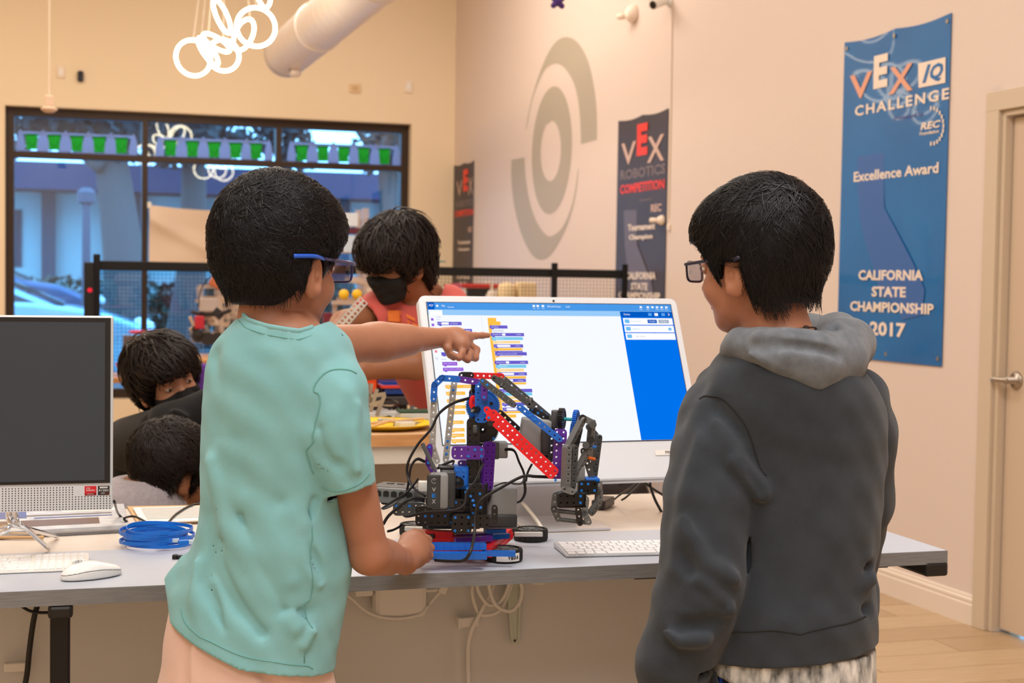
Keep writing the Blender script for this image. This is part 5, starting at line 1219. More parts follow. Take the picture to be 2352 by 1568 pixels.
def foot(root, p, d, m_shoe, m_sole, L=.22):
    d = np.array(d, float); d /= np.linalg.norm(d); s_ = np.cross(ZV, d); Rf = np.stack([d, s_, ZV], 1).astype(np.float32); p = np.array([p[0], p[1], 0.])
    f = lambda x: smax(smin(ell((x-A3(p))@Rf, (L*.18, 0, .028), (L*.52, .042, .034)), ell((x-A3(p))@Rf, (-.03, 0, .06), (.055, .038, .055)), .03), -((x-A3(p))@Rf)[:, 2]+.018, .004)
    sh = sdf_obj('shoe', f, p-.22, p+.22, .006, m_shoe, root)
    q = MB(); P = [p+d*(L*.18+L*.52*math.cos(a))+s_*.044*math.sin(a) for a in np.linspace(0, 2*PI, 25)[:-1]]; q.prism([np.array(v)+ZV*.001 for v in P], (0, 0, .02)); q.build('sole', m_sole, sh)
m_shoe = mat('shoe_grey', (90, 92, 98), .7); m_sole = mat('sole_white', (220, 220, 218), .6)

# ------------------------------------------------------------------ boy in the teal shirt
m_teal = mat('teal_cotton', (132, 190, 196), .92, sheen=.15, rgb2=(123, 182, 188), nscale=9, bump=.35, bscale=1400)
m_teald = mat('teal_seam', (106, 166, 164), .92)
b1 = thing('person', 'boy in a teal t-shirt and blue glasses pointing at the monitor', 'person', np.array([U(560, 1500, 2.43)[0], U(560, 1500, 2.43)[1], 0]))
h1 = Head(U(646, 603, 2.40), 56, 1, pitch=-.10, k=1.04, ear=1.12, neck=.045, neckto=(-.026, 0, -.135))
rows1 = smooth_rows([RW_(716, 560, 735, 2.395, .078), RW_(742, 540, 765, 2.39, .100), RW_(765, 512, 800, 2.395, .100), RW_(795, 488, 812, 2.395, .108), RW_(850, 473, 822, 2.40, .114), RW_(920, 468, 812, 2.405, .116), RW_(1000, 464, 800, 2.41, .115), RW_(1080, 462, 788, 2.415, .112), RW_(1170, 463, 792, 2.42, .112),
                     RW_(1240, 449, 803, 2.42, .112), RW_(1300, 425, 810, 2.425, .112), RW_(1356, 392, 800, 2.43, .115), RW_(1420, 384, 788, 2.43, .118), RW_(1500, 380, 772, 2.43, .12), RW_(1600, 378, 765, 2.43, .12)], 90)
SH1, E1, W1 = U(765, 893, 2.37), U(848, 1272, 2.42), U(930, 1288, 2.59)
SL, EL, WL = U(690, 800, 2.56), U(858, 786, 2.72), U(1022, 775, 2.885)
def hand_right1(p):
    pc = U(952, 1262, 2.645)
    d = smin(cap(p, W1, pc, .024, .029), ell(p, pc, (.026, .030, .033)), .015)
    for (kx, ky, kd), r in (((966, 1228, 2.70), .0105), ((981, 1240, 2.695), .0105), ((987, 1258, 2.68), .010), ((985, 1275, 2.665), .0095)):
        K = U(kx, ky, kd); a = U(kx-6, ky+8, kd+.030); b_ = U(kx-28, ky+10, kd+.020)
        d = smin(d, finger(p, [U(kx-20, ky+2, kd-.045), K, a, b_], r, .004), .0035)
    d = smin(d, finger(p, [U(922, 1258, 2.61), U(934, 1236, 2.645), U(950, 1226, 2.68), U(962, 1228, 2.705)], .0115), .008)
    return d
def hand_point1(p):
    kc = U(1068, 782, 2.905)
    d = smin(cap(p, WL, U(1052, 780, 2.90), .0195, .022), cap(p, U(1045, 776, 2.90), U(1060, 790, 2.885), .019, .017), .012)
    d = smin(d, cap(p, U(1040, 775, 2.895), U(1074, 775, 2.93), .017, .013), .012)
    d = smin(d, finger(p, [U(1066, 773, 2.925), U(1090, 771, 2.945), U(1108, 770, 2.955), U(1121, 770, 2.962)], .0082, .004), .008)
    for js, r in (([(1064, 783, 2.92), (1094, 803, 2.935), (1092, 822, 2.92), (1077, 822, 2.90)], .0088), ([(1058, 788, 2.905), (1080, 810, 2.90), (1074, 826, 2.88), (1060, 820, 2.87)], .0084), ([(1048, 788, 2.885), (1062, 808, 2.872), (1054, 822, 2.858), (1042, 814, 2.855)], .0076), ([(1030, 784, 2.87), (1028, 800, 2.862), (1034, 814, 2.866), (1042, 822, 2.875)], .0088)):
        d = smin(d, finger(p, [U(*j) for j in js], r, .004), .005)
    return d
def body1(p):
    d = h1.skin(p)
    d = smin(d, stack(p, inset(rows1, .024))*.9, .008)
    a = smin(cap(p, SH1, E1, .043, .0325), cap(p, E1, W1, .0335, .0225), .012); a = smin(a, cap(p, E1+(W1-E1)*.1, E1+(W1-E1)*.5, .033, .030), .01)
    d = smin(d, a, .015); d = smin(d, hand_right1(p), .010)
    a = smin(cap(p, SL, EL, .041, .035), cap(p, EL, WL, .036, .0185), .014); a = smin(a, cap(p, EL+(WL-EL)*.12, EL+(WL-EL)*.45, .037, .029), .012)
    d = smin(d, a, .012); d = smin(d, hand_point1(p), .008)
    for hx in (500, 680):
        hp = U(hx, 1600, 2.46); ft = np.array([hp[0], hp[1], .07]); d = smin(d, cap(p, hp, (hp+ft)/2, .070, .05), .03); d = smin(d, cap(p, (hp+ft)/2, ft, .05, .032), .02)
    return d
bd = bounds([h1.c, SH1, E1, W1, U(1125, 770, 2.97), U(460, 1000, 2.44), U(992, 1276, 2.68), np.array([*U(560, 1500, 2.44)[:2], .06])], .17)
sdf_obj('body', body1, *bd, .0032, m_sk1, b1)
eyes(h1, b1)
f1t, f1z = utable([(280, 1345), (340, 1352), (352, 1362), (380, 1438), (451, 1475), (561, 1524), (694, 1552), (760, 1568), (820, 1575)], 2.35)
n1t, n1z = utable([(400, 700), (530, 702), (548, 716), (575, 733), (620, 746), (672, 755), (695, 758), (715, 752), (735, 744), (760, 735), (900, 690)], 2.34)
FL1 = [([(800, 905), (770, 960), (765, 1040)], 2.31, .020, .004), ([(825, 930), (812, 1000), (822, 1080)], 2.31, .012, .004), ([(742, 985), (760, 1050), (800, 1100)], 2.31, .012, -.004), ([(700, 1000), (735, 1060), (790, 1085)], 2.32, .010, .004),
       ([(690, 930), (660, 1000), (610, 1060), (590, 1130)], 2.33, .020, .006), ([(660, 1060), (610, 1100), (612, 1190), (650, 1290), (668, 1330)], 2.33, .014, .007), ([(640, 1150), (585, 1110), (560, 1010)], 2.33, .022, -.006),
       ([(470, 1190), (500, 1300), (560, 1400), (600, 1450)], 2.33, .016, -.006), ([(480, 1060), (520, 1200), (600, 1330), (680, 1440)], 2.33, .016, .006), ([(560, 1180), (600, 1300), (650, 1400)], 2.33, .014, -.007), ([(440, 1290), (450, 1380), (470, 1440)], 2.34, .014, .005), ([(500, 1250), (470, 1340), (520, 1440)], 2.33, .012, -.005),
       ([(700, 1200), (660, 1240), (640, 1290)], 2.34, .014, .005), ([(740, 1340), (700, 1300), (690, 1250)], 2.34, .012, .004), ([(760, 1460), (720, 1450), (700, 1480)], 2.34, .010, .005), ([(740, 1400), (700, 1410), (650, 1390)], 2.34, .010, -.004), ([(560, 780), (540, 830), (560, 900)], 2.34, .02, .004), ([(620, 770), (700, 800), (790, 850)], 2.35, .03, .004), ([(500, 820), (530, 900), (520, 1000)], 2.34, .02, -.004), ([(720, 1150), (700, 1230), (740, 1330)], 2.34, .010, -.004)]
sa = U(745, 1142, 2.36); sb = U(862, 1108, 2.36); sdr = sb-sa; pn = np.cross(sdr, HF); pn /= np.linalg.norm(pn); pn = pn if pn[2] < 0 else -pn
def shirt1o(p, cut=None):
    d = stack(p, rows1)
    sl = chain(p, [U(748, 862, 2.40), U(765, 900, 2.36), U(770, 980, 2.355), U(788, 1070, 2.36), U(806, 1150, 2.37), U(816, 1200, 2.38)], [.046, .053, .0535, .0465, .0425, .042], .02)
    s2 = chain(p, [U(660, 820, 2.47), U(690, 800, 2.54), U(760, 795, 2.63)], [.055, .052, .046], .02)
    if cut is not None: sl = np.maximum(sl, (p-A3(sa))@A3(pn)-cut); s2 = np.maximum(s2, (p-A3(U(735, 800, 2.60)))@A3(HR*.75+HF*.66)-cut)
    d = smin(d, sl, .016); d = smin(d, s2, .02)
    d = smin(d, cap(p, U(440, 1330, 2.45), U(364, 1366, 2.44), .042, .010), .03); d = smin(d, cap(p, U(440, 1380, 2.44), U(392, 1424, 2.43), .045, .014), .02)
    d = d-np.clip(folds(p, FL1)*1.3, -.009, .014)-.0012*np.sin(p[:, 2]*90+p[:, 0]*60)*np.sin(p[:, 1]*70+p[:, 0]*50)
    return d
def shirt1(p):
    d = np.maximum(shirt1o(p, 0.), -(shirt1o(p, .013)+.0085))
    u = p@A3(HR); d = np.maximum(d, (np.interp(u, f1t, f1z)-p[:, 2])*.8); d = np.maximum(d, (p[:, 2]-np.interp(u, n1t, n1z))*.8)
    return d
bd = bounds([U(520, 700, 2.45), U(860, 1150, 2.38), U(350, 1400, 2.44), U(760, 1580, 2.44)], .14)
s1o = sdf_obj('t_shirt', shirt1, *bd, .0032, m_teal, b1)
def dtube(name, f, pts, r, m, par, off=.0, n=6, flat=1.):
    P = drape(f, pts, off); q = MB(); q.tube(P, r, n, smooth=False, flat=flat); return q.build(name, m, par, smooth=True)
dtube('sleeve_seam', shirt1o, [U(x, y, 2.33) for x, y in ((818, 858), (790, 856), (749, 871), (711, 910), (690, 965), (692, 1015), (708, 1060), (722, 1085))], .0016, m_teald, s1o)
def edge_line(f, D, xs, tab, dz, off):
    out = []
    for x in xs:
        u = float(U(x, 740, D)@HR); z = float(np.interp(u, *tab))-dz; b0 = HR*u+ZV*z; t = np.linspace(1.9, 2.9, 500); Pt = (b0[None]+t[:, None]*HF[None]).astype(np.float32); v = f(Pt); k = np.argmax(v < off)
        if v[k] < off: out.append(Pt[k])
    return out
def ribbon(name, pts, r, m, par, flat): q = MB(); q.tube(pts, r, 8, smooth=False, flat=flat); return q.build(name, m, par, smooth=True)
xs_ = np.linspace(548, 722, 26)
ribbon('collar', edge_line(shirt1o, 2.34, xs_, (n1t, n1z), .001, -.001), .0052, m_teal, s1o, .6)
ribbon('collar_seam', edge_line(shirt1o, 2.34, xs_, (n1t, n1z), .0135, .0008), .0010, m_teald, s1o, 1.)
dtube('sleeve_hem_stitch', shirt1o, [U(x, y, 2.33) for x, y in ((738, 1117), (770, 1118), (810, 1110), (845, 1095), (860, 1086))], .0010, m_teald, s1o, .0003)
dtube('hem_stitch', shirt1o, [U(x, y, 2.33) for x, y in ((372, 1400), (400, 1425), (451, 1453), (561, 1501), (694, 1532), (765, 1546))], .0010, m_teald, s1o, .0003)
dtube('side_seam', shirt1o, [U(x, y, 2.33) for x, y in ((722, 1165), (719, 1309), (722, 1420), (711, 1530))], .0011, m_teald, s1o, .0003)
m_pink = mat('pink_cotton', (224, 190, 176), .9, sheen=.2, bump=.3, bscale=900)
def pants1(p):
    d = stack(p, smooth_rows([RW_(1380, 395, 770, 2.44, .108), RW_(1470, 378, 762, 2.44, .116), RW_(1568, 372, 758, 2.44, .122), RW_(1640, 372, 755, 2.45, .122)], 30))
    for hx in (472, 662):
        hp = U(hx, 1620, 2.45); ft = np.array([hp[0], hp[1], .08]); d = smin(d, cap(p, hp, ft, .082, .055), .03)
    return d-folds(p, [([(430, 1440), (422, 1500), (425, 1580)], 2.34, .010, -.010), ([(447, 1460), (440, 1520), (445, 1580)], 2.34, .010, .005), ([(600, 1540), (640, 1600)], 2.34, .015, -.006)])
bd = bounds([U(372, 1380, 2.44), U(760, 1640, 2.44), np.array([*U(560, 1500, 2.45)[:2], .02])], .14); bd[0][2] = .05
sdf_obj('trousers', pants1, *bd, .006, m_pink, b1)
for hx in (472, 662): foot(b1, U(hx, 1620, 2.45), HR*.7+HF*.7, m_shoe, m_sole)
low1 = [(-.14, -.076), (-.085, -.076), (-.055, -.074), (-.040, -.062), (-.031, -.022), (-.026, .012), (.010, .016), (.018, -.002), (.024, -.030), (.032, -.030), (.040, .012), (.062, .040), (.085, .052), (.13, .052)]
T1 = ((-.12, .006), (-.085, .012), (-.05, .020), (-.01, .028), (.03, .045), (.06, .07)); T2 = ((-.12, .010), (-.085, .016), (-.05, .024), (0, .032), (.04, .06))
front = lambda q: ~((q[:, 0] > .040) & (q[:, 2] < .060))
def side(L, e=.030): return lambda q: front(q) & (q[:, 2] > np.interp(q[:, 0], [a for a, _ in L], [b_ for _, b_ in L])+e)
cutn = lambda L: [(x, -1 if x < -.034 else z) for x, z in L]
def ex1(q, d): return smin(d, ell(q, (.042, .0, .062), (.060, .066, .052)), .03)
hf1 = h1.hair(1, low1, T1, th=(.114, .090, .105), ctr=(-.016, 0, .038), back=(.066, .080, .066), backc=(-.044, 0, -.034), extra=ex1, amp=.0)
ho = sdf_obj('hair', hf1, h1.c-.22, h1.c+.22, .0035, m_hair, b1)
hf1u = h1.hair(1, cutn(low1), T1, th=(.114, .090, .105), ctr=(-.016, 0, .038), back=(.066, .080, .066), backc=(-.044, 0, -.034), extra=ex1, amp=.0)
strands('hair_strands', hf1u, ho, h1, (-.085, -.012, .085), m_hair, b1, test=side(low1), n=18000, step=.0080, seg=5, rad=.0007, grav=.35, lift=.0060, seed=3, swirl=.5, jit=.5)
m_gf = mat('navy_frame', (34, 34, 92), .3, coat=.3); m_gt = mat('blue_temple_tip', (34, 92, 206), .35)
o_ = strands('hair_locks', hf1, ho, h1, (-.085, -.012, .085), m_hairl, b1, test=side(low1, .040), n=1700, step=.0085, seg=4, rad=.0019, grav=.3, lift=.0072, seed=31, swirl=.6, jit=.6)
glasses(h1, b1, m_gf, m_gt, None, xf=.112, back=-.072, bz=.006)

# ------------------------------------------------------------------ boy in the grey hoodie
m_hood = mat('charcoal_fleece', (51, 59, 68), .95, sheen=.15, rgb2=(42, 49, 57), nscale=22, bump=.5, bscale=900)
m_hoodl = mat('grey_hood_fleece', (112, 119, 127), .95, sheen=.2, rgb2=(92, 99, 107), nscale=60, bump=.5, bscale=900)
m_seam2 = mat('charcoal_seam', (36, 38, 40), .95)
b2 = thing('person', 'boy in a charcoal hooded sweatshirt and dark glasses watching from the right', 'person', np.array([U(1800, 1500, 2.55)[0], U(1800, 1500, 2.55)[1], 0]))
h2 = Head(U(1737, 606, 2.48), 43, -1, pitch=-.12, k=1.02, ear=1.12, neck=.052, neckto=(-.045, .0, -.165))
rows2 = smooth_rows([RW_(770, 1700, 1890, 2.46, .07), RW_(800, 1665, 1935, 2.46, .09), RW_(840, 1632, 1975, 2.47, .115), RW_(880, 1610, 2008, 2.48, .128), RW_(925, 1600, 2030, 2.49, .135), RW_(990, 1600, 2037, 2.5, .138), RW_(1060, 1610, 2033, 2.51, .138), RW_(1143, 1625, 2024, 2.51, .136), RW_(1226, 1625, 2019, 2.51, .134), RW_(1290, 1618, 2008, 2.51, .130),
                     RW_(1330, 1612, 2003, 2.51, .130), RW_(1375, 1608, 2010, 2.51, .135), RW_(1420, 1604, 2015, 2.51, .136), RW_(1470, 1602, 2011, 2.51, .130), RW_(1560, 1600, 2010, 2.51, .128)], 90)
H2 = U(1500, 1700, 2.50)
def body2(p):
    d = h2.skin(p); d = smin(d, stack(p, inset(rows2, .02))*.9, .02)
    d = smin(d, chain(p, [U(1650, 930, 2.52), U(1610, 1330, 2.44), U(1525, 1590, 2.48)], [.045, .036, .027], .02), .02)
    w_ = U(1525, 1590, 2.48); k_ = U(1508, 1660, 2.50)
    d = smin(d, cap(p, w_, k_, .024, .030), .02)
    for i, (dx, dy) in enumerate(((-22, -2), (-8, 6), (6, 6), (18, 0))):
        b0 = U(1508+dx, 1672+dy, 2.50); d = smin(d, finger(p, [k_, b0, U(1508+dx*1.1-4, 1704+dy, 2.51), U(1508+dx-4, 1726+dy, 2.53)], .0088), .006)
    d = smin(d, finger(p, [U(1530, 1640, 2.49), U(1540, 1680, 2.50), U(1534, 1704, 2.52)], .010), .008)
    d = smin(d, chain(p, [U(1965, 930, 2.58), U(1985, 1150, 2.68), U(1960, 1320, 2.80)], [.045, .038, .027], .02), .02)
    wr = U(1960, 1320, 2.80); pc = U(1935, 1345, 2.84); d = smin(d, cap(p, wr, pc, .024, .028), .02)
    for dx in (-14, -4, 6, 16): d = smin(d, finger(p, [pc, U(1935+dx, 1368, 2.86), U(1932+dx, 1385, 2.855)], .0085), .006)
    d = smin(d, finger(p, [pc, U(1912, 1360, 2.83), U(1908, 1376, 2.84)], .0095), .006)
    for hx in (1720, 1900):
        hp = U(hx, 1600, 2.57); ft = np.array([hp[0], hp[1], .07]); d = smin(d, cap(p, hp, (hp+ft)/2, .075, .052), .03); d = smin(d, cap(p, (hp+ft)/2, ft, .052, .034), .02)
    return d
bd = bounds([h2.c, U(1462, 1740, 2.5), U(2040, 1000, 2.6), U(1980, 1380, 2.88), np.array([*U(1800, 1500, 2.57)[:2], .06])], .16)
sdf_obj('body', body2, *bd, .0038, m_sk2, b2)
eyes(h2, b2, .001, m_sk2)
FL2 = [([(1720, 945), (1748, 1030), (1760, 1090), (1756, 1140)], 2.42, .012, -.012), ([(1752, 1140), (1716, 1180), (1714, 1300), (1672, 1410), (1640, 1460)], 2.42, .011, -.014), ([(1600, 1330), (1640, 1370), (1680, 1400)], 2.36, .014, .010), ([(1510, 1390), (1560, 1440), (1640, 1430)], 2.36, .012, -.010), ([(1500, 1440), (1560, 1475), (1620, 1470)], 2.36, .014, .010),
       ([(1570, 1200), (1620, 1290), (1690, 1330)], 2.36, .014, .008), ([(1560, 1270), (1610, 1350), (1660, 1390)], 2.36, .012, -.008), ([(1690, 1060), (1745, 1120), (1752, 1135)], 2.38, .014, .012), ([(1640, 960), (1700, 1060), (1740, 1120)], 2.39, .016, .006), ([(1600, 1000), (1570, 1150), (1560, 1300)], 2.38, .022, .006),
       ([(1700, 930), (1780, 1010), (1790, 1100), (1760, 1240)], 2.43, .018, .007), ([(1880, 1010), (1880, 1150), (1850, 1300)], 2.42, .020, .006), ([(1960, 960), (1975, 1150), (1965, 1300)], 2.44, .016, .008), ([(1930, 1000), (1935, 1200), (1920, 1320)], 2.43, .016, -.007), ([(1820, 950), (1830, 1100), (1790, 1280)], 2.42, .018, -.006),
       ([(1700, 1390), (1800, 1405), (1900, 1380), (2000, 1330)], 2.43, .013, .016), ([(1690, 1430), (1800, 1438), (1900, 1415), (2005, 1395)], 2.43, .009, -.012), ([(1680, 1350), (1780, 1372), (1880, 1340), (1990, 1300)], 2.43, .012, -.010), ([(1760, 1420), (1790, 1412), (1830, 1420)], 2.42, .008, .010), ([(1990, 1300), (2010, 1350), (2005, 1400)], 2.50, .010, .008), ([(1890, 1365), (1950, 1330), (1985, 1280)], 2.43, .012, .009), ([(1680, 880), (1760, 960), (1860, 990)], 2.43, .03, .006), ([(1640, 900), (1600, 960), (1590, 1040)], 2.42, .02, .005)]
def hood2o(p):
    d = stack(p, rows2)
    sl = chain(p, [U(1665, 905, 2.52), U(1646, 960, 2.48), U(1644, 1045, 2.46), U(1632, 1140, 2.45), U(1620, 1230, 2.44), U(1614, 1320, 2.43), U(1596, 1390, 2.43), U(1576, 1455, 2.44), U(1548, 1520, 2.45), U(1533, 1590, 2.47)], [.055, .062, .073, .077, .071, .071, .069, .063, .062, .050], .02)
    s2 = chain(p, [U(1965, 920, 2.57), U(1983, 1000, 2.61), U(1982, 1150, 2.68), U(1962, 1310, 2.80)], [.060, .058, .054, .044], .02)
    d = smin(d, sl, .012); d = smin(d, s2, .02)
    return d-np.clip(folds(p, FL2)*1.25, -.012, .016)-.0014*np.sin(p[:, 2]*80+p[:, 0]*50)*np.sin(p[:, 1]*60+p[:, 0]*40)
f2t, f2z = utable([(1300, 1650), (1560, 1650), (1606, 1542), (1740, 1534), (1900, 1520), (2013, 1510), (2100, 1500)], 2.40)
wn_ = U(1525, 1592, 2.47)-U(1548, 1520, 2.45); wn_ /= np.linalg.norm(wn_); wn2 = U(1965, 1310, 2.80)-U(1985, 1150, 2.70); wn2 /= np.linalg.norm(wn2)
def hoodie(p):
    o = hood2o(p); d = np.maximum(o, -(o+.012)); u = p@A3(HR)
    hem = (np.interp(u, f2t, f2z)-p[:, 2])*.8; arm = np.linalg.norm(p-A3(U(1535, 1590, 2.47)), axis=1) < .09
    d = np.where(arm, np.maximum(d, (p-A3(U(1527, 1592, 2.47)))@A3(wn_)), np.maximum(d, hem))
    e2 = np.linalg.norm(p-A3(U(1962, 1320, 2.80)), axis=1) < .08; d = np.where(e2, np.maximum(d, (p-A3(U(1962, 1312, 2.80)))@A3(wn2)), d)
    return np.maximum(d, (p[:, 2]-U(1780, 762, 2.55)[2])*.9)
bd = bounds([U(1660, 770, 2.5), U(2040, 1000, 2.6), U(1462, 1600, 2.5), U(1990, 1330, 2.85), U(1800, 1550, 2.5)], .15)
hd = sdf_obj('sweatshirt', hoodie, *bd, .0036, m_hood, b2)
def hoodf(p):
    d = chain(p, [U(1676, 802, 2.44), U(1700, 790, 2.425), U(1750, 800, 2.40), U(1810, 815, 2.385), U(1870, 830, 2.39), U(1925, 822, 2.43), U(1950, 790, 2.50), U(1925, 768, 2.58), U(1860, 762, 2.66), U(1790, 775, 2.68), U(1720, 800, 2.62), U(1676, 808, 2.52)], [.016, .024, .032, .040, .046, .046, .042, .036, .030, .028, .026, .018], .02)
    d = smin(d, chain(p, [U(1790, 790, 2.42), U(1860, 835, 2.40), U(1912, 856, 2.42)], [.030, .042, .028], .03), .02)
    d = smin(d, ell(p, U(1925, 790, 2.47), (.045, .05, .045)), .02)
    d = d-folds(p, [([(1700, 792), (1780, 790), (1860, 800), (1935, 815)], 2.35, .009, -.010), ([(1740, 772), (1800, 765), (1880, 778)], 2.37, .010, .008), ([(1880, 755), (1885, 770), (1870, 785)], 2.39, .008, -.012), ([(1915, 750), (1910, 780), (1935, 800)], 2.42, .008, -.010), ([(1945, 800), (1950, 840), (1925, 880)], 2.40, .007, -.005), ([(1720, 815), (1800, 845), (1880, 880)], 2.36, .012, .006)])
    nk = cap(p, h2.W(-.02, 0, -.05), h2.W(-.030, 0, -.15), .060, .058)
    return smax(d, -nk, .01)
hh_ = sdf_obj('hood', hoodf, *bounds([U(1660, 740, 2.4), U(1990, 900, 2.35), U(1700, 760, 2.75), U(1990, 740, 2.7)], .12), .0032, m_hoodl, b2)
dtube('armhole_seam', hood2o, [U(x, y, 2.40) for x, y in ((1585, 908), (1616, 905), (1660, 918), (1700, 944), (1728, 985), (1748, 1050), (1757, 1100))], .0018, m_seam2, hd)
dtube('waistband_seam', hood2o, [U(x, y, 2.41) for x, y in ((1665, 1450), (1740, 1446), (1850, 1436), (1950, 1424), (2014, 1412))], .0016, m_seam2, hd)
m_cord = mat('brown_cord', (52, 30, 22), .6)
nc = lambda a, z: h2.W(-.040+.056*math.cos(a), .056*math.sin(a), z)
q = MB(); q.tube([nc(a, -.128+.012*math.cos(a)*-1) for a in np.linspace(0, 2*PI, 20)[:-1]], .0016, 6, closed=True); nk_ = q.build('necklace_cord', m_cord, b2, smooth=True)
MB().ball(nc(PI*.93, -.116), (.006, .005, .004), 10).build('knot', m_cord, nk_, smooth=True)
m_tee = mat('speckled_tee', (228, 228, 224), .9, rgb2=(64, 66, 66), nscale=55, bstretch=(1, 1, .4)); m_navy = mat('navy_shorts', (22, 28, 52), .9)
def tee2(p):
    o = stack(p, smooth_rows([RW_(1480, 1612, 2008, 2.51, .122), RW_(1560, 1606, 2010, 2.51, .126), RW_(1620, 1606, 2010, 2.51, .126)], 20)); u = p@A3(HR)
    return np.maximum(np.maximum(o, -(o+.008)), (np.interp(u, *utable([(1500, 1530), (1606, 1538), (1700, 1570), (1800, 1590), (2020, 1600)], 2.45))-p[:, 2]))
sdf_obj('undershirt', tee2, *bounds([U(1600, 1480, 2.55), U(2012, 1600, 2.55)], .14), .005, m_tee, b2)
def pants2(p):
    d = stack(p, smooth_rows([RW_(1480, 1625, 1995, 2.51, .112), RW_(1640, 1618, 2000, 2.52, .116)], 10))
    for hx in (1712, 1898): hp = U(hx, 1640, 2.57); ft = np.array([hp[0], hp[1], .08]); d = smin(d, cap(p, hp, ft, .085, .058), .03)
    return d
bd = bounds([U(1600, 1480, 2.55), U(2012, 1640, 2.55), np.array([*U(1800, 1500, 2.57)[:2], .02])], .13); bd[0][2] = .05
pt2 = sdf_obj('trousers', pants2, *bd, .007, m_navy, b2)
dtube('side_stripe', pants2, [U(1640, 1552, 2.45), U(1652, 1600, 2.45), U(1660, 1700, 2.45)], .004, mat('bright_blue', (20, 70, 190), .8), pt2, .001, 8, .4)
for hx in (1712, 1898): foot(b2, U(hx, 1640, 2.57), -HR*.7+HF*.7, m_shoe, m_sole)
low2 = [(-.14, -.074), (-.09, -.074), (-.06, -.074), (-.040, -.062), (-.031, -.030), (-.026, .010), (.010, .014), (.018, .000), (.025, -.024), (.034, -.028), (.044, .004), (.060, .034), (.080, .056), (.13, .056)]
def ex2(q, d):
    d = smin(d, ell(q, (.044, 0, .064), (.056, .066, .050)), .03)
    return smin(d, ell(q, (-.075, 0, -.075), (.045, .060, .040)), .03)
hf2 = h2.hair(1, low2, T2, th=(.114, .092, .108), ctr=(-.018, 0, .038), back=(.068, .078, .066), backc=(-.048, 0, -.034), extra=ex2, amp=.0)
ho2 = sdf_obj('hair', hf2, h2.c-.23, h2.c+.23, .0035, m_hair, b2)
nap2 = lambda q: side(low2, .034)(q) & ((q[:, 0] > -.078) | (q[:, 2] > -.028))
hf2u = h2.hair(1, cutn(low2), T2, th=(.114, .092, .108), ctr=(-.018, 0, .038), back=(.068, .078, .066), backc=(-.048, 0, -.034), extra=ex2, amp=.0)
strands('hair_strands', hf2u, ho2, h2, (-.088, .030, .070), m_hair, b2, test=nap2, n=14000, step=.0115, seg=6, rad=.0009, grav=.45, lift=.0065, seed=5, swirl=.35, jit=.4)
strands('hair_locks', hf2, ho2, h2, (-.088, .030, .070), m_hairl, b2, test=nap2, n=1300, step=.0125, seg=5, rad=.0021, grav=.4, lift=.0080, seed=33, swirl=.4, jit=.45)
glasses(h2, b2, mat('dark_navy_frame', (24, 24, 52), .3, coat=.3), mat('dark_navy_frame'), None, xf=.108, back=-.02)

# ------------------------------------------------------------------ background people
def simple_strands(h, hf, ho, whorl, n, m, seed, root, **k): return strands('hair_strands', hf, ho, h, whorl, m, root, n=n, seed=seed, **k)
# teen in coral shirt
b3 = thing('person', 'teen in a coral t-shirt and black mask working at the bench', 'person', np.array([U(960, 900, 4.5)[0], U(960, 900, 4.5)[1], 0]))
h3 = Head(U(912, 598, 4.42), -48, -1, pitch=-.36, k=1.06, neck=.056, neckto=(-.10, 0, -.19), roll=-.08)
rows3 = smooth_rows([RW_(655, 925, 1010, 4.56, .07), RW_(672, 895, 1030, 4.56, .085), RW_(695, 860, 1052, 4.56, .11), RW_(730, 850, 1068, 4.55, .12), RW_(780, 868, 1075, 4.55, .12), RW_(840, 888, 1078, 4.58, .12), RW_(900, 925, 1085, 4.62, .12), RW_(960, 955, 1095, 4.66, .12), RW_(1060, 960, 1100, 4.68, .12)], 60)
E3, W3 = U(790, 745, 4.38), U(742, 790, 4.25); E4, W4 = U(955, 838, 4.30), U(830, 850, 4.22)
def body3(p):
    d = h3.skin(p); d = smin(d, stack(p, inset(rows3, .015))*.9, .03)
    d = smin(d, chain(p, [U(880, 715, 4.50), E3, W3], [.050, .040, .028], .02), .02); d = smin(d, chain(p, [U(1030, 720, 4.52), E4, W4], [.048, .042, .029], .02), .02)
    for w_, dr in ((W3, (-22, 8)), (W4, (-28, 4))):
        px = (742, 790, 4.25) if w_ is W3 else (830, 850, 4.22)
        pc = U(px[0]+dr[0]*.8, px[1]+dr[1], px[2]); d = smin(d, cap(p, w_, pc, .027, .030), .02)
        for i in range(4): a = U(px[0]+dr[0]*1.7, px[1]+dr[1]-14+9*i, px[2]); b_ = U(px[0]+dr[0]*2.0, px[1]+dr[1]-4+9*i, px[2]-.02); d = smin(d, finger(p, [pc, a, b_], .010), .006)
        d = smin(d, finger(p, [pc, U(px[0]+dr[0]*1.2, px[1]-22, px[2]), U(px[0]+dr[0]*1.8, px[1]-20, px[2]-.01)], .011), .006)
    for dx in (-30, 45): hp = U(1020+dx, 1080, 4.7); ft = np.array([hp[0], hp[1], .07]); d = smin(d, cap(p, hp, ft, .085, .045), .03)
    return d
bd = bounds([h3.c, U(690, 800, 4.2), U(1090, 950, 4.7), U(900, 700, 4.4), np.array([*U(1020, 900, 4.7)[:2], .06])], .2)
sdf_obj('body', body3, *bd, .0065, m_sk3, b3); eyes(h3, b3, .004, m_sk3)
m_coral = mat('coral_cotton', (206, 92, 84), .92, sheen=.2, bump=.3, bscale=700)
FL3 = [([(870, 690), (880, 740), (900, 800)], 4.42, .02, .010), ([(900, 690), (905, 750), (930, 820)], 4.42, .018, -.010), ([(925, 700), (930, 760)], 4.42, .016, .009), ([(960, 850), (975, 920)], 4.46, .02, -.01)]
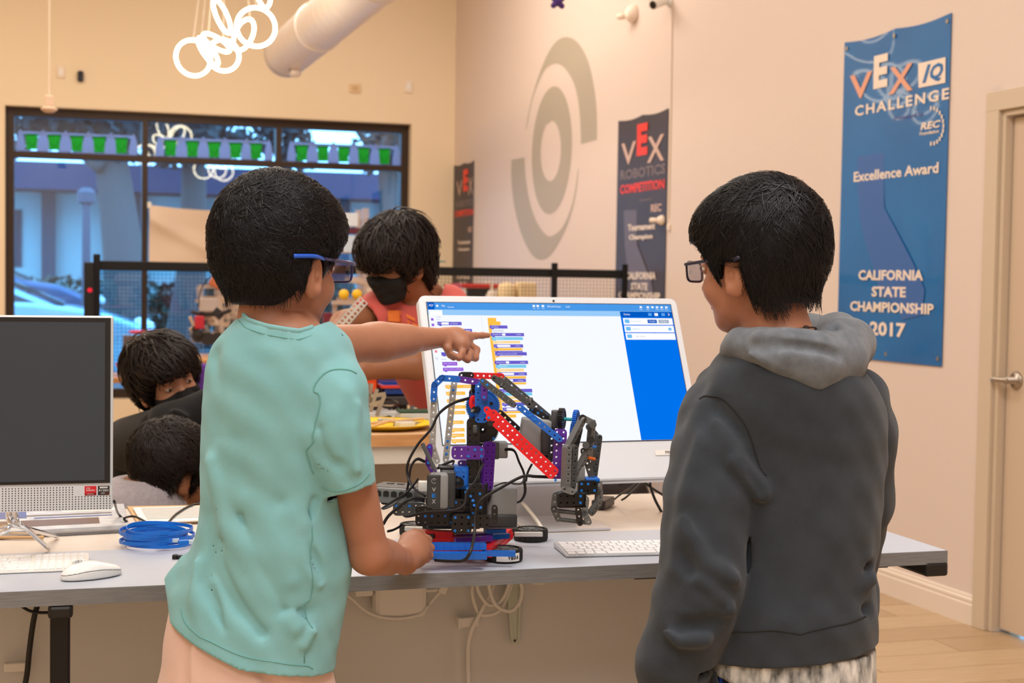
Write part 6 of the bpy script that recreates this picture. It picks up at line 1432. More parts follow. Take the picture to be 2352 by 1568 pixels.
def shirt3o(p):
    d = stack(p, rows3); d = smin(d, chain(p, [U(895, 700, 4.53), U(868, 722, 4.47), U(838, 738, 4.42)], [.065, .066, .062], .03), .03); d = smin(d, chain(p, [U(1030, 700, 4.53), U(1040, 760, 4.45), U(1010, 800, 4.37)], [.065, .066, .062], .03), .03)
    return d-folds(p, FL3)
def shirt3(p):
    o = shirt3o(p); d = np.maximum(o, -(o+.014)); c = A3(U(838, 738, 4.42)); nn = A3((E3-U(880, 715, 4.50))/np.linalg.norm(E3-U(880, 715, 4.50)))
    d = np.where(np.linalg.norm(p-c, axis=1) < .12, np.maximum(d, (p-A3(U(842, 736, 4.42)))@nn), d)
    c = A3(U(1010, 800, 4.37)); nn = A3((E4-U(1030, 720, 4.52))/np.linalg.norm(E4-U(1030, 720, 4.52))); d = np.where(np.linalg.norm(p-c, axis=1) < .11, np.maximum(d, (p-c)@nn), d)
    nk = cap(p, h3.W(-.05, 0, -.10), h3.W(-.10, 0, -.19), .072, .080); return np.maximum(np.maximum(d, -nk), U(960, 1010, 4.6)[2]-p[:, 2])
s3 = sdf_obj('t_shirt', shirt3, *bounds([U(810, 660, 4.4), U(1100, 1010, 4.7)], .15), .0062, m_coral, b3)
mo = mat('orange_print', (232, 122, 48), .7)
def on_surf(name, f, px, D, m, par, hold=.002):
    P = drape(f, [U(x, y, D) for x, y in px], hold); q = MB(); g = grad(f, P.mean(0)[None].astype(np.float32))[0]; q.prism([P[i] for i in range(0, len(P), 6)], g*.002); return q.build(name, m, par)
for L in ([(906, 706), (918, 708), (916, 745), (904, 742)], [(918, 708), (950, 722), (949, 732), (918, 720)], [(926, 730), (938, 734), (936, 770), (924, 768)], [(944, 738), (962, 744), (960, 775), (944, 772)]): on_surf('shirt_print', shirt3o, L, 4.4, mo, s3)
def trous(name, base, r0, m, root, L): 
    def f(p):
        d = None
        for hp, ft in L: e = cap(p, hp, ft, r0, r0*.7); d = e if d is None else smin(d, e, .03)
        return d
    P = [x for a in L for x in a]; return sdf_obj(name, f, *bounds(P, .14), .012, m, root)
m_jean = mat('dark_jeans', (52, 56, 72), .9)
trous('trousers', None, .10, m_jean, b3, [(U(1020+dx, 1010, 4.68), np.array([*U(1020+dx, 1010, 4.68)[:2], .09])) for dx in (-35, 45)])
for dx in (-35, 45): foot(b3, U(1020+dx, 1010, 4.68), -HR*.8-HF*.5, m_shoe, m_sole, .27)
low3 = [(-.15, -.10), (-.08, -.105), (-.045, -.085), (-.03, -.04), (-.018, -.004), (.01, -.008), (.03, -.035), (.045, -.04), (.055, .0), (.075, .022), (.10, .020), (.13, .02)]
def ex3(q, d): return smin(smin(d, ell(q, (.062, .012, .050), (.056, .070, .046)), .03), ell(q, (-.05, 0, -.06), (.055, .07, .045)), .03)
LT = ((-.12, .010), (-.06, .022), (0, .034), (.04, .06))
hf3 = h3.hair(1, low3, LT, th=(.122, .100, .106), ctr=(-.012, 0, .036), extra=ex3, amp=.0015, sc=.5)
ho3 = sdf_obj('hair', hf3, h3.c-.24, h3.c+.24, .006, m_hairb, b3); simple_strands(h3, hf3, ho3, (-.05, 0, .13), 2600, m_hairb, 8, b3, step=.016, seg=5, rad=.0016, grav=.5, lift=.006, swirl=.2)
simple_strands(h3, hf3, ho3, (-.05, 0, .13), 600, m_hairb, 18, b3, step=.018, seg=5, rad=.0042, grav=.6, lift=.014, swirl=.3, jit=.5)
m_mask = mat('black_mask', (20, 20, 22), .85)
def mask(h, root):
    f = lambda p: smax(smax(h.skin(p)-.0065*h.k, (h.loc(p)[:, 2]-(-.012-.25*np.abs(h.loc(p)[:, 1])))*.9*h.k, .003), np.maximum((-.108-h.loc(p)[:, 2])*h.k, (.030-h.loc(p)[:, 0]+.1*np.abs(h.loc(p)[:, 1]))*h.k), .003)
    mk = sdf_obj('face_mask', f, h.c-.2, h.c+.2, .004, m_mask, root)
    for s_ in (-1, 1):
        q = MB(); q.tube([h.W(.034, s_*.058, -.028), h.W(.01, s_*.072, -.006), h.W(-.012, s_*.080, .006)], .0016, 5); q.tube([h.W(.034, s_*.056, -.060), h.W(.01, s_*.070, -.052), h.W(-.012, s_*.080, -.04)], .0016, 5); q.build('ear_loop', m_mask, mk)
mask(h3, b3)
# boy in black hoodie with mask
b4 = thing('person', 'crouching boy in a black sweatshirt and black mask at the left', 'person', np.array([U(350, 1050, 4.5)[0], U(350, 1050, 4.5)[1], 0]))
h4 = Head(U(380, 872, 4.26), -50, 1, pitch=-.10, k=1.06, neck=.055, neckto=(-.08, 0, -.16), roll=.38)
rows4 = smooth_rows([RW_(945, 335, 410, 4.6, .07), RW_(965, 285, 450, 4.6, .10), RW_(1000, 255, 480, 4.6, .13), RW_(1060, 245, 500, 4.6, .14), RW_(1140, 245, 505, 4.6, .15), RW_(1240, 245, 505, 4.6, .16)], 40)
m_blk = mat('black_fleece', (14, 14, 16), .95, sheen=.08, bump=.4, bscale=500)
def body4(p):
    d = h4.skin(p); d = smin(d, stack(p, inset(rows4, .02))*.9, .03); d = smin(d, chain(p, [U(300, 1030, 4.35), U(400, 985, 4.1), U(500, 925, 4.15), U(520, 915, 4.17)], [.055, .045, .032, .035], .02), .02)
    pc = U(522, 915, 4.17)
    for i in range(4): d = smin(d, finger(p, [pc, U(545, 890+8*i, 4.18), U(556, 896+8*i, 4.2)], .010), .006)
    d = smin(d, finger(p, [pc, U(532, 880, 4.16), U(545, 876, 4.17)], .011), .006)
    for dx in (-60, 60): kn = U(375+dx, 1190, 4.28); ft = np.array([*U(375+dx, 1190, 4.42)[:2], .07]); d = smin(d, cap(p, U(375+dx*.6, 1240, 4.6), kn, .09, .06), .03); d = smin(d, cap(p, kn, ft, .06, .045), .03)
    return d
sdf_obj('body', body4, *bounds([h4.c, U(240, 1100, 4.5), U(560, 900, 4.2), U(510, 1240, 4.6), U(300, 1190, 4.28), np.array([*U(380, 1100, 4.4)[:2], .06])], .2), .007, m_sk4, b4); eyes(h4, b4, .002, m_sk4)
def sw4(p):
    d = stack(p, rows4); d = smin(d, chain(p, [U(300, 1020, 4.38), U(390, 985, 4.12), U(480, 932, 4.14)], [.085, .070, .052], .03), .03); d = smin(d, chain(p, [U(470, 1000, 4.5), U(500, 1080, 4.4), U(480, 1150, 4.3)], [.08, .07, .055], .03), .03)
    d = d-folds(p, [([(320, 960), (400, 1000), (450, 990)], 4.1, .02, -.012), ([(400, 940), (440, 960)], 4.05, .015, .01)])
    return smax(d, -cap(p, h4.W(-.03, 0, -.04), h4.W(-.08, 0, -.16), .068, .068), .01)
sdf_obj('sweatshirt', sw4, *bounds([U(240, 950, 4.4), U(510, 1240, 4.6), U(480, 900, 4.1)], .16), .007, m_blk, b4)
trous('trousers', None, .10, mat('dark_trousers', (34, 34, 40), .9), b4, [(U(375+dx*.6, 1240, 4.6), U(375+dx, 1190, 4.28)) for dx in (-60, 60)]+[(U(375+dx, 1190, 4.28), np.array([*U(375+dx, 1190, 4.42)[:2], .09])) for dx in (-60, 60)])
for dx in (-60, 60): foot(b4, U(375+dx, 1190, 4.42), -HF, m_shoe, m_sole, .24)
low4 = [(-.15, -.095), (-.08, -.10), (-.045, -.08), (-.03, -.04), (-.018, -.004), (.01, -.006), (.03, -.030), (.045, -.02), (.06, .022), (.09, .038), (.13, .038)]
def ex4(q, d): return smin(d, ell(q, (.060, .0, .056), (.056, .070, .046)), .03)
hf4 = h4.hair(1, low4, LT, th=(.120, .098, .104), extra=ex4, amp=.0015, sc=.5)
ho4 = sdf_obj('hair', hf4, h4.c-.24, h4.c+.24, .006, m_hairb, b4); simple_strands(h4, hf4, ho4, (-.05, 0, .13), 2400, m_hairb, 9, b4, test=front, step=.015, seg=5, rad=.0016, grav=.6, lift=.005, swirl=.2)
simple_strands(h4, hf4, ho4, (-.05, 0, .13), 500, m_hairb, 19, b4, test=front, step=.016, seg=5, rad=.0040, grav=.6, lift=.012, swirl=.3, jit=.45)
mask(h4, b4)
# boy in grey sweater, back of the head
b5 = thing('person', 'child in a light grey sweater seen from behind, low at the left', 'person', np.array([U(350, 1200, 3.85)[0], U(350, 1200, 3.85)[1], 0]))
h5 = Head(U(392, 1086, 3.72), 50, 1, pitch=-.35, k=1.02, neck=.045, neckto=(-.06, 0, -.11))
rows5 = smooth_rows([RW_(1096, 270, 385, 3.70, .08), RW_(1112, 235, 410, 3.70, .11), RW_(1145, 205, 430, 3.70, .13), RW_(1200, 195, 440, 3.70, .14), RW_(1300, 195, 440, 3.70, .15), RW_(1420, 200, 440, 3.70, .15)], 40)
def body5(p):
    d = smin(h5.skin(p), stack(p, inset(rows5, .02))*.9, .03)
    d = smin(d, chain(p, [U(420, 1180, 3.80), U(460, 1260, 3.84), U(440, 1270, 3.98)], [.05, .04, .03], .02), .02); pc = U(440, 1270, 4.0)
    for i in range(4): d = smin(d, finger(p, [pc, U(420+i*10, 1268, 3.98), U(420+i*10, 1275, 4.0)], .009), .006)
    d = smin(d, finger(p, [pc, U(412, 1262, 4.2), U(408, 1262, 4.0)], .010), .006)
    for dx in (-50, 50): kn = U(330+dx, 1330, 3.98); ft = np.array([*U(330+dx, 1330, 3.94)[:2], .07]); d = smin(d, cap(p, U(330+dx, 1400, 3.80), kn, .08, .055), .03); d = smin(d, cap(p, kn, ft, .055, .04), .03)
    return d
sdf_obj('body', body5, *bounds([h5.c, U(195, 1200, 3.6), U(460, 1420, 3.6), U(440, 1300, 4.1), np.array([*U(330, 1300, 4.1)[:2], .06])], .16), .008, m_sk3, b5); eyes(h5, b5, .001, m_sk3)
def sw5(p):
    d = stack(p, rows5); d = smin(d, chain(p, [U(410, 1150, 3.78), U(455, 1250, 3.84), U(442, 1270, 3.96)], [.07, .06, .045], .03), .03)
    return smax(d, -cap(p, h5.W(-.03, 0, -.04), h5.W(-.05, 0, -.09), .052, .050), .01)
sdf_obj('sweater', sw5, *bounds([U(195, 1090, 3.6), U(470, 1420, 3.6), U(195, 1110, 3.8), U(440, 1290, 4.1)], .10), .007, mat('grey_sweater', (150, 142, 146), .95, noise=.12, nscale=120, sheen=.3), b5)
trous('trousers', None, .085, m_jean, b5, [(U(330+dx, 1400, 3.80), U(330+dx, 1330, 3.98)) for dx in (-50, 50)]+[(U(330+dx, 1330, 3.98), np.array([*U(330+dx, 1330, 3.94)[:2], .09])) for dx in (-50, 50)])
for dx in (-50, 50): foot(b5, U(330+dx, 1330, 3.94), HF, m_shoe, m_sole, .21)
hf5 = h5.hair(1, low1, th=(.116, .096, .104), extra=ex1, amp=.002, sc=.5)
ho5 = sdf_obj('hair', hf5, h5.c-.22, h5.c+.22, .006, m_hairb, b5); simple_strands(h5, hf5, ho5, (-.08, 0, .09), 2600, m_hairb, 10, b5, test=front, step=.012, seg=5, rad=.0014, grav=.3, lift=.006, swirl=.5, jit=.45)
# ================================================================== WORKBENCHES AND THEIR CLUTTER
m_wood = mat('bench_wood', (204, 152, 98), .45, rgb2=(184, 128, 76), nscale=6, bstretch=(1.5, 14, 14)); m_benchw = mat('bench_white', (214, 204, 190), .5)
m_top = mat('bench_top', (210, 178, 140), .4, rgb2=(198, 160, 120), nscale=5, bstretch=(1.5, 12, 1))
YA = 3.62; ZA = YP(900, 996, YA)[2]; ZA2 = YP(900, 1024, YA)[2]
xa0 = YP(640, 1000, YA)[0]; xa1 = YP(1330, 1000, YA)[0]
bn = thing('workbench', 'wood edged workbench with a white front in front of the teen', 'workbench', ((xa0+xa1)/2, YA+.35, 0))
xa1 = min(xa1, 2.55)
MB().bx((xa0, YA, ZA2), (xa1, YA+.62, ZA), .004).build('top', m_top, bn)
MB().bx((xa0, YA-.004, ZA2-.001), (xa1, YA+.001, ZA-.002)).build('edge_strip', m_wood, bn)
zz = YP(900, 1066, YA)[2]
MB().bx((xa0+.01, YA+.01, zz), (xa1-.01, YA+.03, ZA2)).build('front_panel', m_benchw, bn)
for x in (xa0+.04, xa1-.06):
    for y in (YA+.02, YA+.54): MB().bx((x, y, 0), (x+.05, y+.05, ZA2)).build('leg', m_benchw, bn)
MB().bx((xa0+.05, YA+.56, .15), (xa1-.05, YA+.58, ZA2)).build('back_panel', m_benchw, bn)
def onA(x, y): return ZP(x, y, ZA)
R9 = np.random.default_rng(21)
def boxthing(name, label, cat, c, d, m, rz=0., bev=.003, parts=None, group=None):
    t = thing(name, label, cat, (c[0], c[1], c[2]-d[2]/2), rz, group); q = MB(); q.box((0, 0, d[2]/2), d, None, bev); q.build(parts or 'body', m, t, world=False); return t
# bags on the floor behind the monitor
m_bag = mat('dark_bag_fabric', (44, 36, 38), .85, bump=.4, bscale=60)
for bx_0, by_0, w_0, lab in ((1430, 1170, .18, 'dark backpack slumped on the floor seen under the monitor, nearer the hoodie'), (1305, 1172, .15, 'smaller dark backpack on the floor seen under the monitor, behind the robot battery')):
    p0_ = ZP(bx_0, by_0, 0); t = thing('backpack', lab, 'bag', p0_)
    fb_ = lambda p, c=p0_, w=w_0: smax(smin(ell(p, c+A3((0, 0, .09)), (w*.8, .16, .11)), ell(p, c+A3((w*.3, .02, .15)), (w*.4, .12, .08)), .05)-.006*np.sin(p[:, 0]*40)*np.sin(p[:, 2]*50), .004-p[:, 2], .01)
    bg_ = sdf_obj('bag_body', fb_, p0_-.36, p0_+.36, .014, m_bag, t)
    q = MB(); q.tube([p0_+np.array([-.08, -.10, .14]), p0_+np.array([-.02, -.12, .21]), p0_+np.array([.06, -.10, .16])], .010, 8, flat=.5); q.build('handle_loop', m_bag, t, smooth=True)
# yellow tray
m_yel = mat('yellow_plastic', (242, 200, 30), .4)
c = onA(880, 982); t = thing('tray', 'oval yellow plastic tray on the workbench edge', 'tray', c)
MB().lathe(c, [(0, .001), (.10, .001), (.135, .014), (.138, .016), (.128, .014), (.09, .006), (0, .005)], 30).build('dish', m_yel, t, smooth=True)
q = MB(); q.cyl(onA(842, 988)+ZV*.018, onA(972, 978)+ZV*.02, .004, n=8); tag(q.build('wooden_dowel', m_ply), 'long pale dowel resting on the yellow tray', 'stick')
q = MB(); q.cyl(onA(842, 994)+ZV*.012, onA(905, 982)+ZV*.022, .004, n=8); tag(q.build('wooden_dowel', m_ply), 'shorter pale dowel crossing the yellow tray', 'stick')
m_gl = mat('clear_film', (206, 204, 196), .2)
c = onA(890, 962); t = boxthing('parts_tray', 'clear flat tray behind the yellow one', 'tray', c+ZV*.012, (.14, .06, .022), m_gl, .1)
c = onA(955, 968); t = boxthing('parts_box', 'dark green topped clear parts box at the end of the workbench', 'box', c+ZV*.014, (.10, .07, .028), m_gl, -.05)
MB().box((0, 0, .030), (.102, .072, .006), None, .001).build('lid', mat('green_lid', (36, 70, 52), .5), t, world=False)
c = onA(930, 984); t = boxthing('parts_box', 'small clear box near the pale dowels', 'box', c+ZV*.010, (.045, .035, .018), m_gl, .3)
# metal parts scattered on the bench
m_steel = mat('brushed_steel', (176, 168, 158), .38, metal=.75); m_dk = mat('dark_part', (40, 38, 40), .5)
def channel(p, d, L, w_=.022, parent=None, name='channel', m=None, up=(0, 0, 1), holes=True):
    """perforated U channel from p along d"""
    d = np.array(d, float); d /= np.linalg.norm(d); s_ = np.cross(np.array(up, float), d); s_ /= np.linalg.norm(s_); u = np.cross(d, s_)
    q = MB(); p = np.array(p, float); F3 = frame3(d, s_, u)
    if holes:
        n = max(2, int(L/.0127)); st = L/n
        for i in range(n):
            o = p+d*(i*st); g = st*.30
            for j in (0, 1):
                y0 = -w_/2+j*w_/2
                P = [o+s_*y0, o+d*st+s_*y0, o+d*st+s_*(y0+w_/2), o+s_*(y0+w_/2)]; cc_ = o+d*st/2+s_*(y0+w_/4); I = [cc_-d*g-s_*g, cc_+d*g-s_*g, cc_+d*g+s_*g, cc_-d*g+s_*g]
                q.poly(P+I, [(0, 1, 5, 4), (1, 2, 6, 5), (2, 3, 7, 6), (3, 0, 4, 7)])
    else: q.box(p+d*L/2, (L, w_, .0015), F3)
    for s2 in (-1, 1): q.box(p+d*L/2+s_*(s2*w_/2)-u*w_*.25, (L, .0016, w_*.5), F3)
    return q.build(name, m or m_steel, parent)
def lean(nm, label, pts, cat='part', group=None, w_=.020):
    t = thing(nm, label, cat, pts[0][0], 0, group)
    for a, b_ in pts: a = np.array(a); b_ = np.array(b_); channel(a, b_-a, np.linalg.norm(b_-a), w_, t)
    return t
ca = lambda x, y, d=4.05: U(x, y, d)
lean('metal_bracket_frame', 'small steel bracket frame standing at the left end of the visible workbench', [(ca(845, 950), ca(862, 892)), (ca(862, 950), ca(880, 905)), (ca(852, 905), ca(885, 900)), (ca(848, 925), ca(876, 918)), (ca(842, 935), ca(846, 880))], 'bracket')
m_pale = mat('pale_parts', (200, 194, 188), .5)
pal = [m_steel, m_pale, m_dk, m_grey]
for i in range(30):
    x = 850+R9.random()*125; y = 938+R9.random()*32; c = ZP(x, y, ZA+.006+.012*R9.random()); a = R9.random()*PI; L = .03+.06*R9.random()
    k = i % 3; mi_ = int(R9.integers(4)); mm = pal[mi_]
    t = thing('metal_part', 'loose %s %s in the scatter on the workbench before the teen' % (['steel', 'pale', 'black', 'grey'][mi_], ['bar', 'channel', 'shaft'][k]), 'part', (c[0], c[1], ZA), a, 'loose %ss of %s colour on the workbench' % (['bar', 'channel', 'shaft'][k], ['steel', 'pale', 'black', 'grey'][mi_]))
    if k == 0: q = MB(); q.box((0, 0, .006), (L, .018, .010), None, .002); q.box((L*.3, 0, .014), (.012, .012, .008), None, .002); q.build('bar', mm, t, world=False)
    elif k == 1:
        q = MB(); q.box((0, 0, .002), (L, .022, .003)); q.box((0, .010, .008), (L, .003, .012)); q.box((0, -.010, .008), (L, .003, .012)); q.build('channel', mm, t, world=False)
    else: q = MB(); q.cyl((-L/2, 0, .006), (L/2, 0, .006), .0055, n=10); q.cyl((L/2-.01, 0, .006), (L/2, 0, .006), .010, n=12); q.build('shaft', mm, t, world=False)
# black loop cable on bench
cable('cable', 'thin black wire looping over the scattered parts', [onA(862, 944)+ZV*.02, onA(890, 936)+ZV*.026, onA(915, 940)+ZV*.02, onA(900, 950)+ZV*.02, onA(870, 948)+ZV*.02], .003, m_black)
# second bench behind with orange and blue bins, tower and mesh
YB2 = 6.1; ZB = YP(880, 912, YB2)[2]
b2n = thing('back_bench', 'bench with orange and blue bins standing behind the teen', 'workbench', (1.6, YB2+.3, 0))
x0, x1 = YP(640, 912, YB2)[0], YP(1010, 912, YB2)[0]
MB().bx((x0, YB2, ZB-.035), (x1, YB2+.6, ZB), .004).build('top', mat('dark_bench_top', (52, 48, 50), .5), b2n)
for x in (x0+.03, x1-.08):
    for y in (YB2+.03, YB2+.52): MB().bx((x, y, 0), (x+.05, y+.05, ZB-.035)).build('leg', m_blackm, b2n)
m_or = mat('orange_plastic', (246, 84, 26), .4); m_bl = mat('blue_plastic_bin', (30, 70, 150), .4); m_rd = mat('red_orange_plastic', (234, 66, 46), .4)
def bin_(label, xa_, ya_, xb_, yb_, Y, m, dep=.22, rim=None):
    a = YP(xa_, yb_, Y); b_ = YP(xb_, ya_, Y); t = thing('storage_bin', label, 'bin', ((a[0]+b_[0])/2, Y+dep/2, a[2]))
    q = MB(); q.bx((a[0], Y, a[2]), (b_[0], Y+dep, a[2]+.006)); th = .006
    q.bx((a[0], Y, a[2]), (b_[0], Y+th, b_[2])); q.bx((a[0], Y+dep-th, a[2]), (b_[0], Y+dep, b_[2])); q.bx((a[0], Y, a[2]), (a[0]+th, Y+dep, b_[2])); q.bx((b_[0]-th, Y, a[2]), (b_[0], Y+dep, b_[2])); q.build('walls', m, t)
    q = MB(); e = .010
    for lo, hi in (((a[0]-e, Y-e, b_[2]-.012), (b_[0]+e, Y+.002, b_[2])), ((a[0]-e, Y+dep-.002, b_[2]-.012), (b_[0]+e, Y+dep+e, b_[2])), ((a[0]-e, Y, b_[2]-.012), (a[0]+.002, Y+dep, b_[2])), ((b_[0]-.002, Y, b_[2]-.012), (b_[0]+e, Y+dep, b_[2]))): q.bx(lo, hi)
    q.build('rim', rim or m, t); return t
bin_('orange storage bin on the dark bench, behind the pointing arm', 800, 862, 868, 905, 6.15, m_or)
bin_('smaller orange bin at the left end of the dark bench', 745, 868, 792, 908, 6.15, m_or)
bin_('blue storage bin with a red rim under the teen elbow', 880, 884, 985, 908, 6.15, m_bl, .25, m_rd)
bin_('blue bin standing behind the orange one', 866, 858, 928, 884, 6.45, m_bl)
# ---- left wooden bench with the metal robot
YL = 7.35; ZL = ZP(0, 0, 1)[2]*0+YP(420, 826, YL)[2]; xl = YP(428, 820, YL)[0]; xl2 = YP(1040, 820, YL)[0]
lbn = thing('workbench', 'wood topped white bench carrying the metal robot at the back left', 'workbench', ((xl+xl2)/2, YL+.4, 0))
MB().bx((xl, YL, ZL-.045), (xl2, YL+.6, ZL), .005).build('top', m_wood, lbn)
MB().bx((xl+.05, YL+.04, ZL-.16), (xl2-.05, YL+.06, ZL-.045)).build('front_panel', m_benchw, lbn)
for x in (xl+.05, xl2-.1):
    for y in (YL+.05, YL+.5): MB().bx((x, y, 0), (x+.06, y+.06, ZL-.045)).build('leg', m_benchw, lbn)
def cluster_robot(name, label, segs, extra=None, D=7.7, w_=.026):
    t = thing(name, label, 'robot', (U(*segs[0][0], D)[0], U(*segs[0][0], D)[1], ZL))
    for (a, b_) in segs:
        for dy in (-.10, .10):
            p = U(*a, D)+np.array([0, dy, 0]); r = U(*b_, D)+np.array([0, dy, 0]); d = r-p; channel(p, d, np.linalg.norm(d), w_, t, 'channel', m_al, up=(0, -1, .01) if abs(d[1]) < .9*np.linalg.norm(d) else (0, 0, 1))
    return t
m_al = mat('raw_aluminium', (206, 184, 164), .4, metal=.6)
segs = [((458, 658), (532, 658)), ((458, 658), (460, 686)), ((460, 686), (500, 690)), ((500, 668), (508, 760)), ((484, 715), (498, 742)), ((500, 690), (560, 700)), ((520, 705), (575, 705)), ((455, 720), (540, 728)), ((500, 640), (505, 780)), ((470, 700), (600, 735)), ((508, 745), (560, 750)), ((440, 780), (520, 785)), ((490, 628), (510, 622)), ((470, 765), (560, 770)), ((540, 640), (545, 790))]

for _ in range(16): x_, y_ = 448+R9.random()*80, 660+R9.random()*105; hz_ = R9.random() < .6; segs.append(((x_, y_), (x_+(25+R9.random()*40 if hz_ else R9.random()*6), y_+(R9.random()*6 if hz_ else 22+R9.random()*30))))
rb = cluster_robot('competition_robot', 'tangled aluminium competition robot on the wooden bench at the back left', segs, w_=.019)
Dm = 7.6
def rp(x, y, d=Dm): return U(x, y, d)
for x, y, r in ((455, 772, .032), (478, 778, .034), (500, 776, .03), (524, 776, .034), (450, 755, .02), (560, 774, .034)):
    MB().lathe(rp(x, y)-HR*0-HF*.012, [(r*.4, 0), (r, .0), (r, .024), (r*.4, .024)], 20, HF).build('wheel', m_dk, rb)
MB().box(rp(458, 740), (.05, .05, .07), None, .006).build('battery_pack', mat('red_pack', (196, 44, 60), .4), rb)
q = MB(); q.tube([rp(440, 716), rp(470, 722), rp(505, 720), rp(530, 712)], .010, 8); q.build('surgical_tube', m_dk, rb, smooth=True)
q = MB(); q.tube([rp(456, 705, 7.5), rp(460, 670, 7.5), rp(478, 640, 7.5), rp(505, 628, 7.5)], .003, 6); q.build('wire', m_dk, rb, smooth=True)
MB().box(rp(498, 648), (.07, .05, .06), Matrix.Rotation(.5, 3, 'Y'), .006).build('motor', mat('orange_motor', (196, 110, 70), .5), rb)
MB().box(rp(480, 700), (.10, .04, .07), None, .006).build('control_brain', mat('pale_brain', (190, 178, 172), .5), rb)
for i in range(16):
    x = 440+R9.random()*110; y = 690+R9.random()*85; MB().box(rp(x, y, 7.55+.2*R9.random()), (.02+.04*R9.random(), .02, .015+.03*R9.random()), Matrix.Rotation(R9.random()*1.5, 3, 'Y'), .003).build('robot_piece', [m_dk, m_al, m_grey][i % 3], rb)
# tower robot right of the boy's face
segs = [((832, 480), (838, 800)), ((790, 574), (832, 574)), ((832, 590), (858, 700)), ((800, 640), (850, 650)), ((858, 600), (862, 700)), ((838, 660), (868, 700)), ((780, 690), (850, 692))]
tw = cluster_robot('tower_robot', 'tall aluminium tower with cross arms standing behind the teen', segs, D=7.6, w_=.03)
for (x, y, w_, h_), cc_ in (((805, 505, .075, .07), (225, 235, 245)), ((806, 560, .07, .09), (205, 222, 240)), ((812, 530, .09, .03), (96, 34, 50)), ((860, 690, .04, .10), (60, 60, 66)), ((826, 545, .03, .05), (60, 60, 66))):
    MB().box(U(x, y, 7.5), (w_, .03, h_), None, .004).build('panel', mat('tower_panel_%d' % cc_[0], cc_, .35), tw)
m_yb = mat('yellow_ball', (246, 196, 40), .5)
for x, lab in ((790, 'yellow ball on the ledge, nearer the pointing boy'), (820, 'yellow ball on the ledge, nearer the teen')):
    c = U(x, 676, 7.4); o = MB(); o.ball(c, .027, 16); tag(o.build('yellow_ball', m_yb, smooth=True), lab, 'ball', None)
c0, c1 = U(760, 690, 7.4), U(850, 690, 7.4); t = thing('ball_ledge', 'thin aluminium ledge holding two yellow balls', 'ledge', (c0+c1)/2)
MB().bx((c0[0], c0[1]-.05, c0[2]-.02), (c1[0], c1[1]+.05, c0[2]-.004+.004)).build('ledge', m_al, t)
MB().bx((c0[0]+.01, c0[1]-.01, ZL), (c0[0]+.03, c0[1]+.01, c0[2]-.02)).build('post', m_al, t); MB().bx((c1[0]-.03, c1[1]-.01, ZL), (c1[0]-.01, c1[1]+.01, c0[2]-.02)).build('post', m_al, t)
pb = U(762, 740, 7.5); boxthing('red_frame_part', 'dark red angled plate low behind the pointing boy chin', 'plate', pb, (.09, .03, .10), mat('dark_red', (120, 40, 56), .5))
# perforated bar held by the teen
t = thing('perforated_bar', 'long perforated aluminium bar held in the teen hand', 'bar', U(745, 800, 4.2)); a = U(738, 800, 4.18); b_ = U(836, 688, 4.18)
d = b_-a; channel(a, d, np.linalg.norm(d), .030, t, 'channel', mat('pale_aluminium', (206, 202, 196), .4, metal=.5), up=-FW)
# ---- things behind the net, right side
YR = 8.9; ZR = 0.84
rbn = thing('side_table', 'white table behind the black net in front of the emblem wall', 'table', (2.2, YR+.3, 0))
x0, x1 = YP(1000, 700, YR)[0], YP(1232, 700, YR)[0]
ZR = YP(1100, 700, YR)[2]-.03
MB().bx((x0, YR-.1, ZR-.03), (x1, YR+.5, ZR), .004).build('top', m_benchw, rbn)
for x in (x0+.03, x1-.07):
    for y in (YR-.07, YR+.43): MB().bx((x, y, 0), (x+.04, y+.04, ZR-.03)).build('leg', m_benchw, rbn)
a = YP(1078, 700, YR); b_ = YP(1218, 652, YR)
t = thing('field_crate', 'white crate with a red rim behind the pump bottle', 'crate', ((a[0]+b_[0])/2, YR+.3, ZR))
MB().bx((a[0], YR+.15, ZR), (b_[0], YR+.45, b_[2]-.03), .004).build('walls', m_white, t)
MB().bx((a[0]-.015, YR+.13, b_[2]-.03), (b_[0]+.02, YR+.47, b_[2]-.005), .004).build('rim', mat('crate_red', (200, 50, 44), .5), t); MB().bx((a[0]+.02, YR+.145, b_[2]-.09), (b_[0]-.2, YR+.15, b_[2]-.035)).build('dark_slot', m_dk, t)
c = YP(1129, 684, YR-.02); t = thing('pump_bottle', 'clear sanitizer pump bottle standing on the table behind the net', 'bottle', (c[0], c[1], ZR))
m_clear = mat('clear_bottle', (226, 214, 200), .15); h0 = YP(0, 652, YR)[2]
MB().lathe((c[0], c[1], ZR), [(.034, 0), (.038, .01), (.038, h0-ZR-.03), (.020, h0-ZR), (.014, h0-ZR+.005)], 20).build('bottle_body', m_clear, t, smooth=True)
q = MB(); q.cyl((c[0], c[1], h0), (c[0], c[1], h0+.05), .010, n=10); q.box((c[0]-.022, c[1], h0+.052), (.065, .016, .012), None, .003); q.build('pump', m_cream, t)
m_foam = mat('cream_foam', (238, 214, 170), .8)
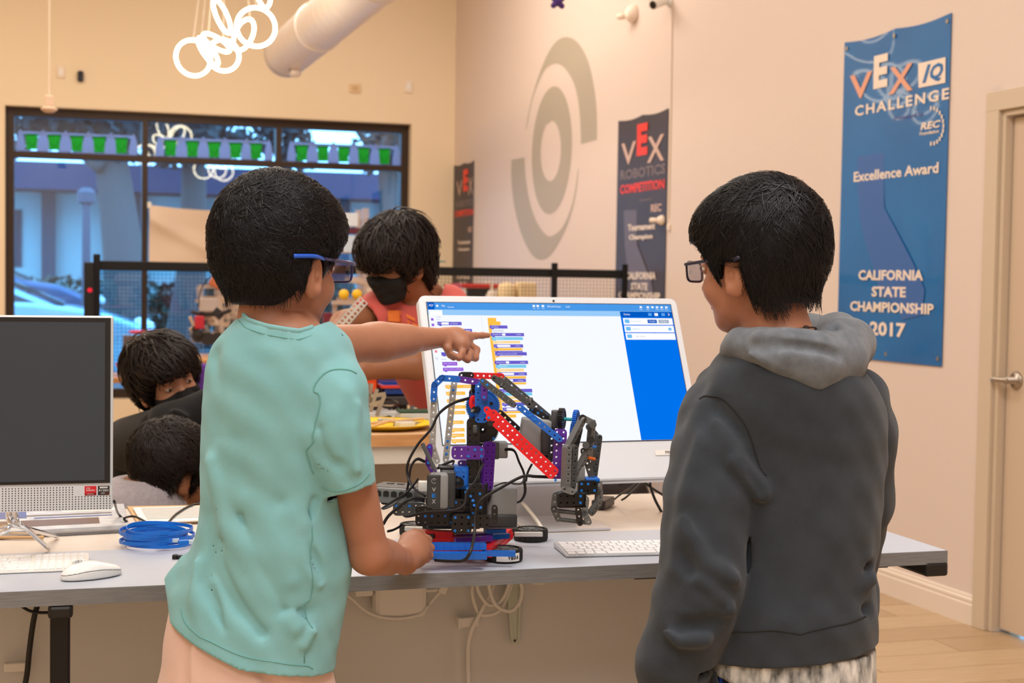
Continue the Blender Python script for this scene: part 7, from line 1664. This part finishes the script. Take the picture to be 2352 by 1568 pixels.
for x0_, x1_, lab in ((1144, 1184, 'cream foam roll next to the pump bottle'), (1186, 1228, 'cream foam block at the right of the roll')):
    a = YP(x0_, 694, YR-.03); b_ = YP(x1_, 648, YR-.03); t = thing('foam_block', lab, 'foam', ((a[0]+b_[0])/2, YR-.03, ZR)); w_ = b_[0]-a[0]
    if x0_ == 1144: MB().lathe(((a[0]+b_[0])/2, YR-.03, ZR), [(w_*.47, 0), (w_*.5, .01), (w_*.5, b_[2]-ZR-.03), (w_*.4, b_[2]-ZR-.01), (w_*.1, b_[2]-ZR)], 22).build('roll', m_foam, t, smooth=True)
    else: MB().bx((a[0], YR-.09, ZR), (b_[0], YR+.03, b_[2]), .014).build('block', m_foam, t)
# teal hook near the teen's shoulder
c = U(1000, 603, 7.55); t = thing('teal_funnel', 'small teal topped stand seen past the teen shoulder', 'stand', (c[0], c[1], ZL)); mtl = mat('teal_plastic', (90, 160, 150), .5)
MB().lathe(c, [(.0, 0), (.055, .004), (.055, .010), (0, .012)], 18).build('cap', mtl, t); MB().cyl((c[0], c[1], ZL+.0), c, .008, n=8).build('stem', m_al, t)
# low things at the left, between the computer and the crouching boy
YQ = 8.6; ZQ = YP(285, 868, YQ)[2]
qb = thing('low_table', 'low wooden table under the left window bay', 'table', (YP(290, 0, YQ)[0], YQ+.3, 0)); x0, x1 = YP(180, 868, YQ)[0], YP(365, 868, YQ)[0]
MB().bx((x0, YQ, ZQ-.03), (x1, YQ+.5, ZQ), .004).build('top', m_wood, qb)
for x in (x0+.02, x1-.06):
    for y in (YQ+.03, YQ+.43): MB().bx((x, y, 0), (x+.04, y+.04, ZQ-.03)).build('leg', m_blackm, qb)
c = ZP(300, 862, ZQ); c = np.array([YP(298, 850, YQ+.2)[0], YQ+.2, ZQ]); t = thing('bowl', 'red bowl on the low table under the window', 'bowl', c)
MB().lathe(c, [(.03, 0), (.075, .05), (.085, .075), (.075, .072), (.03, .01), (0, .008)], 22).build('bowl_body', mat('bowl_red', (200, 40, 60), .4), t, smooth=True)
o = MB(); o.ball(c+np.array([.0, -.02, .045]), (.05, .05, .035), 14); 
tag(o.build('orange_ball', mat('orange_toy', (240, 120, 40), .5), smooth=True), 'orange toy lying in the red bowl', 'toy')
c = YP(316, 832, YQ+.3); t = boxthing('green_block', 'small green block beside the red bowl', 'block', (c[0], c[1], ZQ+.055), (.07, .06, .11), mat('toy_green', (30, 160, 90), .5))
c = YP(302, 800, YQ+.4); t = boxthing('grey_canister', 'grey canister standing behind the red bowl', 'canister', (c[0], c[1], (ZQ+c[2]+.08)/2), (.10, .08, c[2]+.08-ZQ), mat('grey_brown', (120, 110, 116), .5))
c = YP(340, 763, YQ+.12); t = thing('disc_stand', 'pink disc on a thin stand in front of the window', 'disc', (c[0], c[1], ZQ))
MB().lathe(c, [(0, -.008), (.10, -.006), (.12, .0), (.10, .010), (0, .014)], 26).build('disc', mat('pink_disc', (214, 54, 90), .5), t, smooth=True); MB().cyl((c[0], c[1], ZQ+.01), c, .008, n=8).build('stem', m_blackm, t); MB().cyl((c[0], c[1], ZQ), (c[0], c[1], ZQ+.02), .07, n=24).build('foot', m_blackm, t)
pz = U(462, 882, 7.0); st_ = thing('stool', 'black stool carrying the purple bag behind the crouching boy', 'stool', (pz[0], pz[1], 0)); MB().cyl((pz[0], pz[1], pz[2]-.13), (pz[0], pz[1], pz[2]-.1005), .15, n=24).build('seat', m_black, st_)
for k_ in range(4): a_ = PI/4+k_*PI/2; MB().cyl((pz[0]+.13*math.cos(a_), pz[1]+.13*math.sin(a_), 0), (pz[0]+.09*math.cos(a_), pz[1]+.09*math.sin(a_), pz[2]-.13), .012, n=8).build('leg', m_blackm, st_)
t = boxthing('purple_bag', 'purple bag on the black stool behind the crouching boy', 'bag', pz, (.15, .12, .20), mat('purple_fabric', (84, 40, 140), .8), 0, .03)
# ================================================================== THE CLASSROOM ROBOT ARM
PT = .0127
def pl_(n, c, r=.38): return mat(n, c, r, spec=.5)
c_bl = pl_('robot_blue', (18, 104, 206)); c_rd = pl_('robot_red', (232, 28, 36)); c_pu = pl_('robot_purple', (92, 40, 150)); c_bk = pl_('robot_black', (22, 22, 24)); c_dg = pl_('robot_dark_grey', (76, 78, 78)); c_lg = pl_('robot_light_grey', (176, 172, 164)); c_mg = pl_('robot_mid_grey', (112, 114, 114)); c_wh = pl_('robot_white', (222, 220, 214)); c_pin = pl_('pin_blue', (16, 122, 220)); c_mot = pl_('motor_grey', (138, 140, 140), .5); c_mdk = pl_('motor_dark', (56, 58, 60), .45)
base = ZP(1075, 1262, DESK)
rob = thing('robot_arm', 'classroom robot arm of blue, red, purple and black plastic beams standing on the desk', 'robot', base)
def beamL(a, b_, rows, col, th=.0065, nrm=None, pins=(), name='beam', par=None, ends=True):
    """perforated beam between two points; nrm: the way its face looks"""
    a = np.array(a, float); b_ = np.array(b_, float); d = b_-a; L = np.linalg.norm(d); d /= L
    nrm = -FW if nrm is None else np.array(nrm, float); nrm = nrm-d*(nrm@d); nrm /= np.linalg.norm(nrm); s_ = np.cross(nrm, d)
    n = max(1, int(round(L/PT))+1); p = L/(n-1) if n > 1 else PT; q = MB(); h = th/2; M = 8; r = .0021
    V = []; F = []
    def cell(ci, cj, rot_end):
        c = a+d*(ci*p)+s_*((cj-(rows-1)/2)*PT); k0 = len(V); hx = p/2; hy = PT/2
        pts = []
        for k in range(M):
            an = 2*PI*k/M; x, y = math.cos(an), math.sin(an); sc_ = 1/max(abs(x), abs(y))
            ox, oy = x*sc_*hx, y*sc_*hy
            if rows == 1 and ((rot_end < 0 and x < 0) or (rot_end > 0 and x > 0)): ox, oy = x*PT/2*.98, y*PT/2*.98
            elif rows > 1 and rot_end and (x*rot_end > 0) and ((cj == 0 and y < 0) or (cj == rows-1 and y > 0)): ox, oy = x*PT/2*.98, y*PT/2*.98
            oy *= .97 if rows == 1 else 1.
            pts.append((ox, oy, x*r, y*r))
        for z in (h, -h):
            for ox, oy, ix, iy in pts: V.append(c+d*ox+s_*oy+nrm*z)
            for ox, oy, ix, iy in pts: V.append(c+d*ix+s_*iy+nrm*z)
        for k in range(M):
            k2 = (k+1) % M; F.append((k0+k, k0+k2, k0+M+k2, k0+M+k)); F.append((k0+2*M+k, k0+3*M+k, k0+3*M+k2, k0+2*M+k2)); F.append((k0+M+k, k0+M+k2, k0+3*M+k2, k0+3*M+k)); F.append((k0+k2, k0+k, k0+2*M+k, k0+2*M+k2))
    for i in range(n):
        for j in range(rows): cell(i, j, -1 if i == 0 else (1 if i == n-1 else 0))
    q.poly(V, F)
    # raised ribs between the holes
    for j in range(rows):
        for i in range(n-1):
            c = a+d*((i+.5)*p)+s_*((j-(rows-1)/2)*PT); q.box(c+nrm*(h+.0002), (.0008, PT*.9, .0007), frame3(d, s_, nrm))
    o = q.build(name, col, par or rob, fix=True)
    for (i, j) in pins:
        c = a+d*(i*p)+s_*((j-(rows-1)/2)*PT); MB().cyl(c+nrm*(h-.001), c+nrm*(h+.0016), .0027, n=8).build('pin', c_pin, o)
    return o
def B_(x0, y0, x1, y1, D0, rows, col, D1=None, **k): return beamL(U(x0, y0, D0), U(x1, y1, D1 or D0), rows, col, **k)
def gear(c, ax, R_, th, col, nt=36, name='gear', par=None, holes=6):
    c = np.array(c, float); ax = np.array(ax, float); ax /= np.linalg.norm(ax); Q = Vector(tuple(ax)).to_track_quat('Z', 'Y').to_matrix(); ex = np.array(Q @ Vector((1, 0, 0))); ey = np.array(Q @ Vector((0, 1, 0)))
    N = nt*4; out = []
    for i in range(N):
        r = R_ if (i % 4) in (0, 1) else R_-.0024; a = 2*PI*i/N; out.append((r*math.cos(a), r*math.sin(a)))
    rings = [out, [(R_*.86*math.cos(2*PI*i/N), R_*.86*math.sin(2*PI*i/N)) for i in range(N)], [(R_*.80*math.cos(2*PI*i/N), R_*.80*math.sin(2*PI*i/N)) for i in range(N)], [(.0075*math.cos(2*PI*i/N), .0075*math.sin(2*PI*i/N)) for i in range(N)], [(.0024*math.cos(2*PI*i/N), .0024*math.sin(2*PI*i/N)) for i in range(N)]]
    zs = [th/2, th/2, th/2-.0016, th/2-.0016, th/2]; V = []; F = []
    for sgn in (1, -1):
        for rg, z in zip(rings, zs): V += [c+ex*x+ey*y+ax*(z*sgn) for x, y in rg]
    for sgn in (0, 1):
        for k in range(4):
            o = sgn*5*N+k*N
            for i in range(N): F.append((o+i, o+(i+1) % N, o+N+(i+1) % N, o+N+i))
    for i in range(N): F.append((i, (i+1) % N, 5*N+(i+1) % N, 5*N+i)); F.append((4*N+i, 4*N+(i+1) % N, 9*N+(i+1) % N, 9*N+i))
    q = MB(); q.poly(V, F); o = q.build(name, col, par or rob)
    if R_ > .02:
        for i in range(holes):
            a = 2*PI*i/holes+.3; cc_ = c+ex*(R_*.5*math.cos(a))+ey*(R_*.5*math.sin(a))
            MB().cyl(cc_-ax*(th/2-.0002), cc_+ax*(th/2-.0011), .0036, n=10).build('gear_hole', c_bk, o)
    return o
def rbox(c, d, col, name='motor', R=None, bev=.003, par=None): q = MB(); q.box(c, d, R if R is not None else RC, bev); return autosmooth(q.build(name, col, par or rob), 50)
# robot's own frame: roughly square to the camera, turned slightly
ra = .12; rx = HR*math.cos(ra)+HF*math.sin(ra); ry = np.cross(ZV, rx); RC = frame3(rx, ry, ZV)
nf = -ry                                     # faces toward the viewer
D = 2.80
m_ = 1/FPX
# --- chassis
def bar(x0, y0, x1, y1, z, w_, h, col, name, D0=None, n=None):
    """solid studded bar lying flat between two pixels of the plane at height z"""
    a = ZP(x0, y0, z); b_ = ZP(x1, y1, z); d = b_-a; L = np.linalg.norm(d); d /= L; s_ = np.cross(ZV, d); q = MB(); k = max(1, int(L/PT)); st = L/k
    for i in range(k): q.box(a+d*(st*(i+.5))-ZV*h/2, (st*.94, w_, h), frame3(d, s_, ZV), 0)
    q.box((a+b_)/2-ZV*h/2, (L, w_*.94, h*.92), frame3(d, s_, ZV)); return q.build(name, col, rob)
zb_ = DESK
bar(975, 1268, 1118, 1268, zb_+.034, .022, .012, c_bl, 'chassis_bar'); bar(985, 1247, 1116, 1246, zb_+.047, .024, .012, c_bl, 'chassis_bar')
bar(1108, 1264, 1184, 1265, zb_+.032, .013, .010, c_bl, 'chassis_bar'); bar(1080, 1250, 1116, 1254, zb_+.036, .022, .010, c_rd, 'chassis_bar')
bar(1116, 1257, 1170, 1212, zb_+.036, .013, .010, c_rd, 'chassis_bar'); bar(1122, 1266, 1172, 1222, zb_+.024, .013, .012, c_rd, 'chassis_bar')
for y0, c in ((1234, c_pu), (1226, c_pu)): bar(1045, y0, 1130, y0-4, zb_+.050, .013, .010, c, 'chassis_bar')
bar(1112, 1228, 1168, 1224, zb_+.046, .013, .010, c_bl, 'chassis_bar'); bar(1115, 1215, 1160, 1213, zb_+.058, .016, .008, c_bl, 'chassis_bar')
bar(966, 1216, 1042, 1219, zb_+.058, .020, .012, c_rd, 'chassis_bar'); bar(975, 1228, 1060, 1230, zb_+.048, .016, .010, c_rd, 'chassis_bar'); bar(952, 1222, 1000, 1226, zb_+.052, .014, .008, c_bk, 'chassis_bar')
q0 = ZP(985, 1282, zb_); q1 = ZP(1119, 1281, zb_)
beamL(q0+ZV*.013, q1+ZV*.013, 2, c_rd, nrm=nf, pins=((8, 1), (9, 1), (9, 0)), th=.008)
beamL(q0+ZV*.026+ry*.05, q1+ZV*.026+ry*.05, 1, c_rd, nrm=ZV); beamL(q0+ZV*.022+ry*.10, q1+ZV*.022+ry*.10+rx*.03, 2, c_bk, nrm=nf)
# --- wheels lying flat
m_tyre = mat('robot_tyre', (30, 29, 28), .85)
def fwheel(c, tag_=False):
    c = np.array(c, float); R_ = .0365; h = .026; q = MB(); N = 60; rings = []
    for k, (r, z) in enumerate([(R_*.72, .001), (R_*.96, .001), (R_, .005), (R_, .021), (R_*.96, .025), (R_*.78, .0255)]): rings.append((r, z))
    V = []
    for k, (r, z) in enumerate(rings):
        for i in range(N):
            rr = r-(.0011 if (k in (2, 3) and (i+(k == 3)) % 3 == 0) else 0); a = 2*PI*i/N; V.append(c+np.array([rr*math.cos(a), rr*math.sin(a), z]))
    F = [(k*N+i, k*N+(i+1) % N, (k+1)*N+(i+1) % N, (k+1)*N+i) for k in range(5) for i in range(N)]+[tuple(range(N))[::-1]]
    q.poly(V, F); w_ = q.build('wheel', m_tyre, rob)
    MB().lathe(c, [(0, .004), (R_*.76, .006), (R_*.78, .023), (R_*.66, .025), (R_*.62, .018), (.009, .018), (.009, .026), (0, .026)], 32).build('wheel_hub', c_mg, w_, smooth=False)
    for i in range(3): a = i*PI/3; MB().box(c+ZV*.022, (R_*1.3, .004, .004), Matrix.Rotation(a, 3, 'Z')).build('spoke', c_mg, w_)
    return w_, c
wf, cf = fwheel(ZP(1158, 1287, DESK)); fwheel(ZP(1219, 1240, DESK)); fwheel(ZP(956, 1228, DESK)); fwheel(ZP(1150, 1228, DESK)+ry*.01)
bar(1182, 1222, 1246, 1222, zb_+.031, .012, .008, c_wh, 'wheel_cover_bar') ; bar(930, 1209, 970, 1210, zb_+.031, .012, .008, c_wh, 'wheel_cover_bar')
q = MB(); V = []; a0 = math.atan2(-HF[1]*1., -HF[0]*1.)
for i in range(15):
    a = a0-.42+i*1.35/14
    for z in (.0045, .0205): V.append(cf+np.array([.0369*math.cos(a), .0369*math.sin(a), z]))
q.poly(V, [(2*i, 2*i+2, 2*i+3, 2*i+1) for i in range(14)]); q.build('name_sticker', m_paper, wf)
for i, ch in enumerate('VEDA'):
    a = a0+.28+i*.16; nn = np.array([math.cos(a), math.sin(a), 0]); put_text('sticker_letter', ch, cf+nn*.0375+ZV*.0125, np.array([-nn[1], nn[0], 0]), ZV, .01, m_black, wf, fit=(.0048, .0075), bold=.0004)
# --- body block
RBs = rbox
RBs(U(1040, 1178, 2.84), (.105, .075, .052), c_bk, 'base_block', bev=.004)
RBs(U(1088, 1150, 2.82), (.050, .060, .080), c_bk, 'gearbox', bev=.004)
RBs(U(1040, 1140, 2.85), (.045, .050, .060), c_bk, 'gearbox', bev=.004)
def plate(x, y, Dp, cols, rows, col, pins=(), name='plate', nrm=nf, th=.005, up=ZV):
    c = U(x, y, Dp); u = np.array(up, float); s_ = np.cross(u, nrm); s_ /= np.linalg.norm(s_); L = (cols-1)*PT
    return beamL(c-s_*L/2, c+s_*L/2, rows, col, th=th, nrm=nrm, pins=pins, name=name)
plate(1022, 1184, 2.775, 9, 3, c_bk, ((1, 1), (2, 1), (4, 1), (5, 0), (5, 2)), th=.008); plate(1060, 1202, 2.755, 3, 3, c_bk, ((0, 0), (2, 0), (0, 2), (2, 2)), th=.010)
plate(1102, 1196, 2.75, 3, 2, c_bk, ((0, 0),), th=.012); plate(1094, 1148, 2.765, 2, 5, c_bk, ((0, 0), (1, 3), (0, 2)), th=.008)
plate(1046, 1160, 2.765, 3, 2, c_bk, ((0, 0), (1, 1)), th=.008); plate(940, 1168, 2.80, 5, 2, c_dg, ((0, 1), (2, 1)), th=.012); plate(925, 1150, 2.86, 7, 1, c_bk, ((1, 0), (4, 0)), th=.02)
for x, y in ((1070, 1130), (1081, 1139), (1086, 1149), (1089, 1160), (1104, 1165), (1074, 1122)): MB().cyl(U(x, y, 2.752), U(x, y, 2.744), .0028, n=8).build('pin', c_pin, rob)
B_(1136, 1196, 1136, 1166, 2.745, 1, c_bk, th=.006)
# --- grey brain with ports
bc = U(914, 1132, 2.87); rbr = .30; bx_ = HR*math.cos(rbr)-HF*math.sin(rbr); by_ = np.cross(ZV, bx_); RB_ = frame3(bx_, by_, ZV)
br = rbox(bc, (.100, .080, .030), c_mg, 'controller', RB_, .003); q = MB(); q.box(bc+ZV*.0155, (.088, .066, .002), RB_, .001); q.build('controller_lid', c_dg, br)
for i in range(6):
    p = bc-bx_*(.042-.0165*i)-by_*.0402+ZV*.003; MB().box(p, (.0115, .0025, .010), RB_).build('port', c_bk, br); MB().box(p+ZV*.0055, (.0055, .0028, .002), RB_).build('port_notch', c_bk, br)
for i in range(3): MB().box(bc+bx_*(-.02+.022*i)+ZV*.0172+by_*.01, (.014, .008, .0016), RB_, .0005).build('button', c_bk, br)
# --- motors and battery
mt = rbox(U(1008, 1126, 2.735), (.034, .030, .068), c_mot, 'motor', None, .005)
fc = U(999, 1126, 2.71); q = MB(); q.box(U(1000, 1126, 2.735)-ry*.0152-rx*.004, (.026, .003, .064), RC, .002); q.build('motor_face', c_mdk, mt)
fo = U(1000, 1126, 2.735)-ry*.0172-rx*.004; m_lt = mat('motor_print', (170, 172, 172), .4)
for ch, dz, cc_ in (('V', .004, m_lt), ('E', -.0075, c_pin), ('X', -.0185, m_lt)): put_text('motor_letter', ch, fo+ZV*dz, -ZV if False else rx, ZV, .01, cc_, mt, fit=(.0075, .0075), bold=.0003)
q = MB(); q.tube([fo+ZV*.0205+rx*.0045*math.cos(a)+ZV*.0045*math.sin(a) for a in np.linspace(.5, 5.6, 16)], .0005, 5, smooth=False); q.cyl(fo+ZV*.0205, fo+ZV*.026, .0005, n=5); q.build('motor_icon', m_lt, mt)
rbox(U(1028, 1122, 2.77), (.028, .040, .072), c_mdk, 'motor_back', None, .004)
rbox(U(1146, 1162, 2.86), (.064, .070, .080), c_mot, 'battery', None, .004); rbox(U(1146, 1190, 2.857), (.0655, .0715, .026), c_mdk, 'battery_foot', None, .004); rbox(U(1148, 1121, 2.86), (.058, .060, .006), c_mot, 'battery_cap', None, .002)
rbox(U(1150, 1032, 2.86), (.026, .03, .032), c_mot, 'motor', None, .003); rbox(U(1139, 1033, 2.845), (.010, .03, .034), c_dg, 'motor_face', None, .002)
rbox(U(974, 1116, 2.80), (.022, .02, .020), c_wh, 'connector', None, .002)
q = MB(); q.tube([U(970, 1018, 2.74), U(985, 1050, 2.735), U(1000, 1080, 2.73)], .0042, 8, smooth=False); q.build('cable_lever', c_dg, rob)
rbox(U(1057, 1094, 2.80), (.030, .040, .045), c_bl, 'blue_block', None, .003); plate(1057, 1094, 2.775, 2, 3, c_bl, ((0, 0), (1, 2), (0, 2), (1, 0)), th=.006)
gear(U(1052, 1108, 2.768), nf, .012, .006, c_bk, 16); gear(U(1095, 1136, 2.80), nf, .030, .008, c_bk, 44)
rbox(U(1040, 1072, 2.80), (.055, .045, .006), c_bk, 'top_plate', None, .002)
# --- tower
B_(1087, 1122, 1087, 968, 2.80, 2, c_bk, th=.010, pins=((9, 0),)); B_(1092, 1120, 1092, 900, 2.86, 2, c_bk, th=.010)
beamL(U(1118, 1118, 2.80), U(1124, 1022, 2.80), 2, c_pu, nrm=nf*.85+rx*.5, th=.008, pins=((7, 0),))
plate(1075, 1039, 2.775, 5, 2, c_pu, ((2, 0), (4, 1), (3, 1), (4, 0)), th=.012); plate(1066, 1063, 2.80, 2, 1, c_pu, th=.01)
gear(U(1109, 932, 2.84), nf, .0345, .007, c_bl, 60); gear(U(1109, 986, 2.835), nf, .0320, .008, c_bk, 54); gear(U(1109, 932, 2.90), nf, .0345, .007, c_bk, 60)
B_(1106, 963, 1106, 887, 2.795, 2, c_bl, th=.010, pins=((1, 0),)); B_(1112, 912, 1113, 880, 2.78, 1, c_pu, th=.012, pins=((0, 0),))
q = MB(); q.tube([U(1082, 928, 2.80), U(1086, 912, 2.80), U(1094, 922, 2.80), U(1090, 938, 2.80)], .0045, 8, closed=True); q.build('red_link', c_rd, rob)
MB().cyl(U(1084, 943, 2.77), U(1100, 940, 2.80), .0030, n=10).build('steel_shaft', m_steel, rob); MB().cyl(U(1090, 941, 2.775), U(1097, 940, 2.79), .0065, n=12).build('shaft_collar', c_bk, rob)
rbox(U(1091, 985, 2.78), (.008, .010, .016), c_dg, 'spacer', None, .002); rbox(U(1088, 890, 2.83), (.01, .02, .02), c_bk, 'spacer', None, .002)
# --- top linkage
B_(996, 916, 998, 884, 2.80, 1, c_bl, th=.012, pins=()); B_(998, 884, 1016, 867, 2.80, 1, c_bl, th=.012); B_(1014, 868, 1051, 870, 2.80, 1, c_bl, th=.012)
for x, y in ((999, 882), (1015, 868), (1052, 871)): MB().cyl(U(x, y, 2.795), U(x, y, 2.81), .0062, n=14).build('joint_disc', c_bl, rob)
B_(1052, 870, 1102, 878, 2.80, 1, c_pu, th=.010, pins=((3, 0),)); B_(1060, 861, 1082, 861, 2.85, 1, c_bk, th=.012); B_(1084, 862, 1152, 864, 2.85, 1, c_rd, th=.008)
B_(997, 916, 993, 1024, 2.81, 1, c_lg, th=.010); B_(993, 1024, 1004, 1058, 2.83, 1, c_lg, th=.010); B_(1043, 880, 1024, 1056, 2.84, 1, c_lg, th=.010, pins=((1, 0), (9, 0), (10, 0), (11, 0)))
B_(987, 1026, 984, 1062, 2.79, 1, c_pu, th=.012, pins=((0, 0), (2, 0))); B_(984, 1062, 997, 1084, 2.79, 1, c_pu, th=.012)
B_(1110, 876, 1178, 928, 2.78, 1, c_dg, D1=2.76, th=.012, pins=((0, 0), (1, 0))); B_(1135, 868, 1222, 932, 2.84, 1, c_dg, th=.014); B_(1152, 866, 1266, 962, 2.88, 1, c_dg, th=.014, pins=((8, 0), (9, 0)))
B_(1146, 872, 1216, 928, 2.81, 1, c_dg, th=.010); B_(1222, 940, 1262, 964, 2.86, 1, c_bk, th=.010, pins=((0, 0), (1, 0)))
q = MB(); q.tube([U(1150, 888, 2.80), U(1160, 868, 2.82), U(1164, 878, 2.82)], .0028, 8); q.tube([U(1214, 935, 2.81), U(1220, 915, 2.83), U(1224, 926, 2.84)], .0028, 8); q.build('band_clip', c_dg, rob)
B_(1194, 935, 1285, 1008, 2.76, 1, c_bl, th=.010, pins=((2, 0), (3, 0)))
# --- main red arm and its partner
B_(1128, 953, 1270, 1086, 2.755, 2, c_rd, th=.010, pins=((0, 0), (14, 0))); B_(1118, 940, 1130, 955, 2.76, 1, c_rd, th=.010)
B_(1149, 948, 1262, 1052, 2.85, 1, c_bk, th=.010); MB().cyl(U(1126, 972, 2.745), U(1126, 972, 2.76), .0055, n=12).build('shaft_collar', c_bk, rob)
# --- wrist
rbox(U(1228, 1000, 2.815), (.058, .035, .066), c_mot, 'motor', frame3(rx, ry, ZV) @ Matrix.Rotation(.12, 3, 'Y'), .004); rbox(U(1252, 1012, 2.805), (.018, .03, .052), c_mdk, 'motor_face', None, .003)
B_(1284, 1092, 1287, 992, 2.775, 2, c_pu, th=.010, pins=((0, 0),)); B_(1266, 1054, 1268, 960, 2.83, 1, c_dg, th=.012)
gn_ = rx*.93-ry*.36
gear(U(1290, 962, 2.80), gn_, .0215, .010, c_bk, 30); gear(U(1323, 966, 2.79), gn_, .0215, .008, c_bl, 30); gear(U(1318, 1000, 2.81), gn_, .030, .006, c_bl, 40)
MB().cyl(U(1294, 962, 2.80), U(1318, 963, 2.795), .0035, n=10).build('teal_shaft', pl_('robot_teal', (40, 160, 170)), rob); rbox(U(1275, 962, 2.81), (.014, .016, .036), c_dg, 'spacer', None, .003)
B_(1302, 1028, 1299, 1118, 2.745, 1, c_mg, th=.016, nrm=rx*.5-ry); B_(1318, 1028, 1312, 1118, 2.755, 1, c_dg, th=.014, nrm=rx*.5-ry); B_(1296, 1122, 1314, 1128, 2.745, 1, c_mg, th=.016)
B_(1338, 962, 1304, 1028, 2.77, 1, c_mg, th=.012, nrm=rx-ry); B_(1330, 985, 1298, 1120, 2.80, 1, c_dg, th=.010, nrm=rx-ry); B_(1308, 1118, 1352, 1030, 2.78, 1, c_mg, th=.010, nrm=rx-ry)
B_(1340, 960, 1360, 970, 2.78, 1, c_mg, th=.012); B_(1360, 970, 1352, 1050, 2.80, 1, c_mg, th=.010, nrm=rx-ry); B_(1352, 980, 1376, 1008, 2.83, 1, c_dg, th=.010); B_(1374, 1004, 1362, 1096, 2.82, 1, c_dg, th=.012, nrm=rx*.4-ry); B_(1340, 1035, 1358, 1092, 2.80, 1, c_dg, th=.008)
for x, y, cc_ in ((1338, 960, c_bk), (1362, 975, c_dg), (1346, 1022, c_dg), (1357, 1010, c_bk)): MB().cyl(U(x, y, 2.765), U(x, y, 2.79), .0072, n=14).build('joint_disc', cc_, rob)
MB().cyl(U(1356, 1026, 2.78), U(1368, 1026, 2.79), .003, n=8).build('pin', c_pin, rob); MB().cyl(U(1352, 1051, 2.78), U(1366, 1054, 2.79), .003, n=8).build('orange_pin', pl_('pin_orange', (236, 110, 30)), rob)
rbox(U(1330, 1088, 2.79), (.020, .025, .032), c_mot, 'motor', None, .003)
rbox(U(1350, 1115, 2.80), (.038, .035, .030), c_bk, 'claw_motor_block', None, .003); rbox(U(1358, 1100, 2.795), (.028, .036, .008), c_bl, 'blue_cap', None, .002); plate(1350, 1118, 2.775, 3, 2, c_bk, ((0, 0), (1, 1), (2, 0), (0, 1)), th=.006)
MB().lathe(U(1374, 1120, 2.79), [(.0, -.006), (.013, -.006), (.014, 0), (.013, .006), (0, .006)], 20, gn_).build('knuckle', c_dg, rob)
B_(1376, 1128, 1374, 1155, 2.79, 1, c_mg, th=.010, nrm=rx*.6-ry); B_(1374, 1155, 1358, 1176, 2.79, 1, c_mg, th=.010, nrm=rx*.6-ry)
rbox(U(1312, 1146, 2.77), (.055, .030, .030), c_bk, 'claw_palm', None, .003); plate(1310, 1146, 2.75, 4, 2, c_bk, ((3, 0), (3, 1)), th=.006)
B_(1276, 1136, 1272, 1168, 2.765, 1, c_dg, th=.012); B_(1272, 1168, 1282, 1190, 2.765, 1, c_dg, th=.012); B_(1346, 1146, 1342, 1178, 2.765, 1, c_mg, th=.012); B_(1342, 1178, 1352, 1198, 2.765, 1, c_mg, th=.012)
for (a, b_) in (((1276, 1172), (1344, 1180)), ((1284, 1192), (1350, 1200)), ((1276, 1134), (1300, 1130))): MB().cyl(U(*a, 2.765), U(*b_, 2.765), .0042, n=10).build('claw_rod', c_dg, rob)
B_(1328, 1170, 1332, 1200, 2.755, 1, c_bk, th=.008)
# --- flat black cables
def fc_(pts, r=.0030): q = MB(); q.tube([U(*p) for p in pts], r, 8, flat=.5); return q.build('flat_cable', mat('cable_black', (30, 29, 31), .45), rob, smooth=True)
fc_([(1078, 914, 2.82), (1040, 926, 2.80), (1008, 950, 2.78), (990, 985, 2.77), (960, 1020, 2.76), (938, 1060, 2.75), (936, 1090, 2.75), (950, 1120, 2.74), (978, 1140, 2.74)])
fc_([(976, 1060, 2.78), (958, 1054, 2.77), (944, 1072, 2.76), (938, 1110, 2.76), (932, 1140, 2.77)]); fc_([(960, 1100, 2.75), (935, 1130, 2.72), (905, 1150, 2.72), (878, 1168, 2.74), (900, 1160, 2.75), (935, 1130, 2.78)]); fc_([(975, 1146, 2.74), (945, 1145, 2.72), (915, 1165, 2.72), (892, 1185, 2.72), (880, 1204, 2.72)])
fc_([(1156, 1032, 2.85), (1180, 1034, 2.83), (1192, 1060, 2.82), (1204, 1090, 2.82), (1196, 1110, 2.81), (1160, 1108, 2.82), (1136, 1116, 2.84)]); fc_([(1274, 1096, 2.78), (1230, 1094, 2.75), (1200, 1094, 2.74), (1150, 1120, 2.72), (1105, 1148, 2.71), (1092, 1180, 2.71), (1090, 1220, 2.70), (1082, 1262, 2.66), (1066, 1286, 2.66), (1030, 1288, 2.67), (998, 1286, 2.68)])
fc_([(1204, 1100, 2.83), (1206, 1130, 2.83), (1196, 1150, 2.84), (1178, 1156, 2.86)]); fc_([(1110, 1064, 2.75), (1092, 1104, 2.73), (1072, 1130, 2.72), (1066, 1160, 2.71), (1040, 1172, 2.70), (980, 1176, 2.70), (935, 1186, 2.71), (922, 1178, 2.72)])
fc_([(1222, 1065, 2.85), (1212, 1085, 2.85), (1208, 1105, 2.84)], .0022); fc_([(925, 1205, 2.82), (905, 1216, 2.80), (890, 1220, 2.78)], .0026)
fc_([(1004, 1076, 2.80), (1020, 1066, 2.80), (1042, 1058, 2.80), (1040, 1066, 2.79)], .0026)
